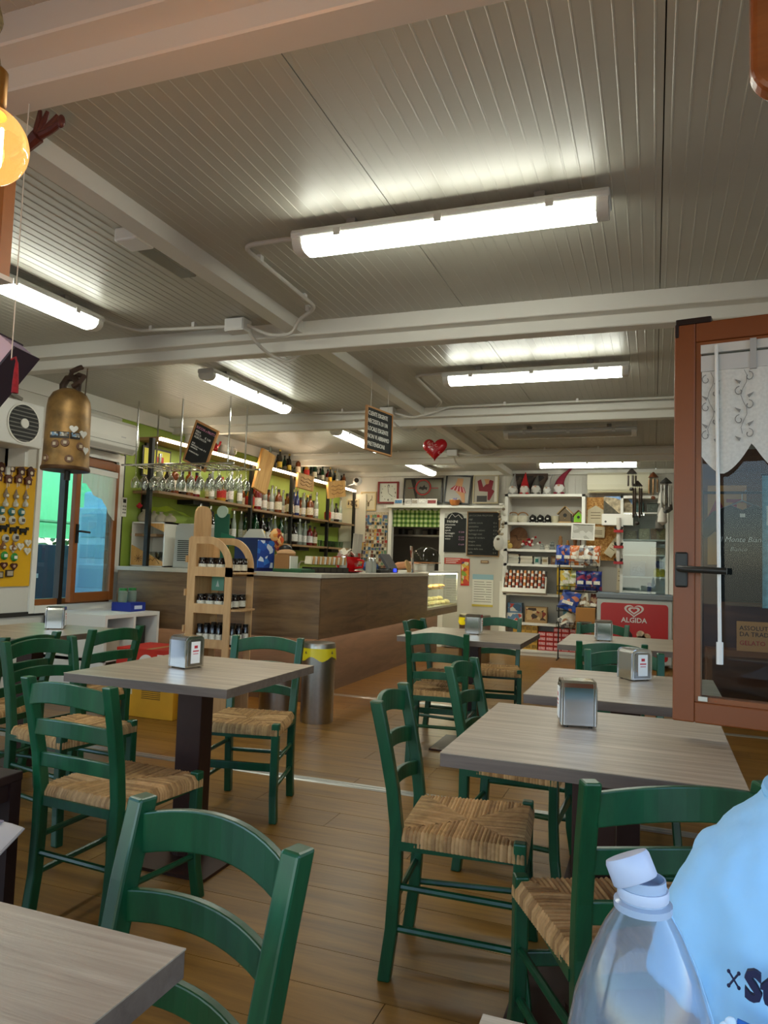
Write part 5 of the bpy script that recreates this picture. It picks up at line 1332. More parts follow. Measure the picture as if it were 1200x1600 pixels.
# ================================================================ white shelving at the back right
YS = 10.36      # front of the shelving
wsh = thing('white_shelving', 'tall white shelving full of souvenirs and snacks at the back wall', 'shelving', (0, 0, 0))
for q in ((-1.99, -1.945, 2.25, .04), (-.93, -.885, 2.25, 1.5)): MB().bb(q[0], q[1], YS, YB, q[3], q[2]).obj('side_board', m_white, wsh)
for z, x1 in ((2.25, -.885), (1.85, -.885), (1.475, -.70), (1.27, -.885), (.86, -.885), (.455, -.5), (.085, -.45)):
    MB().bb(-1.99, x1, YS, YB - .01, z - .035, z).obj('shelf_board', m_white, wsh)
MB().bb(-1.96, -.45, YB - .02, YB - .01, .05, 2.22).obj('back_board', M('#b5b0a6', .6), wsh)
MB().bb(-1.99, -.45, YS + .02, YS + .04, 0, .05).obj('kick_board', m_white, wsh)
def gnome(label, c, hat, beard, lean, s=1.0, tall=.22):
    t = thing('gnome_figure', label, 'gnome', c); t.scale = (s, s, s)
    MB().lathe([(.06, 0), (.085, .03), (.08, .09), (.05, .14)], n=14).obj('body', M('#a8a49a', .8), t, smooth=True)
    n = 9; MB().tube([(lean * (i / n) ** 2, 0, .12 + tall * i / n) for i in range(n + 1)], .06, 12, rs=[.068 * (1 - i / n) + .004 for i in range(n + 1)]).obj('hat', M(hat, .8, noise=.15, scale=30), t, smooth=True)
    MB().lathe([(.012, .0), (.05, .04), (.072, .10), (.05, .14)], (0, -.045, 0), 12).obj('beard', M(beard, .95, bump=.5, scale=60), t, smooth=True)
    MB().ball((0, -.095, .125), .02, 10, 6).obj('nose', M('#c8a088', .7), t, smooth=True)
    for s_ in (-1, 1): MB().ball((s_ * .05, -.07, .018), (.028, .04, .018), 8, 6).obj('shoe', M(hat, .8), t, smooth=True)
gz = 2.25
gnome('gnome doll with tall grey hat, leftmost on the white shelving', (-1.90, 10.50, gz), '#8a8a86', '#d8d6d0', .03, .85, .25)
gnome('gnome doll with bright red hat and white beard', (-1.735, 10.50, gz), '#b81f22', '#d8d4cc', .01, .88, .25)
gnome('plump gnome doll with dark grey hat beside the red one', (-1.575, 10.50, gz), '#4e4c46', '#c9c7c0', .03, .9, .20)
gnome('small pale gnome doll with thin grey hat', (-1.42, 10.50, gz), '#a09e98', '#dedcd6', .10, .75, .27)
gnome('wide gnome doll with long bent crimson hat', (-1.25, 10.50, gz), '#7e1a30', '#e0deda', .20, 1.0, .28)
picture('dark_picture', 'dark small picture leaning behind the red-hatted gnome', (-1.68, 10.62, 2.42), .50, .30, M('#4a382c', .6), patches('dark_print', ['#3a3028', '#5a4a3c', '#2a2622'], 12), .03, 0, math.radians(-8))
def basket(label, c, col, rim):
    t = thing('planter_basket', label, 'basket', c)
    MB().lathe([(.055, 0), (.08, .05), (.085, .10), (.078, .095), (.05, .01)], n=16).obj('bowl', M(col, .7, noise=.1, scale=30), t, smooth=True)
    MB().tube([(.075 * math.cos(a), 0, .09 + .06 * math.sin(a)) for a in [PI * i / 8 for i in range(9)]], .008, 6).obj('handle', M(rim, .7), t, smooth=True)
basket('cream round basket at the far left of the upper shelf', (-1.89, 10.5, 1.85), '#c9c3ae', '#a87848')
basket('second cream round basket on the upper shelf', (-1.755, 10.5, 1.85), '#cfc9b4', '#a87848')
for i in range(3): 
    t = thing('black_sheep', ('left', 'middle', 'right')[i] + ' one of three black woolly sheep figures on the upper shelf', 'figurine', (-1.61 + .105 * i, 10.5, 1.85), 0, 'black sheep figures')
    MB().ball((0, 0, .065), (.052, .05, .05), 14, 8).obj('body', M('#14120f', .9, bump=.6, scale=50), t, smooth=True); MB().ball((0, -.05, .09), (.025, .02, .03), 10, 6).obj('head', M('#2a2622', .8), t, smooth=True); MB().box((.0, -.06, .06), (.03, .004, .018)).obj('tag', m_white, t)
    for sx in (-1, 1): MB().cyl((sx * .04, 0, 0), (sx * .04, 0, .03), .012, n=8).obj('leg', m_black, t)
simple_lathe('pot', 'small cream pot right of the black sheep', 'pot', [(.05, 0), (.065, .10), (.058, .095)], M('#b9b094', .7), (-1.30, 10.5, 1.85))
def birdhouse(label, c, col, roof, s=1):
    t = thing('birdhouse', label, 'birdhouse', c); t.scale = (s, s, s)
    MB().prism([(-.07, .02), (.07, .02), (.07, .12), (0, .19), (-.07, .12)], -.06, .06, 'Y').obj('house', M(col, .7), t)
    for sx in (-1, 1): MB().box((sx * .05, 0, .165), (.14, .15, .012), 0, 0, sx * .79).obj('roof', M(roof, .7), t)
    MB().cyl((0, -.062, .10), (0, -.06, .10), .024, n=14).obj('hole', m_black, t); MB().cyl((0, -.09, .06), (0, -.06, .06), .006, n=6).obj('perch', M(roof, .7), t)
    MB().bb(-.08, .08, -.07, .07, 0, .02).obj('base', M(roof, .7), t)
birdhouse('brown wooden birdhouse on the upper shelf', (-1.16, 10.5, 1.85), '#6a5a44', '#a88858', 1.1)
birdhouse('bright green birdhouse at the right end of the upper shelf', (-.98, 10.5, 1.85), '#7fb82a', '#8a5a3a', .85)
# second shelf
Z2 = 1.475
o = MB().cyl((0, 0, 0), (0, .015, 0), .15, n=28).obj('oval_plaque', wood('plaque_wood', '#6a4526', '#8a6038', 2, (3, 20), .6), None, loc=(-1.84, 10.58, Z2 + .16)); o.scale = (.9, 1, 1.12); o.rotation_euler = (-.12, .5, 0); tag(o, 'tilted oval wooden plaque on the second shelf', 'plaque')
MB().tube([(-.07 + .02 * i, -.003, .02 * math.sin(i)) for i in range(8)], .004, 5).obj('carving', M('#3a2414', .8), o)
o = thing('yellow_duck', 'small yellow duck-like figure at the left of the second shelf', 'figurine', (-1.93, 10.44, Z2))
MB().ball((0, 0, .045), (.05, .04, .042), 12, 8).obj('body', M('#c8aa5a', .6), o, smooth=True); MB().ball((-.01, -.02, .10), .026, 10, 8).obj('head', M('#d0b468', .6), o, smooth=True)
o = thing('red_berries', 'bunch of red berries and white blossoms on the second shelf', 'flowers', (-1.66, 10.46, Z2))
for i in range(26): MB().ball((rnd.gauss(0, .06), rnd.gauss(0, .03), .04 + abs(rnd.gauss(.05, .035))), .017, 8, 6).obj('berry', M(('#a81c24', '#8a1820', '#d8d0c8')[i % 3], .5), o, smooth=True)
for i, (x, h, r, c, lb) in enumerate(((-1.47, .09, .03, '#8f9088', 'small grey pot on the second shelf'), (-1.40, .07, .035, '#c2beb0', 'white cup on the second shelf'), (-1.33, .12, .04, '#6a6e6a', 'grey tin on the second shelf'), (-1.22, .20, .035, '#8a6038', 'tall wooden tower figure on the second shelf'), (-1.12, .14, .03, '#9a6a3a', 'short wooden figure on the second shelf'), (-1.02, .22, .03, '#7a4a28', 'carved wooden candle figure on the second shelf'), (-.93, .26, .03, '#6a4026', 'tall dark carved figure on the second shelf'))):
    o = simple_lathe('shelf_ornament', lb, 'ornament', [(r, 0), (r, h * .25), (r * .7, h * .4), (r * .95, h * .6), (r * .6, h * .8), (r * .7, h * .9), (r * .2, h)], M(c, .6), (x, 10.46, Z2)); MB().lathe([(r * 1.2, 0), (r * 1.2, .01)], n=14).obj('foot', M(c, .5), o)
o = MB().prism([(x * .5, z * .5 + .045) for x, z in heart_outline(.09, 24)], -.012, .012, 'Y').obj('white_heart', M('#c9c7c0', .5), None, loc=(-.90, 10.40, Z2)); tag(o, 'little white heart ornament at the right of the second shelf', 'heart')
# third shelf
Z3 = 1.27
for i in range(6):
    o = MB().box((0, 0, .011), (.15, .11, .021)).obj('book', M(('#5a6a7a', '#c8c4b8', '#3a4a5a', '#8fa0a8', '#d0ccc0', '#a87a5a')[i], .6), None, loc=(-1.86, 10.46, Z3 + i * .022)); o.rotation_euler = (0, 0, rnd.uniform(-.1, .1)); tag(o, ('tan', 'cream', 'grey-blue', 'dark blue', 'pale', 'slate')[5 - i] + ' book, number %s up in the pile on the third shelf' % ('one', 'two', 'three', 'four', 'five', 'six')[i], 'book', 'books piled on the third shelf')
    MB().box((0, -.0005, .011), (.146, .1095, .016)).obj('pages', M('#d0cab8', .8), o)
for i in range(4):
    o = MB().box((0, 0, .014), (.17, .12, .026)).obj('notebook', M('#c8c2b2' if i % 2 else '#b9b3a2', .7), None, loc=(-1.68, 10.46, Z3 + i * .027)); o.rotation_euler = (0, 0, rnd.uniform(-.15, .15)); tag(o, 'cream notebook, ' + ('lowest', 'second', 'third', 'topmost')[i] + ' of the short pile on the third shelf', 'notebook', 'cream notebooks on the third shelf')
o = simple_lathe('mug', 'white mug with a teal square print on the third shelf', 'mug', [(.045, 0), (.048, .10), (.043, .10), (.04, .01)], M('#a8b0ac', .4), (-1.53, 10.44, Z3), 16)
MB().box((0, -.047, .05), (.045, .006, .05)).obj('print', M('#1f6a62', .5), o); MB().tube([(.045, 0, .08), (.075, 0, .07), (.075, 0, .035), (.045, 0, .02)], .006, 6).obj('handle', M('#a8b0ac', .4), o, smooth=True)
for i, (x, w, h, c, lb) in enumerate(((-1.42, .08, .10, '#b8b2a0', 'pale small carton on the third shelf'), (-1.27, .14, .12, '#6a4a30', 'brown carton on the third shelf'), (-1.13, .06, .08, '#c9c4b4', 'tiny cream carton on the third shelf'))):
    t = thing('small_carton', lb, 'box', (x, 10.46, Z3)); MB().box((0, 0, h / 2), (w, .1, h)).obj('carton', M(c, .6), t); MB().box((0, -.051, h * .5), (w * .7, .002, h * .4)).obj('print', M('#8f7a5a', .6), t)
# fourth shelf: tilted tray with tubes of sweets
Z4 = .86
tr = thing('tube_tray', 'tilted white tray with upright tubes of sweets on the fourth shelf', 'tray', (-1.68, 10.34, Z4)); tr.rotation_euler = (math.radians(-14), 0, 0)
MB().bb(-.29, .29, 0, .015, 0, .32).obj('back', M('#3a3430', .6), tr)
for q in ((-.30, -.285, -.10, .015, 0, .20), (.285, .30, -.10, .015, 0, .22), (-.30, .30, -.11, -.10, 0, .05), (-.3, .3, -.11, .015, -.012, 0)): MB().bb(*q).obj('tray_board', m_white, tr)
cols = ['#c8c4ba', '#a85a2a', '#d0ccc4', '#b8482a', '#8f9aa0', '#c87a3a']
for r in range(3):
    for i in range(11):
        q = MB().lathe([(.018, 0), (.018, .12), (.010, .135)], n=8).obj('sweet_tube', M(cols[(i * (r + 1) + r) % 6], .5, noise=.3, scale=60), None, smooth=True)
        MB().lathe([(.0185, .05), (.0185, .09)], n=8).obj('band', M('#e0dcd2' if i % 2 else '#7a3a22', .5), q)
        q.location = (-1.68 - .255 + i * .051, 10.26 + r * .03, Z4 + .015 + r * .085); q.rotation_euler = (math.radians(-14), 0, 0)
        lb = ('front', 'middle', 'rear')[r] + ' row tube of sweets in the tilted white tray'; tag(q, lb, 'sweets', lb)
o = thing('yellow_display', 'yellow cardboard display with dark pictures beside the snack rack', 'display', (-1.15, 10.38, Z4))
MB().bb(-.10, .10, 0, .06, 0, .40).obj('card', M('#c8a01e', .6), o)
for i in range(3): MB().bb(-.06, .09, -.004, 0, .03 + .12 * i, .12 + .12 * i).obj('print', M(('#2a2420', '#3a2a3a', '#241e1a')[i], .6, noise=.3, scale=40), o)
# fifth shelf: toy boxes
Z5 = .455
def toybox(label, c, d, cols_):
    t = thing('toy_box', label, 'box', c); MB().box((0, 0, d[2] / 2), d).obj('carton', M(cols_[0], .5), t); MB().box((0, -d[1] / 2 - .001, d[2] * .55), (d[0] * .9, .002, d[2] * .75)).obj('print', patches('toy_' + cols_[1], cols_, 18), t)
toybox('white and red toy box at the lower left of the shelving', (-1.83, 10.46, Z5), (.22, .12, .12), ['#cfcac0', '#b03a30', '#5a7a9a', '#d8d4ca'])
toybox('blue toy box stacked on the white and red one', (-1.83, 10.47, Z5 + .121), (.20, .12, .14), ['#5a7a9a', '#c8c4bc', '#a83a30', '#3a5a7a'])
toybox('brown toy train box on the fifth shelf', (-1.53, 10.46, Z5), (.30, .12, .22), ['#a8865a', '#8a3a2a', '#c8a878', '#4a3a30', '#d0b890'])
toybox('light blue flat box low beside the snack rack', (-1.10, 10.46, Z5), (.13, .06, .24), ['#5a8a9a', '#6a9aa8', '#4a7a8c'])
# lowest shelf: yellow and red packs
def pack(src, label, c, cols_, d):
    if src is None:
        t = thing('food_pack', label, 'pack', c, 0, label); MB().box((0, 0, d[2] / 2), d).obj('carton', M(cols_[0], .5), t); MB().box((0, -d[1] / 2 - .001, d[2] * .5), (d[0] * .85, .002, d[2] * .6)).obj('print', M(cols_[1], .5, noise=.4, scale=40), t); return t
    again(src, label, c, 0, label); return src
sy = sr = None
for r in range(4):
    for i in range(4): sy = pack(sy if r else sy, 'yellow food pack in layer %s of the lowest shelf' % ('one', 'two', 'three', 'four')[r], (-1.80 + i * .085, 10.44, .085 + r * .083), ('#c89a3a', '#8a6a2a'), (.08, .1, .08))
for r in range(5):
    for i in range(8): sr = pack(sr, 'red food pack in layer %s of the lowest shelf' % ('one', 'two', 'three', 'four', 'five')[r], (-1.44 + i * .105, 10.44, .085 + r * .064), ('#b8261e', '#d8a0a0'), (.1, .1, .061)) if (r < 4 or i > 1) else sr

# ================================================================ wire snack rack
nr = thing('snack_rack', 'black wire rack loaded with hanging crisp and biscuit bags', 'rack', (0, 0, 0))
for x in (-1.20, -.70): MB().cyl((x, 10.22, 0), (x, 10.22, 1.52), .009, n=6).obj('upright', m_black, nr)
for z in (1.24, .92, .66, .44):
    for y in (10.0, 10.22): MB().cyl((-1.20, y, z), (-.70, y, z), .005, n=6).obj('wire', m_black, nr)
    for x in (-1.2, -1.03, -.86, -.70): MB().tube([(x, 10.22, z), (x, 10.0, z), (x, 9.98, z + .07)], .004, 5).obj('wire', m_black, nr)
    MB().cyl((-1.20, 9.98, z + .07), (-.70, 9.98, z + .07), .005, n=6).obj('wire', m_black, nr)
for x in (-1.2, -.70): MB().cyl((x, 10.05, .006), (x, 10.35, .006), .008, n=6).obj('foot', m_black, nr)
def snack(label, c, w, h, cols_, pn, ry=0):
    b = MB(); nu, nv = 8, 8; vs_, fs = [], []
    for sgn in (-1, 1):
        o0 = len(vs_)
        for j in range(nv + 1):
            for i in range(nu + 1):
                u, v = i / nu, j / nv
                puff = (math.sin(PI * u) * math.sin(PI * v)) ** .6 * .042
                vs_.append(((u - .5) * w * (1 - .06 * math.sin(PI * v)), sgn * puff, (v - .5) * h + .006 * math.sin(u * 20) * (v > .9)))
        fs += [(o0 + j * (nu + 1) + i, o0 + j * (nu + 1) + i + 1, o0 + (j + 1) * (nu + 1) + i + 1, o0 + (j + 1) * (nu + 1) + i) for j in range(nv) for i in range(nu)]
    o = b.add(vs_, fs).obj('snack_bag', patches('snack_' + pn, cols_, 20, .35), None, smooth=True, loc=c); o.rotation_euler = (math.radians(-12), ry, rnd.uniform(-.25, .25))
    MB().bb(-w * .28, w * .28, -.052, -.046, -h * .22, -h * .05).obj('label', M('#d8d2c4', .5, noise=.3, scale=50), o)
    tag(o, label, 'snack bag', 'bags on the snack rack')
blue = ['#1d3f9a', '#16337f', '#2a55b0', '#c87a5a', '#1d3f9a']; sil = ['#c8c6c0', '#a8a6a0', '#d8d6d0', '#8f5a3a', '#5a5a60']; gre = ['#cfcfa8', '#a8b060', '#d8d4c0', '#c8a83a']; pal = ['#d0c8b0', '#b8a888', '#dcd4c0', '#8a6a4a']; navy = ['#16245f', '#1b2c74', '#22348a', '#8a2a4a', '#16245f']; org = ['#c8702a', '#d8d0c0', '#b85a22', '#e0d8c8']
for i, (x, cc, pn, lb) in enumerate(((-1.17, blue, 'blue', 'blue crisp bag at the top left of the snack rack'), (-1.08, blue, 'blue', 'second blue crisp bag on the top row of the snack rack'), (-.99, org, 'org', 'orange and white bag on the top row of the snack rack'), (-.90, sil, 'sil', 'silver bag on the top row of the snack rack'), (-.81, sil, 'sil', 'second silver bag on the top row of the snack rack'), (-.72, org, 'org', 'narrow orange bag at the top right of the snack rack'))): snack(lb, (x, 10.05 + .03 * (i % 2), 1.40), .13, .27, cc, pn)
for i, (x, cc, pn, lb) in enumerate(((-1.10, gre, 'gre', 'pale green bag on the second row of the snack rack'), (-1.01, gre, 'gre', 'second pale green bag on the second row'), (-.90, navy, 'navy', 'navy blue bag on the second row, left one'), (-.80, navy, 'navy', 'navy blue bag on the second row, middle one'), (-.70, navy, 'navy', 'navy blue bag on the second row, right one'))): snack(lb, (x, 10.05 + .03 * (i % 2), 1.07), .14, .26, cc, pn)
snack('large tilted blue bag on the third row of the snack rack', (-1.04, 10.02, .80), .26, .26, blue, 'blue', .25)
snack('cream bag on the third row of the snack rack', (-.86, 10.05, .80), .15, .22, pal, 'pal', -.3)
snack('dark red bag at the right of the third row', (-.72, 10.06, .78), .14, .24, ['#5a2a22', '#7a3a2c', '#a88a6a'], 'drk', .1)
snack('crumpled cream bag on the bottom row of the snack rack', (-1.02, 10.04, .55), .22, .18, pal, 'pal', .9)
snack('white bag at the bottom left of the snack rack', (-1.10, 10.02, .52), .16, .16, sil, 'sil', -.5)
o = thing('wooden_stool', 'small wooden crate stand beside the snack rack', 'stand', (-.82, 9.93, 0))
MB().bb(-.12, .12, -.09, .09, .55, .72).obj('crate', M('#b07a3a', .6), o)
for x in (-.1, .1): MB().bb(x - .02, x + .02, -.08, -.04, 0, .55).bb(x - .02, x + .02, .04, .08, 0, .55).obj('leg', M('#a87238', .6), o)

# ================================================================ chipboard panel with plaques, poster, air conditioner
ob = MB().bb(-.885, -.43, 10.60, 10.62, 1.35, 2.225).obj('chipboard_panel', patches('chipboard', ['#b9823e', '#c8924a', '#a87030', '#d0a05a', '#b07a38'], 55), None); tag(ob, 'orange chipboard panel behind wooden plaques', 'panel'); MB().bb(-.885, -.43, 10.62, YB, 2.18, 2.225).bb(-.885, -.43, 10.62, YB, 1.35, 1.40).obj('batten', M('#a87838', .7), ob)
def plaque(label, c, w, h, ry, roof=True):
    t = thing('wooden_plaque', label, 'plaque', c); t.rotation_euler = (0, ry, 0)
    MB().prism([(-w / 2, -h / 2), (w / 2, -h / 2), (w / 2, h / 4), (0, h / 2) if roof else (w / 2, h / 2), (-w / 2, h / 4 if roof else h / 2)], -.012, .0, 'Y').obj('board', M('#cdbf9f', .6, noise=.08), t)
    for i in range(3): MB().bb(-w * .3, w * .3, -.014, -.012, h * (.1 - .15 * i), h * (.1 - .15 * i) + .008).obj('lettering', M('#5a4630', .7), t)
plaque('house-shaped pale wooden plaque at the top of the chipboard', (-.76, 10.585, 1.98), .22, .26, 0)
plaque('square pale plaque below the house-shaped one', (-.72, 10.58, 1.74), .17, .15, .05, False)
plaque('long pale plaque tilted on the chipboard', (-.50, 10.57, 1.56), .12, .34, .6, False)
plaque('small pale plaque low on the chipboard', (-.44, 10.56, 1.48), .10, .14, -.1, False)
plaque('narrow pale plaque hanging under the chipboard', (-.43, 10.55, 1.16), .07, .42, .04, False)
mp = MB().bb(-.195, .195, -.004, 0, -.12, .12).obj('mountain_poster', M('#7fa6d8', .5), None, loc=(-.45, 10.42, 2.10)); tag(mp, 'photo poster of a rocky mountain under blue sky', 'poster')
MB().prism([(-.195, -.12), (.195, -.12), (.195, -.02), (.12, .09), (.08, .10), (.03, .07), (-.05, .10), (-.13, .11), (-.195, .12)], -.006, -.004, 'Y').obj('print_rock', M('#a8987c', .6, noise=.6, scale=18), mp); MB().prism([(-.195, -.12), (.02, -.12), (-.195, .07)], -.007, -.006, 'Y').obj('print_slope', M('#4a4434', .6, noise=.4, scale=20), mp)
MB().bb(-.02, .02, 0, .19, .08, .11).obj('bracket', m_white, mp)
wbx = thing('white_wall_box', 'plain white box below the mountain poster', 'box', (-.46, 10.40, 1.90)); MB().bb(-.20, .20, -.10, .20, -.075, .075).obj('box', m_white, wbx); MB().cyl((-.15, -.103, -.03), (-.15, -.10, -.03), .014, n=14).obj('knob', M('#4a4a48', .4), wbx)
picture('hanging_print', 'white framed sketch hanging in front of the shelving edge', (-.905, 10.33, 1.73), .31, .23, m_white, patches('sketch', ['#b9b7ae', '#a5a298', '#c6c4bc'], 14), .016, math.radians(2))
ab = thing('wall_air_conditioner', 'cream indoor air conditioner high on the back wall above the poster', 'air conditioner', (-.46, YB - .06, 2.27))
b = MB(); vs_ = [(x, -yy_, z) for x in (-.41, .41) for yy_, z in prof]; b.add(vs_, [tuple(range(k_)) for k_ in ()] + [tuple(range(len(prof))), tuple(range(2 * len(prof) - 1, len(prof) - 1, -1))] + [(i, len(prof) + i, len(prof) + (i + 1) % len(prof), (i + 1) % len(prof)) for i in range(len(prof))]).obj('case', M('#d8d2ba', .4), ab, bevel=.008)
MB().box((0, -.175, .028), (.76, .05, .006), 0, .75).obj('louvre', M('#b9b294', .4), ab)

# ================================================================ glass cabinet, white post, freezer
gcab = thing('glass_cabinet', 'white glass-fronted cabinet with ornaments at the back right', 'cabinet', (0, 0, 0))
for q in ((-.42, -.385, 10.30, YB, 0, 2.22), (.145, .18, 10.30, YB, 0, 2.22), (-.42, .18, 10.30, YB, 2.185, 2.22), (-.42, .18, YB - .02, YB - .01, 0, 2.2)): MB().bb(*q).obj('frame_board', m_white, gcab)
for z in (2.0, 1.64, 1.44, 1.15, .93): MB().bb(-.385, .145, 10.32, YB - .02, z - .02, z).obj('shelf_board', m_white, gcab)
MB().bb(-.385, .145, 10.30, 10.304, .93, 1.98).obj('pane', glass('cabinet_glass', '#e8f0f2', 3.0), gcab)
for i, (x, z, w, h, c, lb) in enumerate(((-.30, 1.64, .16, .12, '#a89c80', 'oval picture plate in the glass cabinet'), (-.12, 1.64, .14, .15, '#b8ac8c', 'pale picture tile in the glass cabinet'), (.0, 1.64, .08, .15, '#7a5a38', 'brown framed tile in the glass cabinet'), (.09, 1.64, .12, .16, '#8a7a54', 'round-topped plaque in the glass cabinet'), (.05, 1.44, .18, .10, '#b9a488', 'owl-shaped ornament in the glass cabinet'), (-.2, 1.15, .2, .2, '#7a8a9a', 'row of pale books in the glass cabinet'), (.07, 1.15, .14, .11, '#b8a82a', 'yellow box in the glass cabinet'), (.07, 1.27, .11, .09, '#2a4a7a', 'blue box on the yellow one in the glass cabinet'), (-.05, .93, .05, .14, '#2a4a8a', 'small blue bottle low in the glass cabinet'), (-.22, 2.0, .18, .15, '#4a6a66', 'dark green tile on the cabinet top shelf'), (-.02, 2.0, .14, .14, '#5a625a', 'grey tile on the cabinet top shelf'))):
    t = thing('cabinet_ornament', lb, 'ornament', (x, 10.48, z)); MB().box((0, 0, h / 2), (w, .05, h)).obj('body', M(c, .5, noise=.15, scale=20), t, bevel=.012); MB().box((0, -.027, h / 2), (w * .6, .004, h * .5)).obj('relief', M(c, .4, noise=.5, scale=40), t)
structure(MB().bb(.19, .255, 10.18, 10.26, 0, 2.30).obj('trim_11', m_white))
fz = thing('ice_cream_freezer', 'chest freezer with red ALGIDA front panel and heart logo', 'freezer', (-.225, 9.80, 0))
MB().bb(-.45, .45, 0, .48, .06, .86).obj('body', M('#b4b8b8', .4), fz, bevel=.02)
MB().bb(-.46, .46, -.015, .49, .86, .93).obj('rim', M('#7d858c', .4), fz, bevel=.015)
MB().bb(-.43, .43, .03, .45, .93, .94).obj('glass_lid', glass('cabinet_glass', '#e8f0f2', 3.0), fz)
MB().bb(-.44, .44, -.012, 0, .08, .845).obj('front_frame', M('#c2c4be', .4), fz)
def rrect(w, h, r, n=5):
    return [(sx * (w / 2 - r) + r * math.cos(a + q * PI / 2), sz * (h / 2 - r) + r * math.sin(a + q * PI / 2)) for q, (sx, sz) in enumerate(((1, 1), (-1, 1), (-1, -1), (1, -1))) for a in [PI / 2 * i / n for i in range(n + 1)]]
rp = MB().prism([(x, z + .46) for x, z in rrect(.80, .70, .04)], -.016, -.012, 'Y').obj('red_panel', M('#b8140f', .35), fz)
def hband(s0, s1, y): # heart-shaped band
    a, b_ = heart_outline(s0, 40), heart_outline(s1, 40); b = MB()
    for i in range(1, 39): b.prism([a[i], a[i + 1], b_[i + 1], b_[i]], y - .002, y, 'Y')
    return b
for s0, s1 in ((.130, .100), (.078, .045)):
    o = hband(s0, s1, -.016).obj('heart_logo', M('#e2d8d4', .5), fz); o.location = (0, 0, .725); o.scale = (.95, 1, .72)
text('ALGIDA', .085, M('#e2d8d4', .5), fz, (0, -.018, .575), (PI / 2, 0, 0), align='CENTER', bold=.002)
for i, (x, z, r) in enumerate(((.08, .43, .05), (.15, .40, .05), (.11, .36, .055), (.19, .35, .045), (.06, .37, .04), (.14, .32, .05))): MB().cyl((x, -.019, z), (x, -.016, z), r, n=14).obj('print', M(('#c8b094', '#b89a78', '#d0bca0')[i % 3], .6, noise=.5, scale=30), fz)
MB().prism([(-.10, .30), (.0, .30), (-.02, .43), (-.06, .48), (-.09, .42)], -.018, -.016, 'Y').obj('print', M('#2a1412', .6), fz)

# ================================================================ wind chimes and hanging things
def chime(label, c, n, tl, r, topc, tubec):
    t = thing('wind_chime', label, 'wind chime', c)
    MB().cyl((0, 0, 0), (0, 0, ZC - c[2]), .002, n=5).obj('string', m_cord, t); MB().lathe([(r * 1.3, -.02), (r, 0), (.008, .05)], n=14).obj('top_cap', M(topc, .5), t, smooth=True)
    for i in range(n):
        a = 2 * PI * i / n; L2 = tl * (.8 + .2 * ((i * 3) % n) / n)
        MB().cyl((r * math.cos(a), r * math.sin(a), -.05 - L2), (r * math.cos(a), r * math.sin(a), -.05), .011, n=8).cyl((r * math.cos(a), r * math.sin(a), -.05), (r * math.cos(a), r * math.sin(a), -.02), .002, n=5).obj('tube', M(tubec, .35, .7), t, smooth=True)
    MB().cyl((0, 0, -.08 - tl), (0, 0, -.02), .0015, n=5).lathe([(.02, -.10 - tl), (.028, -.08 - tl), (.02, -.06 - tl)], n=10).obj('clapper', M(topc, .5), t)
chime('dark metal wind chime with long tubes hanging before the cabinet', (-.20, 9.95, 2.33), 6, .42, .05, '#241a14', '#3a2c24')
chime('small wooden wind chime with cross top near the right post', (-.01, 9.95, 2.44), 4, .20, .05, '#6a3a1e', '#8a6a4a')
chime('grey wind chime with pale tubes beside the right white post', (.14, 9.9, 2.36), 7, .30, .06, '#3a3a38', '#a8a6a0')
chime('dark bunchy wind chime left of the long tubed one', (-.27, 9.85, 2.48), 5, .14, .05, '#1f1814', '#2f2620')
o = thing('cloth_bunch', 'bunch of grey and white cloth dolls hanging by the right post', 'dolls', (.12, 9.98, 2.15)); MB().cyl((0, 0, 0), (0, 0, ZC - 2.15), .002, n=5).obj('string', m_cord, o)
for i in range(6): MB().lathe([(.01, -.22), (.06, -.18), (.05, -.08), (.02, .0)], (rnd.uniform(-.05, .05), rnd.uniform(-.04, .04), .2 - .08 * i), 10).obj('doll', M(('#8f8a84', '#c2bcb2', '#5a5650')[i % 3], .8), o, smooth=True)
o = thing('strap_string', 'vertical string of red, black and white straps beside the glass cabinet', 'straps', (-.44, 10.27, 1.30)); MB().cyl((0, 0, -.05), (0, 0, .62), .028, n=10).obj('post', M('#c8c2b8', .5), o)
for i in range(3): MB().tube([(.045 * math.cos(a), -.02, .08 + i * .21 + .06 * math.sin(a)) for a in [PI + PI * q / 8 for q in range(9)]], .014, 6).obj('strap', m_black, o); MB().box((0, -.035, .02 + i * .21), (.12, .03, .035)).obj('buckle', M('#a8181c', .4), o)
o = thing('garland', 'string of pale shells and wooden fish hanging at the left of the shelving', 'garland', (-2.03, 10.28, 0)); MB().cyl((0, 0, 1.0), (0, 0, 2.1), .003, n=5).obj('string', m_cord, o)
for i in range(16): MB().ball((rnd.uniform(-.05, .05), rnd.uniform(-.03, .03), 2.06 - i * .035), (.024, .016, .02), 8, 6).obj('bead', M(('#c9c4b4', '#6a5c4a', '#a89c84')[i % 3], .6), o, smooth=True)
MB().ball((-.02, 0, 1.55), (.075, .02, .11), 12, 8).obj('shell', M('#c2beb4', .6), o, smooth=True); MB().prism([(-.03, 1.0), (.03, 1.02), (.05, 1.35), (.0, 1.42)], -.008, .008, 'Y').obj('cloth', M('#bdb9ae', .8), o)
MB().box((0, .02, 2.10), (.05, .06, .02)).obj('hook', m_white, o)
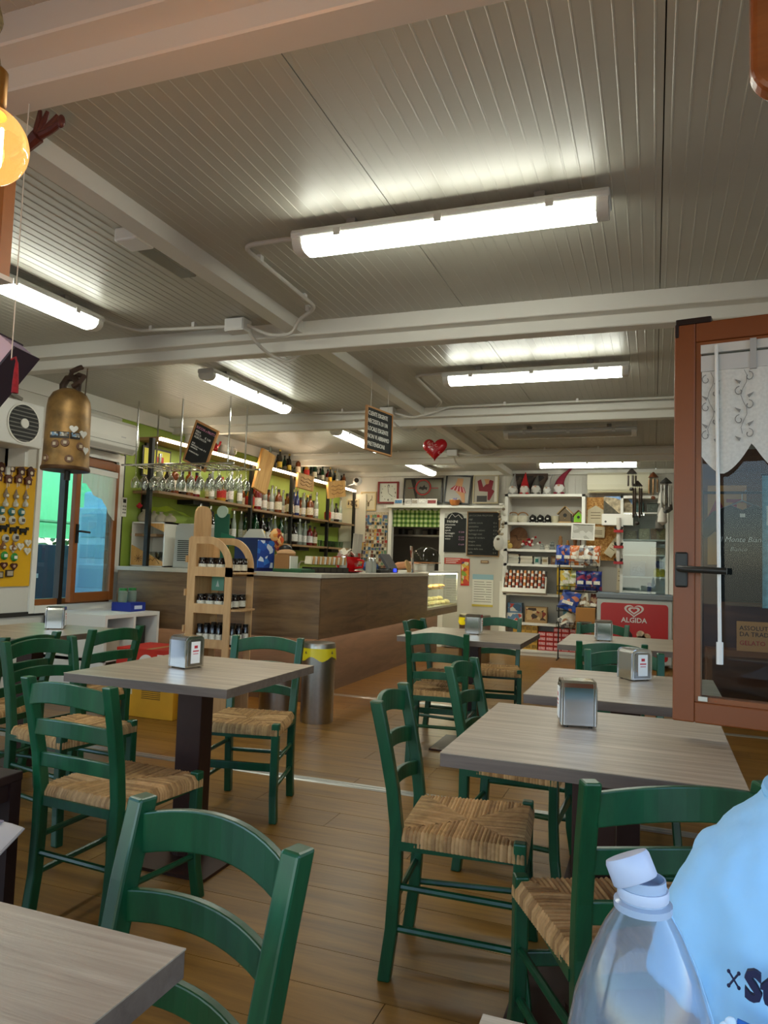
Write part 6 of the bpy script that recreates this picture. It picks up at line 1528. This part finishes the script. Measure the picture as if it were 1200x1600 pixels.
# ================================================================ open window sash at the right
SW, SH = 1.085, 1.14
sa = thing('window_sash', 'open brown window sash with black handle and embroidered curtain at right', 'window sash', (.058, 2.30, .803), math.radians(-10.1))
m_sash = M('#74390a', .42, noise=.05, scale=3)
m_bead = M('#7c400e', .4)
for x0, x1, z0, z1 in ((0, .058, 0, SH), (SW - .058, SW, 0, SH), (.058, SW - .058, 0, .058), (.058, SW - .058, SH - .058, SH)):
    MB().bb(x0, x1, -.03, .03, z0, z1).obj('sash_bar', m_sash, sa, bevel=.004)
for x0, x1, z0, z1 in ((.058, .072, .058, SH - .058), (SW - .072, SW - .058, .058, SH - .058), (.072, SW - .072, .058, .072), (.072, SW - .072, SH - .072, SH - .058)):
    MB().bb(x0, x1, -.022, .02, z0, z1).obj('glazing_bead', m_bead, sa)
MB().bb(.072, SW - .072, -.004, .004, .072, SH - .072).obj('pane', glass('sash_glass', '#dfe9ee', .6), sa)
hd = MB().bb(.006, .040, -.040, -.030, .375, .475).obj('handle', m_black, sa, bevel=.008)
MB().tube([(.023, -.038, .428), (.023, -.070, .428), (.04, -.078, .427), (.145, -.080, .424)], .0095, 10).obj('lever', m_black, hd, smooth=True)
MB().bb(.004, .10, -.034, .034, SH - .004, SH + .014).bb(.002, .012, -.034, .034, SH - .04, SH).obj('corner_hinge', M('#241612', .35, .3), sa, bevel=.003)
MB().bb(.068, .092, -.032, -.02, .062, .074).obj('corner_clip', m_steel, sa)
MB().bb(.072, SW - .06, -.034, -.022, SH - .095, SH - .070).obj('curtain_rail', M('#c2c0bc', .4), sa)
MB().bb(.074, SW - .06, -.044, -.034, SH - .150, SH - .105).obj('curtain_bar', M('#b5b3b2', .5), sa)
for x in (.20, .42, .64): MB().bb(x, x + .016, -.05, -.034, SH - .155, SH - .07).obj('rail_clip', M('#9d9b9a', .4), sa)
def curtain_z(u):
    x = u * (SW - .15); k = ((x + .02) / .148) % 1.0
    return .22 + .085 * (1 - abs(2 * k - 1) ** 1.6) if True else 0
b = MB(); b.grid(lambda u, v: (.076 + u * (SW - .15), -.040 + .003 * math.sin(u * 70), SH - .14 - v * curtain_z(u)), 96, 8)
cu = b.obj('curtain', M('#c4c2be', .9, noise=.08, scale=120), sa, smooth=True)
for k in range(8):
    x0 = .10 + k * .085
    MB().tube([(x0 + .008 * math.sin(j * 1.2), -.0452, SH - .155 - j * .018) for j in range(11)], .0009, 4).obj('embroidery', M('#6f6d6c', .8), cu)
    for q in range(5):
        zc_ = SH - .175 - q * .040; s = 1 if (q + k) % 2 else -1
        MB().tube([(x0 + s * (.012 + .013 * math.sin(a) * (1 - a / 8)), -.0455, zc_ + .014 * math.cos(a) * (1 - a / 9)) for a in [.6 * j for j in range(10)]], .0012, 4).obj('embroidery', M('#6f6d6c', .8), cu)
        MB().prism([(x0 - s * .012, zc_ - .02), (x0 - s * .024, zc_ - .005), (x0 - s * .008, zc_ - .012)], -.0465, -.0445, 'Y').obj('embroidery', M('#7d7b79', .8), cu)
MB().cyl((.115, -.052, SH - .08), (.125, -.052, .22), .005, n=8).obj('pull_rod', M('#d2d0cc', .3), sa, smooth=True)
MB().cyl((.125, -.052, .17), (.125, -.052, .23), .009, n=8).obj('rod_tip', M('#d2d0cc', .3), sa, smooth=True)
# right window frame in the wall
rw = structure(thing('window_2', None, None, (XR, 0, 0)))
for q in ((-.02, .08, 2.08, 2.14, .78, 1.98), (-.02, .08, 3.18, 3.24, .78, 1.98), (-.02, .08, 2.14, 3.18, .78, .84), (-.02, .08, 2.14, 3.18, 1.92, 1.98)): MB().bb(*q).obj('window_frame', m_sash, rw)
structure(MB().bb(XR + .1, 30, -10, 30, -.3, -.15).bb(-30, XR + .1, -30, -10, -.3, -.15).obj('ground_outside', M('#8b8a84', .9)))

# ================================================================ what shows through the sash
wp = structure(MB().bb(.36, XR, 7.30, 7.34, 0, 2.35).obj('wall_display', wood('display_wall', '#4a2a18', '#6a3e22', 0, (1, 8), .5)))
o = thing('orange_poster', 'orange poster with big red letters seen through the sash', 'poster', (.62, 7.29, 1.66))
MB().bb(-.16, .16, -.004, 0, -.36, .36).obj('sheet', M('#c08a4a', .6), o); text('AT', .22, M('#9a1f38', .6), o, (-.15, -.006, .08), (PI / 2, 0, 0), bold=.006); text('ORA', .08, m_ink, o, (-.15, -.006, -.02), (PI / 2, 0, 0))
ts = thing('black_tshirt', 'black T-shirt with white script hanging on a hanger behind the sash', 'T-shirt', (.72, 7.05, 1.40))
MB().prism([(-.20, -.42), (.20, -.42), (.20, .20), (.29, .12), (.36, .20), (.24, .36), (.09, .42), (.0, .38), (-.09, .42), (-.24, .36), (-.36, .20), (-.29, .12), (-.20, .20)], -.03, .03, 'Y').obj('shirt', M('#14191d', .9, noise=.2, scale=8), ts, bevel=.02)
text('Il Monte Bianco', .062, M('#a8b0b0', .8), ts, (-.19, -.033, .10), (PI / 2, 0, 0), shear=.3); text('Bianco', .05, M('#7f898a', .8), ts, (-.1, -.033, .02), (PI / 2, 0, 0), shear=.3)
MB().tube([(-.18, 0, .38), (0, 0, .46), (.18, 0, .38)], .008, 6).tube([(0, 0, .46), (0, 0, .52), (.03, 0, .55), (.05, 0, .52)], .005, 6).obj('hanger', M('#8a8a88', .3, .8), ts, smooth=True)
MB().box((.0, -.032, .33), (.04, .004, .03)).obj('neck_label', m_white, ts)
rl = thing('clothes_rail', 'dark clothes rail carrying the black T-shirt', 'clothes rail', (0, 0, 0)); MB().cyl((.40, 7.05, 1.93), (1.10, 7.05, 1.93), .012, n=8).obj('rail', m_black, rl)
for x in (.40, 1.10): MB().cyl((x, 7.05, 0), (x, 7.05, 1.93), .014, n=8).bb(x - .02, x + .02, 6.85, 7.25, 0, .03).obj('post', m_black, rl)
tw = thing('blue_reflection_panel', 'made-up pale blue cloth standing in for a reflection behind the sash at right edge', 'cloth', (1.0, 6.75, 1.55)); MB().grid(lambda u, v: (-.16 + .32 * u, .012 * math.sin(u * 15), .50 - 1.10 * v), 16, 4).grid(lambda u, v: (-.16 + .32 * u, .006 + .012 * math.sin(u * 15), .50 - 1.10 * v), 16, 4).obj('cloth', M('#5f9cb4', .7, noise=.2, scale=30), tw, smooth=True)  # blue reflection in the sash glass, built as an added printed cloth
MB().bb(-.13, .12, -.020, -.014, .08, .24).obj('print', M('#b8ccd4', .7), tw); MB().bb(-.02, .10, -.022, -.020, .11, .21).obj('print', M('#6a5a86', .7), tw); MB().tube([(.09 * math.cos(a), -.018, .37 + .05 * math.sin(a)) for a in [2 * PI * i / 20 for i in range(20)]], .006, 5, True).obj('print', M('#2f6a86', .7), tw)
MB().cyl((-.17, 0, .50), (.165, 0, .50), .008, n=8).cyl((0, 0, .5), (0, 0, 1.07), .003, n=5).obj('hanging_bar', m_black, tw)
fe = thing('fire_extinguisher', 'red fire extinguisher standing behind the sash', 'fire extinguisher', (.90, 6.0, 0)); MB().lathe([(.075, 0), (.08, .02), (.08, .40), (.06, .46), (.025, .49), (.022, .52)], n=20).obj('cylinder', M('#a81a22', .3, coat=.4), fe, smooth=True)
MB().lathe([(.0815, .18), (.0815, .34)], n=20).obj('label', M('#7f1a20', .5, noise=.5, scale=30), fe, smooth=True); MB().box((.02, 0, .55), (.12, .025, .03)).cyl((0, 0, .5), (0, 0, .56), .016, n=8).obj('valve', m_steel, fe); MB().tube([(-.03, 0, .54), (-.10, 0, .45), (-.10, 0, .15)], .012, 8).obj('hose', m_black, fe, smooth=True)
cs = thing('shop_counter', 'low wooden display bench with printed sign behind the sash', 'bench', (.78, 6.80, 0)); MB().bb(-.36, .34, -.12, .12, .55, .60).bb(-.36, -.32, -.12, .12, 0, .55).bb(.30, .34, -.12, .12, 0, .55).obj('bench', M('#7a4a26', .5, noise=.1), cs)
MB().bb(-.14, .16, -.13, -.125, .60, .84).obj('sign', M('#b9824a', .6), cs); text('ASSOLUTA\nDA TRADIZ.', .05, m_ink, cs, (-.12, -.133, .77), (PI / 2, 0, 0)); text('GELATO', .05, M('#a8281e', .6), cs, (-.12, -.133, .65), (PI / 2, 0, 0))

# ================================================================ person in a light blue shirt
pe = thing('person', 'person in a light blue T-shirt sitting across the table at right', 'person', (.212, .955, 0), math.radians(-6)); pe.scale = (.85, 1, 1)
m_skin = M('#b98a72', .5, noise=.05, scale=40)
# body: joints with radii, skinned into one surface
jv = [((0, .0, .50), (.13, .09)), ((0, .0, .62), (.125, .085)), ((0, .0, .78), (.13, .085)), ((0, .015, .88), (.13, .07)), ((0, .03, .968), (.066, .048)), ((0, .02, 1.03), (.048, .048)),
      ((0, -.005, 1.10), (.072, .082)), ((0, -.005, 1.18), (.078, .095)), ((0, 0, 1.25), (.05, .06)),
      ((-.155, .015, .885), (.045, .045)), ((-.188, -.005, .79), (.043, .043)), ((-.195, -.03, .66), (.038, .038)), ((-.15, -.20, .70), (.033, .030)), ((-.07, -.30, .775), (.024, .020)), ((-.03, -.35, .775), (.036, .016)),
      ((.155, .015, .885), (.045, .045)), ((.188, -.005, .79), (.043, .043)), ((.195, -.03, .66), (.038, .038)), ((.15, -.20, .70), (.033, .030)), ((.08, -.28, .775), (.024, .020)), ((.04, -.33, .775), (.036, .016)),
      ((-.09, .0, .47), (.095, .09)), ((-.10, -.40, .47), (.062, .06)), ((-.10, -.40, .24), (.048, .05)), ((-.10, -.38, .06), (.036, .04)), ((-.10, -.48, .035), (.04, .028)),
      ((.09, .0, .47), (.095, .09)), ((.10, -.40, .47), (.062, .06)), ((.10, -.40, .24), (.048, .05)), ((.10, -.38, .06), (.036, .04)), ((.10, -.48, .035), (.04, .028))]
je = [(0, 1), (1, 2), (2, 3), (3, 4), (4, 5), (5, 6), (6, 7), (7, 8), (3, 9), (9, 10), (10, 11), (11, 12), (12, 13), (13, 14), (3, 15), (15, 16), (16, 17), (17, 18), (18, 19), (19, 20), (0, 21), (21, 22), (22, 23), (23, 24), (24, 25), (0, 26), (26, 27), (27, 28), (28, 29), (29, 30)]
def skinned(name, verts, edges, mat_, parent, sub=2):
    me = bpy.data.meshes.new(name); me.from_pydata([v[0] for v in verts], edges, []); me.materials.append(mat_)
    o = bpy.data.objects.new(name, me); COL.objects.link(o); o.parent = parent
    sk = o.modifiers.new('skin', 'SKIN'); sk.use_smooth_shade = True
    if not me.skin_vertices: 
        bm = bmesh.new(); bm.from_mesh(me); bm.verts.layers.skin.verify(); bm.to_mesh(me); bm.free()
    for i, v in enumerate(verts):
        me.skin_vertices[0].data[i].radius = v[1]
        me.skin_vertices[0].data[i].use_root = (i == 0)
    o.modifiers.new('subsurf', 'SUBSURF').levels = sub; o.modifiers['subsurf'].render_levels = sub
    return o
skinned('body', jv, je, m_skin, pe)
for s, hx in ((-1, -.03), (1, .04)):
    y0 = -.375 if s < 0 else -.355
    for i in range(4):
        x = hx + (i - 1.5) * .019
        MB().tube([(x, y0, .772), (x * 1.02, y0 - .03 - .004 * (i in (1, 2)), .776), (x * 1.03, y0 - .052 - .006 * (i in (1, 2)), .768), (x * 1.03, y0 - .066, .758)], .008, 8, rs=[.0095, .009, .008, .006]).obj('finger', m_skin, pe, smooth=True)
    MB().tube([(hx - s * .03, y0 + .03, .77), (hx - s * .05, y0 + .005, .768), (hx - s * .055, y0 - .02, .762)], .009, 8, rs=[.011, .010, .007]).obj('thumb', m_skin, pe, smooth=True)
# face
MB().lathe([(.006, 0), (.016, .012), (.012, .03), (.004, .045)], (0, -.098, 1.125), 8, 1, .9).obj('nose', m_skin, pe, smooth=True)
for s in (-1, 1):
    MB().ball((s * .03, -.083, 1.168), (.014, .008, .009), 10, 6).obj('eye', M('#e8e4e0', .3), pe, smooth=True); MB().ball((s * .03, -.0905, 1.168), (.006, .003, .006), 8, 6).obj('iris', M('#3a2a1e', .3), pe, smooth=True)
    MB().ball((s * .078, .005, 1.15), (.012, .02, .032), 10, 8).obj('ear', m_skin, pe, smooth=True)
MB().ball((0, -.083, 1.098), (.026, .008, .007), 12, 6).obj('mouth', M('#9a5a50', .5), pe, smooth=True)
b = MB()
for j in range(9):
    for i in range(25): pass
b.grid(lambda u, v: ((.094) * math.sin(v * 1.75 + .02) * math.cos(u * 2 * PI), .012 + .108 * math.sin(v * 1.75 + .02) * math.sin(u * 2 * PI), 1.165 + .115 * math.cos(v * 1.75 + .02) + (.05 * max(0, -math.sin(u * 2 * PI)) * v if True else 0)), 32, 10)
b.obj('hair', M('#2a1c14', .6, noise=.3, scale=60, bump=.6), pe, smooth=True)
# T-shirt: lofted torso and sleeves fused into one cloth surface
b = MB()
def loft(secs, n=28):
    vs_, fs = [], []
    for c, rx, ry, ex in secs:
        for i in range(n):
            a = 2 * PI * i / n; ca, sa_ = math.cos(a), math.sin(a)
            vs_.append((c[0] + rx * math.copysign(abs(ca) ** ex, ca), c[1] + ry * math.copysign(abs(sa_) ** ex, sa_), c[2]))
    for k in range(len(secs) - 1):
        for i in range(n): fs.append((k * n + i, k * n + (i + 1) % n, (k + 1) * n + (i + 1) % n, (k + 1) * n + i))
    fs += [tuple(range(n)), tuple((len(secs) - 1) * n + i for i in range(n))]
    b.add(vs_, fs)
loft([((0, .0, .50), .175, .125, .75), ((0, 0, .60), .172, .120, .75), ((0, 0, .72), .178, .122, .75), ((0, .0, .82), .185, .122, .75), ((0, .008, .88), .190, .112, .8), ((0, .015, .92), .165, .092, .85), ((0, .018, .945), .138, .080, .9), ((0, .02, .962), .118, .074, 1), ((0, .022, .974), .104, .066, 1)])
for s in (-1, 1): b.tube([(s * .10, .015, .895), (s * .148, .012, .872), (s * .175, .0, .81), (s * .190, -.012, .735)], .08, 18, rs=[.050, .058, .062, .066])
sh_ = b.obj('tshirt', M('#92c4ea', .85, noise=.04, scale=10), pe, smooth=True)
rm = sh_.modifiers.new('remesh', 'REMESH'); rm.mode = 'VOXEL'; rm.voxel_size = .009; rm.use_smooth_shade = True
sm = sh_.modifiers.new('smooth', 'SMOOTH'); sm.iterations = 6; sm.factor = .5
tx = bpy.data.textures.new('cloth_folds', 'CLOUDS'); tx.noise_scale = .07
dp = sh_.modifiers.new('folds', 'DISPLACE'); dp.texture = tx; dp.strength = .02; dp.mid_level = .5
MB().tube([(.104 * math.cos(a), .018 + .072 * math.sin(a), .972 + .012 * math.sin(a)) for a in [2 * PI * i / 28 for i in range(28)]], .007, 8, True).obj('collar', M('#84bbe4', .85), pe, smooth=True)
navy_ = M('#14163a', .7); pf_ = -.139
text('Str', .038, navy_, sh_, (-.131, pf_ - .004, .811), (PI / 2, 0, math.radians(-4)), bold=.0016, depth=.003)
for s in (-1, 1): MB().tube([(-.1425 + s * .005, pf_, .816), (-.1425 - s * .005, pf_, .829)], .0011, 6).obj('print', navy_, sh_); 
for sx in (-1, 1):
    for sz in (-1, 1): MB().ball((-.1425 + sx * .0053, pf_, .8225 + sz * .0068), (.0020, .0015, .0020), 8, 6).obj('print', navy_, sh_)
MB().tube([(-.147, pf_ - .002, .775), (-.124, pf_ - .002, .745)], .005, 8).ball((-.151, pf_ - .002, .776), (.007, .003, .006), 10, 6).ball((-.145, pf_ - .002, .782), (.007, .003, .006), 10, 6).obj('print', M('#c8dcec', .7), sh_, smooth=True)
MB().tube([(-.139, pf_ - .001, .784), (-.07, pf_ - .001, .772), (.0, pf_ - .001, .768)], .0035, 6).obj('print', M('#1f5fae', .7), sh_)
MB().bb(-.19, .19, .10, .13, .44, .50).obj('trousers_waist', M('#2c3648', .8), pe) if False else None
def trouser(s):
    MB().tube([(s * .07, .03, .48), (s * .10, -.12, .48), (s * .10, -.38, .48), (s * .10, -.42, .42), (s * .10, -.40, .20), (s * .10, -.385, .07)], .1, 16, rs=[.125, .112, .085, .082, .065, .06]).obj('trouser_leg', M('#2c3648', .85, noise=.1), pe, smooth=True)
    MB().tube([(s * .10, -.36, .045), (s * .10, -.42, .05), (s * .10, -.50, .04)], .045, 12, rs=[.045, .048, .036]).obj('shoe', M('#d8d6d0', .6), pe, smooth=True)
trouser(-1); trouser(1)
sc_ = thing('stool', 'brown wooden stool under the person in blue', 'stool', (.212, .985, 0)); MB().bb(-.18, .18, -.17, .17, .33, .36).obj('seat', M('#3a2218', .5), sc_)
for x in (-.15, .15):
    for y in (-.14, .14): MB().bb(x - .018, x + .018, y - .018, y + .018, 0, .33).obj('leg', M('#3a2218', .5), sc_)

# ================================================================ plastic bottle
def pet():
    m, nt, bs = newmat('frosted_pet'); bs.inputs['Base Color'].default_value = (*srgb('#dfe8f2'), 1); bs.inputs['Roughness'].default_value = .06; bs.inputs['Transmission Weight'].default_value = .93; bs.inputs['IOR'].default_value = 1.12
    bs.inputs['Specular IOR Level'].default_value = .9; bs.inputs['Coat Weight'].default_value = .5
    return m
m_pet = pet()
pb = thing('plastic_bottle', 'clear plastic water bottle with loose white cap in the foreground', 'bottle', (-.004, .43, .75))
R0 = .0405
outp = [(.030, 0), (R0 - .002, .006), (R0, .016), (R0, .05), (R0 - .002, .055), (R0 - .002, .062), (R0, .067), (R0, .13), (R0 + .0005, .17), (R0, .20), (.0392, .218), (.0345, .243), (.027, .265), (.0195, .281), (.0140, .290), (.0122, .294), (.0122, .298)]
MB().lathe(outp + [(r - .0008, z) for r, z in outp[::-1][:-1]], n=40).obj('shell', m_pet, pb, smooth=True)
MB().lathe([(.0124, .290), (.0150, .291), (.0150, .2945), (.0124, .2955), (.0115, .307), (.0105, .307), (.011, .29)], n=28).obj('neck_ring', M('#b9cbe2', .2, trans=.4), pb, smooth=True)
MB().lathe([(.0128, .2965), (.0132, .297), (.0132, .301), (.0128, .302)], n=28).obj('tamper_band', M('#c2cce0', .4, trans=.2), pb, smooth=True)
cpz = MB().lathe([(.0112, 0), (.0120, .001), (.0120, .0115), (.0112, .0135), (.007, .014)], n=32).obj('cap', M('#c0c9de', .4, trans=.25), pb, smooth=True); cpz.location = (-.0035, -.001, .3045); cpz.rotation_euler = (math.radians(-10), math.radians(-24), 0)

# ================================================================ globe bulb pendant and things at the top left / top right
def glow_glass():
    m = bpy.data.materials.new('lit_amber_glass'); m.use_nodes = True; nt = m.node_tree; nt.nodes.clear(); L = nt.links.new
    o_ = nt.nodes.new('ShaderNodeOutputMaterial'); t_ = nt.nodes.new('ShaderNodeBsdfTransparent'); t_.inputs[0].default_value = (*srgb('#ffe0a8'), 1)
    e_ = nt.nodes.new('ShaderNodeEmission'); e_.inputs[0].default_value = (*srgb('#ffc070'), 1); e_.inputs[1].default_value = .38
    g_ = nt.nodes.new('ShaderNodeBsdfGlossy'); g_.inputs['Roughness'].default_value = .02
    f_ = nt.nodes.new('ShaderNodeLayerWeight'); f_.inputs[0].default_value = .12
    a_ = nt.nodes.new('ShaderNodeAddShader'); x_ = nt.nodes.new('ShaderNodeMixShader')
    L(f_.outputs[1], x_.inputs[0]); L(t_.outputs[0], x_.inputs[1]); L(g_.outputs[0], x_.inputs[2]); L(x_.outputs[0], a_.inputs[0]); L(e_.outputs[0], a_.inputs[1]); L(a_.outputs[0], o_.inputs[0])
    return m
bu = thing('globe_pendant', 'glowing amber globe bulb hanging on a rope at the top left', 'pendant lamp', (-1.02, .85, 1.875))
MB().ball((0, 0, 0), .0625, 32, 20).obj('globe', glow_glass(), bu, smooth=True)
MB().lathe([(.026, .052), (.022, .068), (.024, .072), (.024, .125), (.014, .135)], n=20).obj('socket', M('#9a6a2c', .35, .8), bu, smooth=True)
MB().tube([(.020 * math.cos(a), .020 * math.sin(a), .035 - .070 * abs(math.sin(a * 3))) for a in [2 * PI * i / 48 for i in range(48)]], .0028, 6, True).obj('filament', emit('filament', '#ffb45a', 160), bu, smooth=True)
MB().cyl((0, 0, -.03), (0, 0, .055), .004, n=8).obj('stem', M('#e8d8b0', .3, trans=.5), bu)
L3 = ZC - 1.875
MB().tube([(.004 * math.cos(i * .9), .004 * math.sin(i * .9), .13 + (L3 - .13) * i / 60) for i in range(61)], .0075, 8).obj('rope', M('#8a7048', .9, noise=.3, scale=80, bump=.5), bu, smooth=True)
MB().lathe([(.045, L3 - .03), (.05, L3)], n=20).obj('ceiling_rose', M('#9a6a2c', .4, .7), bu, smooth=True)
pl = bpy.data.lights.new('bulb_light', 'POINT'); pl.energy = 2.0; pl.color = (1.0, .62, .30); pl.shadow_soft_size = .04
lo = bpy.data.objects.new('bulb_light', pl); COL.objects.link(lo); lo.parent = bu; lo.location = (0, 0, -.085)
wf = thing('hanging_picture', 'narrow wooden edge of a picture hanging behind the globe bulb', 'picture', (-1.815, 1.60, 0))
MB().bb(-.045, 0, -.02, .02, 2.03, 2.47).bb(-.44, -.395, -.02, .02, 2.03, 2.47).bb(-.395, -.045, -.02, .02, 2.425, 2.47).bb(-.395, -.045, -.02, .02, 2.03, 2.075).obj('frame_bars', M('#a8682c', .45, noise=.08), wf)
MB().bb(-.395, -.045, -.005, .005, 2.075, 2.425).obj('panel', M('#6a4020', .5), wf); MB().bb(-.46, .012, -.024, .024, 2.015, 2.03).obj('lower_strip', M('#d8d2c6', .5), wf)
for x in (-.36, -.08): MB().cyl((x, 0, 2.47), (x, 0, ZC), .003, n=5).obj('string', m_cord, wf)
hn = thing('carved_hand', 'dark reddish carved hand ornament sticking out below the first beam', 'ornament', (-1.80, 1.60, 2.40))
b = MB(); b.tube([(-.02, 0, -.005), (.04, 0, .02), (.08, 0, .045)], .015, 8, rs=[.012, .016, .02])
for i, (dx, dz, ln) in enumerate(((.01, .075, 1), (.035, .07, .9), (.07, .055, .8))): b.tube([(.07 + .012 * i, 0, .045), (.075 + dx * .6, .004 * i, .045 + dz * .6), (.073 + dx, .004 * i, .048 + dz)], .008, 8, rs=[.011, .010, .006])
b.ball((.165, 0, .075), (.014, .010, .020), 10, 8); b.tube([(.09, 0, .045), (.13, 0, .055), (.16, 0, .07)], .01, 8, rs=[.012, .010, .010])
b.obj('hand', M('#5a2a22', .45, noise=.2, scale=40), hn, smooth=True)
bk = thing('hanging_book', 'dark book-like souvenir with red tassel at the left edge', 'book', (-1.72, 1.52, 1.72)); bk.rotation_euler = (0, math.radians(-52), math.radians(15))
MB().bb(-.13, .09, -.06, .06, .030, .036).bb(-.13, .09, -.06, .06, -.036, -.030).obj('cover', M('#2a2030', .5), bk); MB().bb(-.13, .086, -.057, .057, -.030, .030).obj('pages', M('#b9a8bc', .7), bk)
for i in range(4): MB().bb(.0862, .0870, -.05, .05, -.024 + .014 * i, -.018 + .014 * i).obj('page_line', M('#7a6a80', .7), bk)
ta = thing('red_tassel', 'dark red tassel dangling beside the dark book', 'tassel', (-1.60, 1.47, 1.70)); MB().tube([(-.02, .0, .03), (-.005, 0, .035), (0, 0, .02)], .003, 6).obj('cord', M('#7a1420', .8), ta); MB().lathe([(.009, -.062), (.008, -.03), (.006, 0), (.004, .02), (.002, .024)], n=10).obj('fringe', M('#8a1824', .85, noise=.3, scale=60), ta, smooth=True)
MB().cyl((-.10, .05, .06), (-.10, .05, .80), .002, n=5).obj('string', m_cord, bk) if False else None
sg = MB().cyl((0, 0, .03), (0, 0, .745), .0015, n=5).obj('string', m_cord, ta); sg.location = (-.02, 0, 0)
MB().tube([(.0, .0, .0), (.005, .01, .01)], .0015, 5).obj('loop', m_cord, bk)
wt = thing('wooden_sign', 'rounded corner of a varnished wooden sign at the top right edge', 'sign', (.374, 1.20, 2.19)); MB().prism(rrect(.48, .50, .05, 8), -.018, .018, 'Y').obj('board', wood('varnished', '#7a4018', '#9a5526', 0, (2, 14), .25), wt, bevel=.008)
MB().prism(rrect(.42, .44, .04, 8), -.021, -.018, 'Y').obj('face', wood('varnished_face', '#83481e', '#a25c2c', 0, (2, 14), .3), wt)
for x in (-.18, .18): MB().cyl((x, 0, .24), (x, 0, ZC - 2.19), .003, n=6).obj('chain', M('#5a4a3a', .4, .7), wt)

# ================================================================ brown stools and cushion at the left edge
def stool(label, cx, cy, w, h, rz=0):
    t = thing('stool', label, 'stool', (cx, cy, 0), rz); m = M('#2e1a16', .5, noise=.1)
    MB().bb(-w / 2, w / 2, -w / 2, w / 2, h - .03, h).obj('seat', m, t, bevel=.004)
    for x in (-1, 1):
        for y in (-1, 1): MB().bb(x * (w / 2 - .025) - .022, x * (w / 2 - .025) + .022, y * (w / 2 - .025) - .022, y * (w / 2 - .025) + .022, 0, h - .03).obj('leg', m, t)
        MB().bb(x * (w / 2 - .025) - .012, x * (w / 2 - .025) + .012, -w / 2 + .04, w / 2 - .04, h - .09, h - .03).bb(-w / 2 + .04, w / 2 - .04, x * (w / 2 - .025) - .012, x * (w / 2 - .025) + .012, h - .09, h - .03).obj('apron', m, t)
    return t
stool('dark brown wooden stool behind the patterned cushion at the left edge', -2.20, 1.76, .42, .48)
stool('dark brown stool carrying the patterned cushion', -1.86, 1.30, .42, .40)
cs_ = thing('seat_cushion', 'white cushion with grey leaf pattern at the left edge', 'cushion', (-1.74, 1.33, .40), math.radians(28))
b = MB()
def cush(sgn):
    def f(u, v):
        x, y = (u - .5), (v - .5); e = max(0, (1 - (2 * x) ** 4) * (1 - (2 * y) ** 4)) ** .5
        return (x * .46, y * .46, .05 + sgn * .055 * e)
    return f
b.grid(cush(1), 20, 20).grid(cush(-1), 20, 20); b.obj('cover', M('#c9c7cc', .85, noise=.03), cs_, smooth=True)
MB().tube([(x * .46, y * .46, .045) for x, y in [(-.5, -.5), (.5, -.5), (.5, .5), (-.5, .5)]], .004, 6, True).obj('piping', M('#a8a6ac', .8), cs_)
rr2 = random.Random(2)
for i in range(14):
    x, y = rr2.uniform(-.18, .18), rr2.uniform(-.18, .18); a = rr2.uniform(0, 6); e = ((1 - (2 * x / .46) ** 4) * (1 - (2 * y / .46) ** 4)) ** .5
    MB().cyl((0, 0, 0), (0, 0, .002), .022, n=12).obj('leaf_print', M('#8f8692', .85), cs_, loc=(x, y, .0505 + .055 * e)).scale = (1, .6, 1)
# bound window board at the far left front

# ================================================================ labels: copies that only their order tells apart
ORD = ('first second third fourth fifth sixth seventh eighth ninth tenth eleventh twelfth thirteenth fourteenth fifteenth sixteenth seventeenth eighteenth nineteenth twentieth twenty-first twenty-second twenty-third twenty-fourth').split()
bpy.context.view_layer.update()
same = {}
for o in COL.objects:
    if o.parent is None and 'label' in o: same.setdefault(o['label'], []).append(o)
inv = cam.matrix_world.inverted()
for lb, os_ in same.items():
    if len(os_) < 2: continue
    def sx(o):
        p = inv @ o.matrix_world.translation; return p.x / max(1e-6, -p.z)
    os_.sort(key=sx)
    for i, o in enumerate(os_):
        if len(lb.split()) <= 12: o['label'] = lb + ', ' + (ORD[i] if i < 24 else 'last') + ' from the left'
        else: print('LONG LABEL', len(os_), lb)
        if 'group' not in o: o['group'] = lb
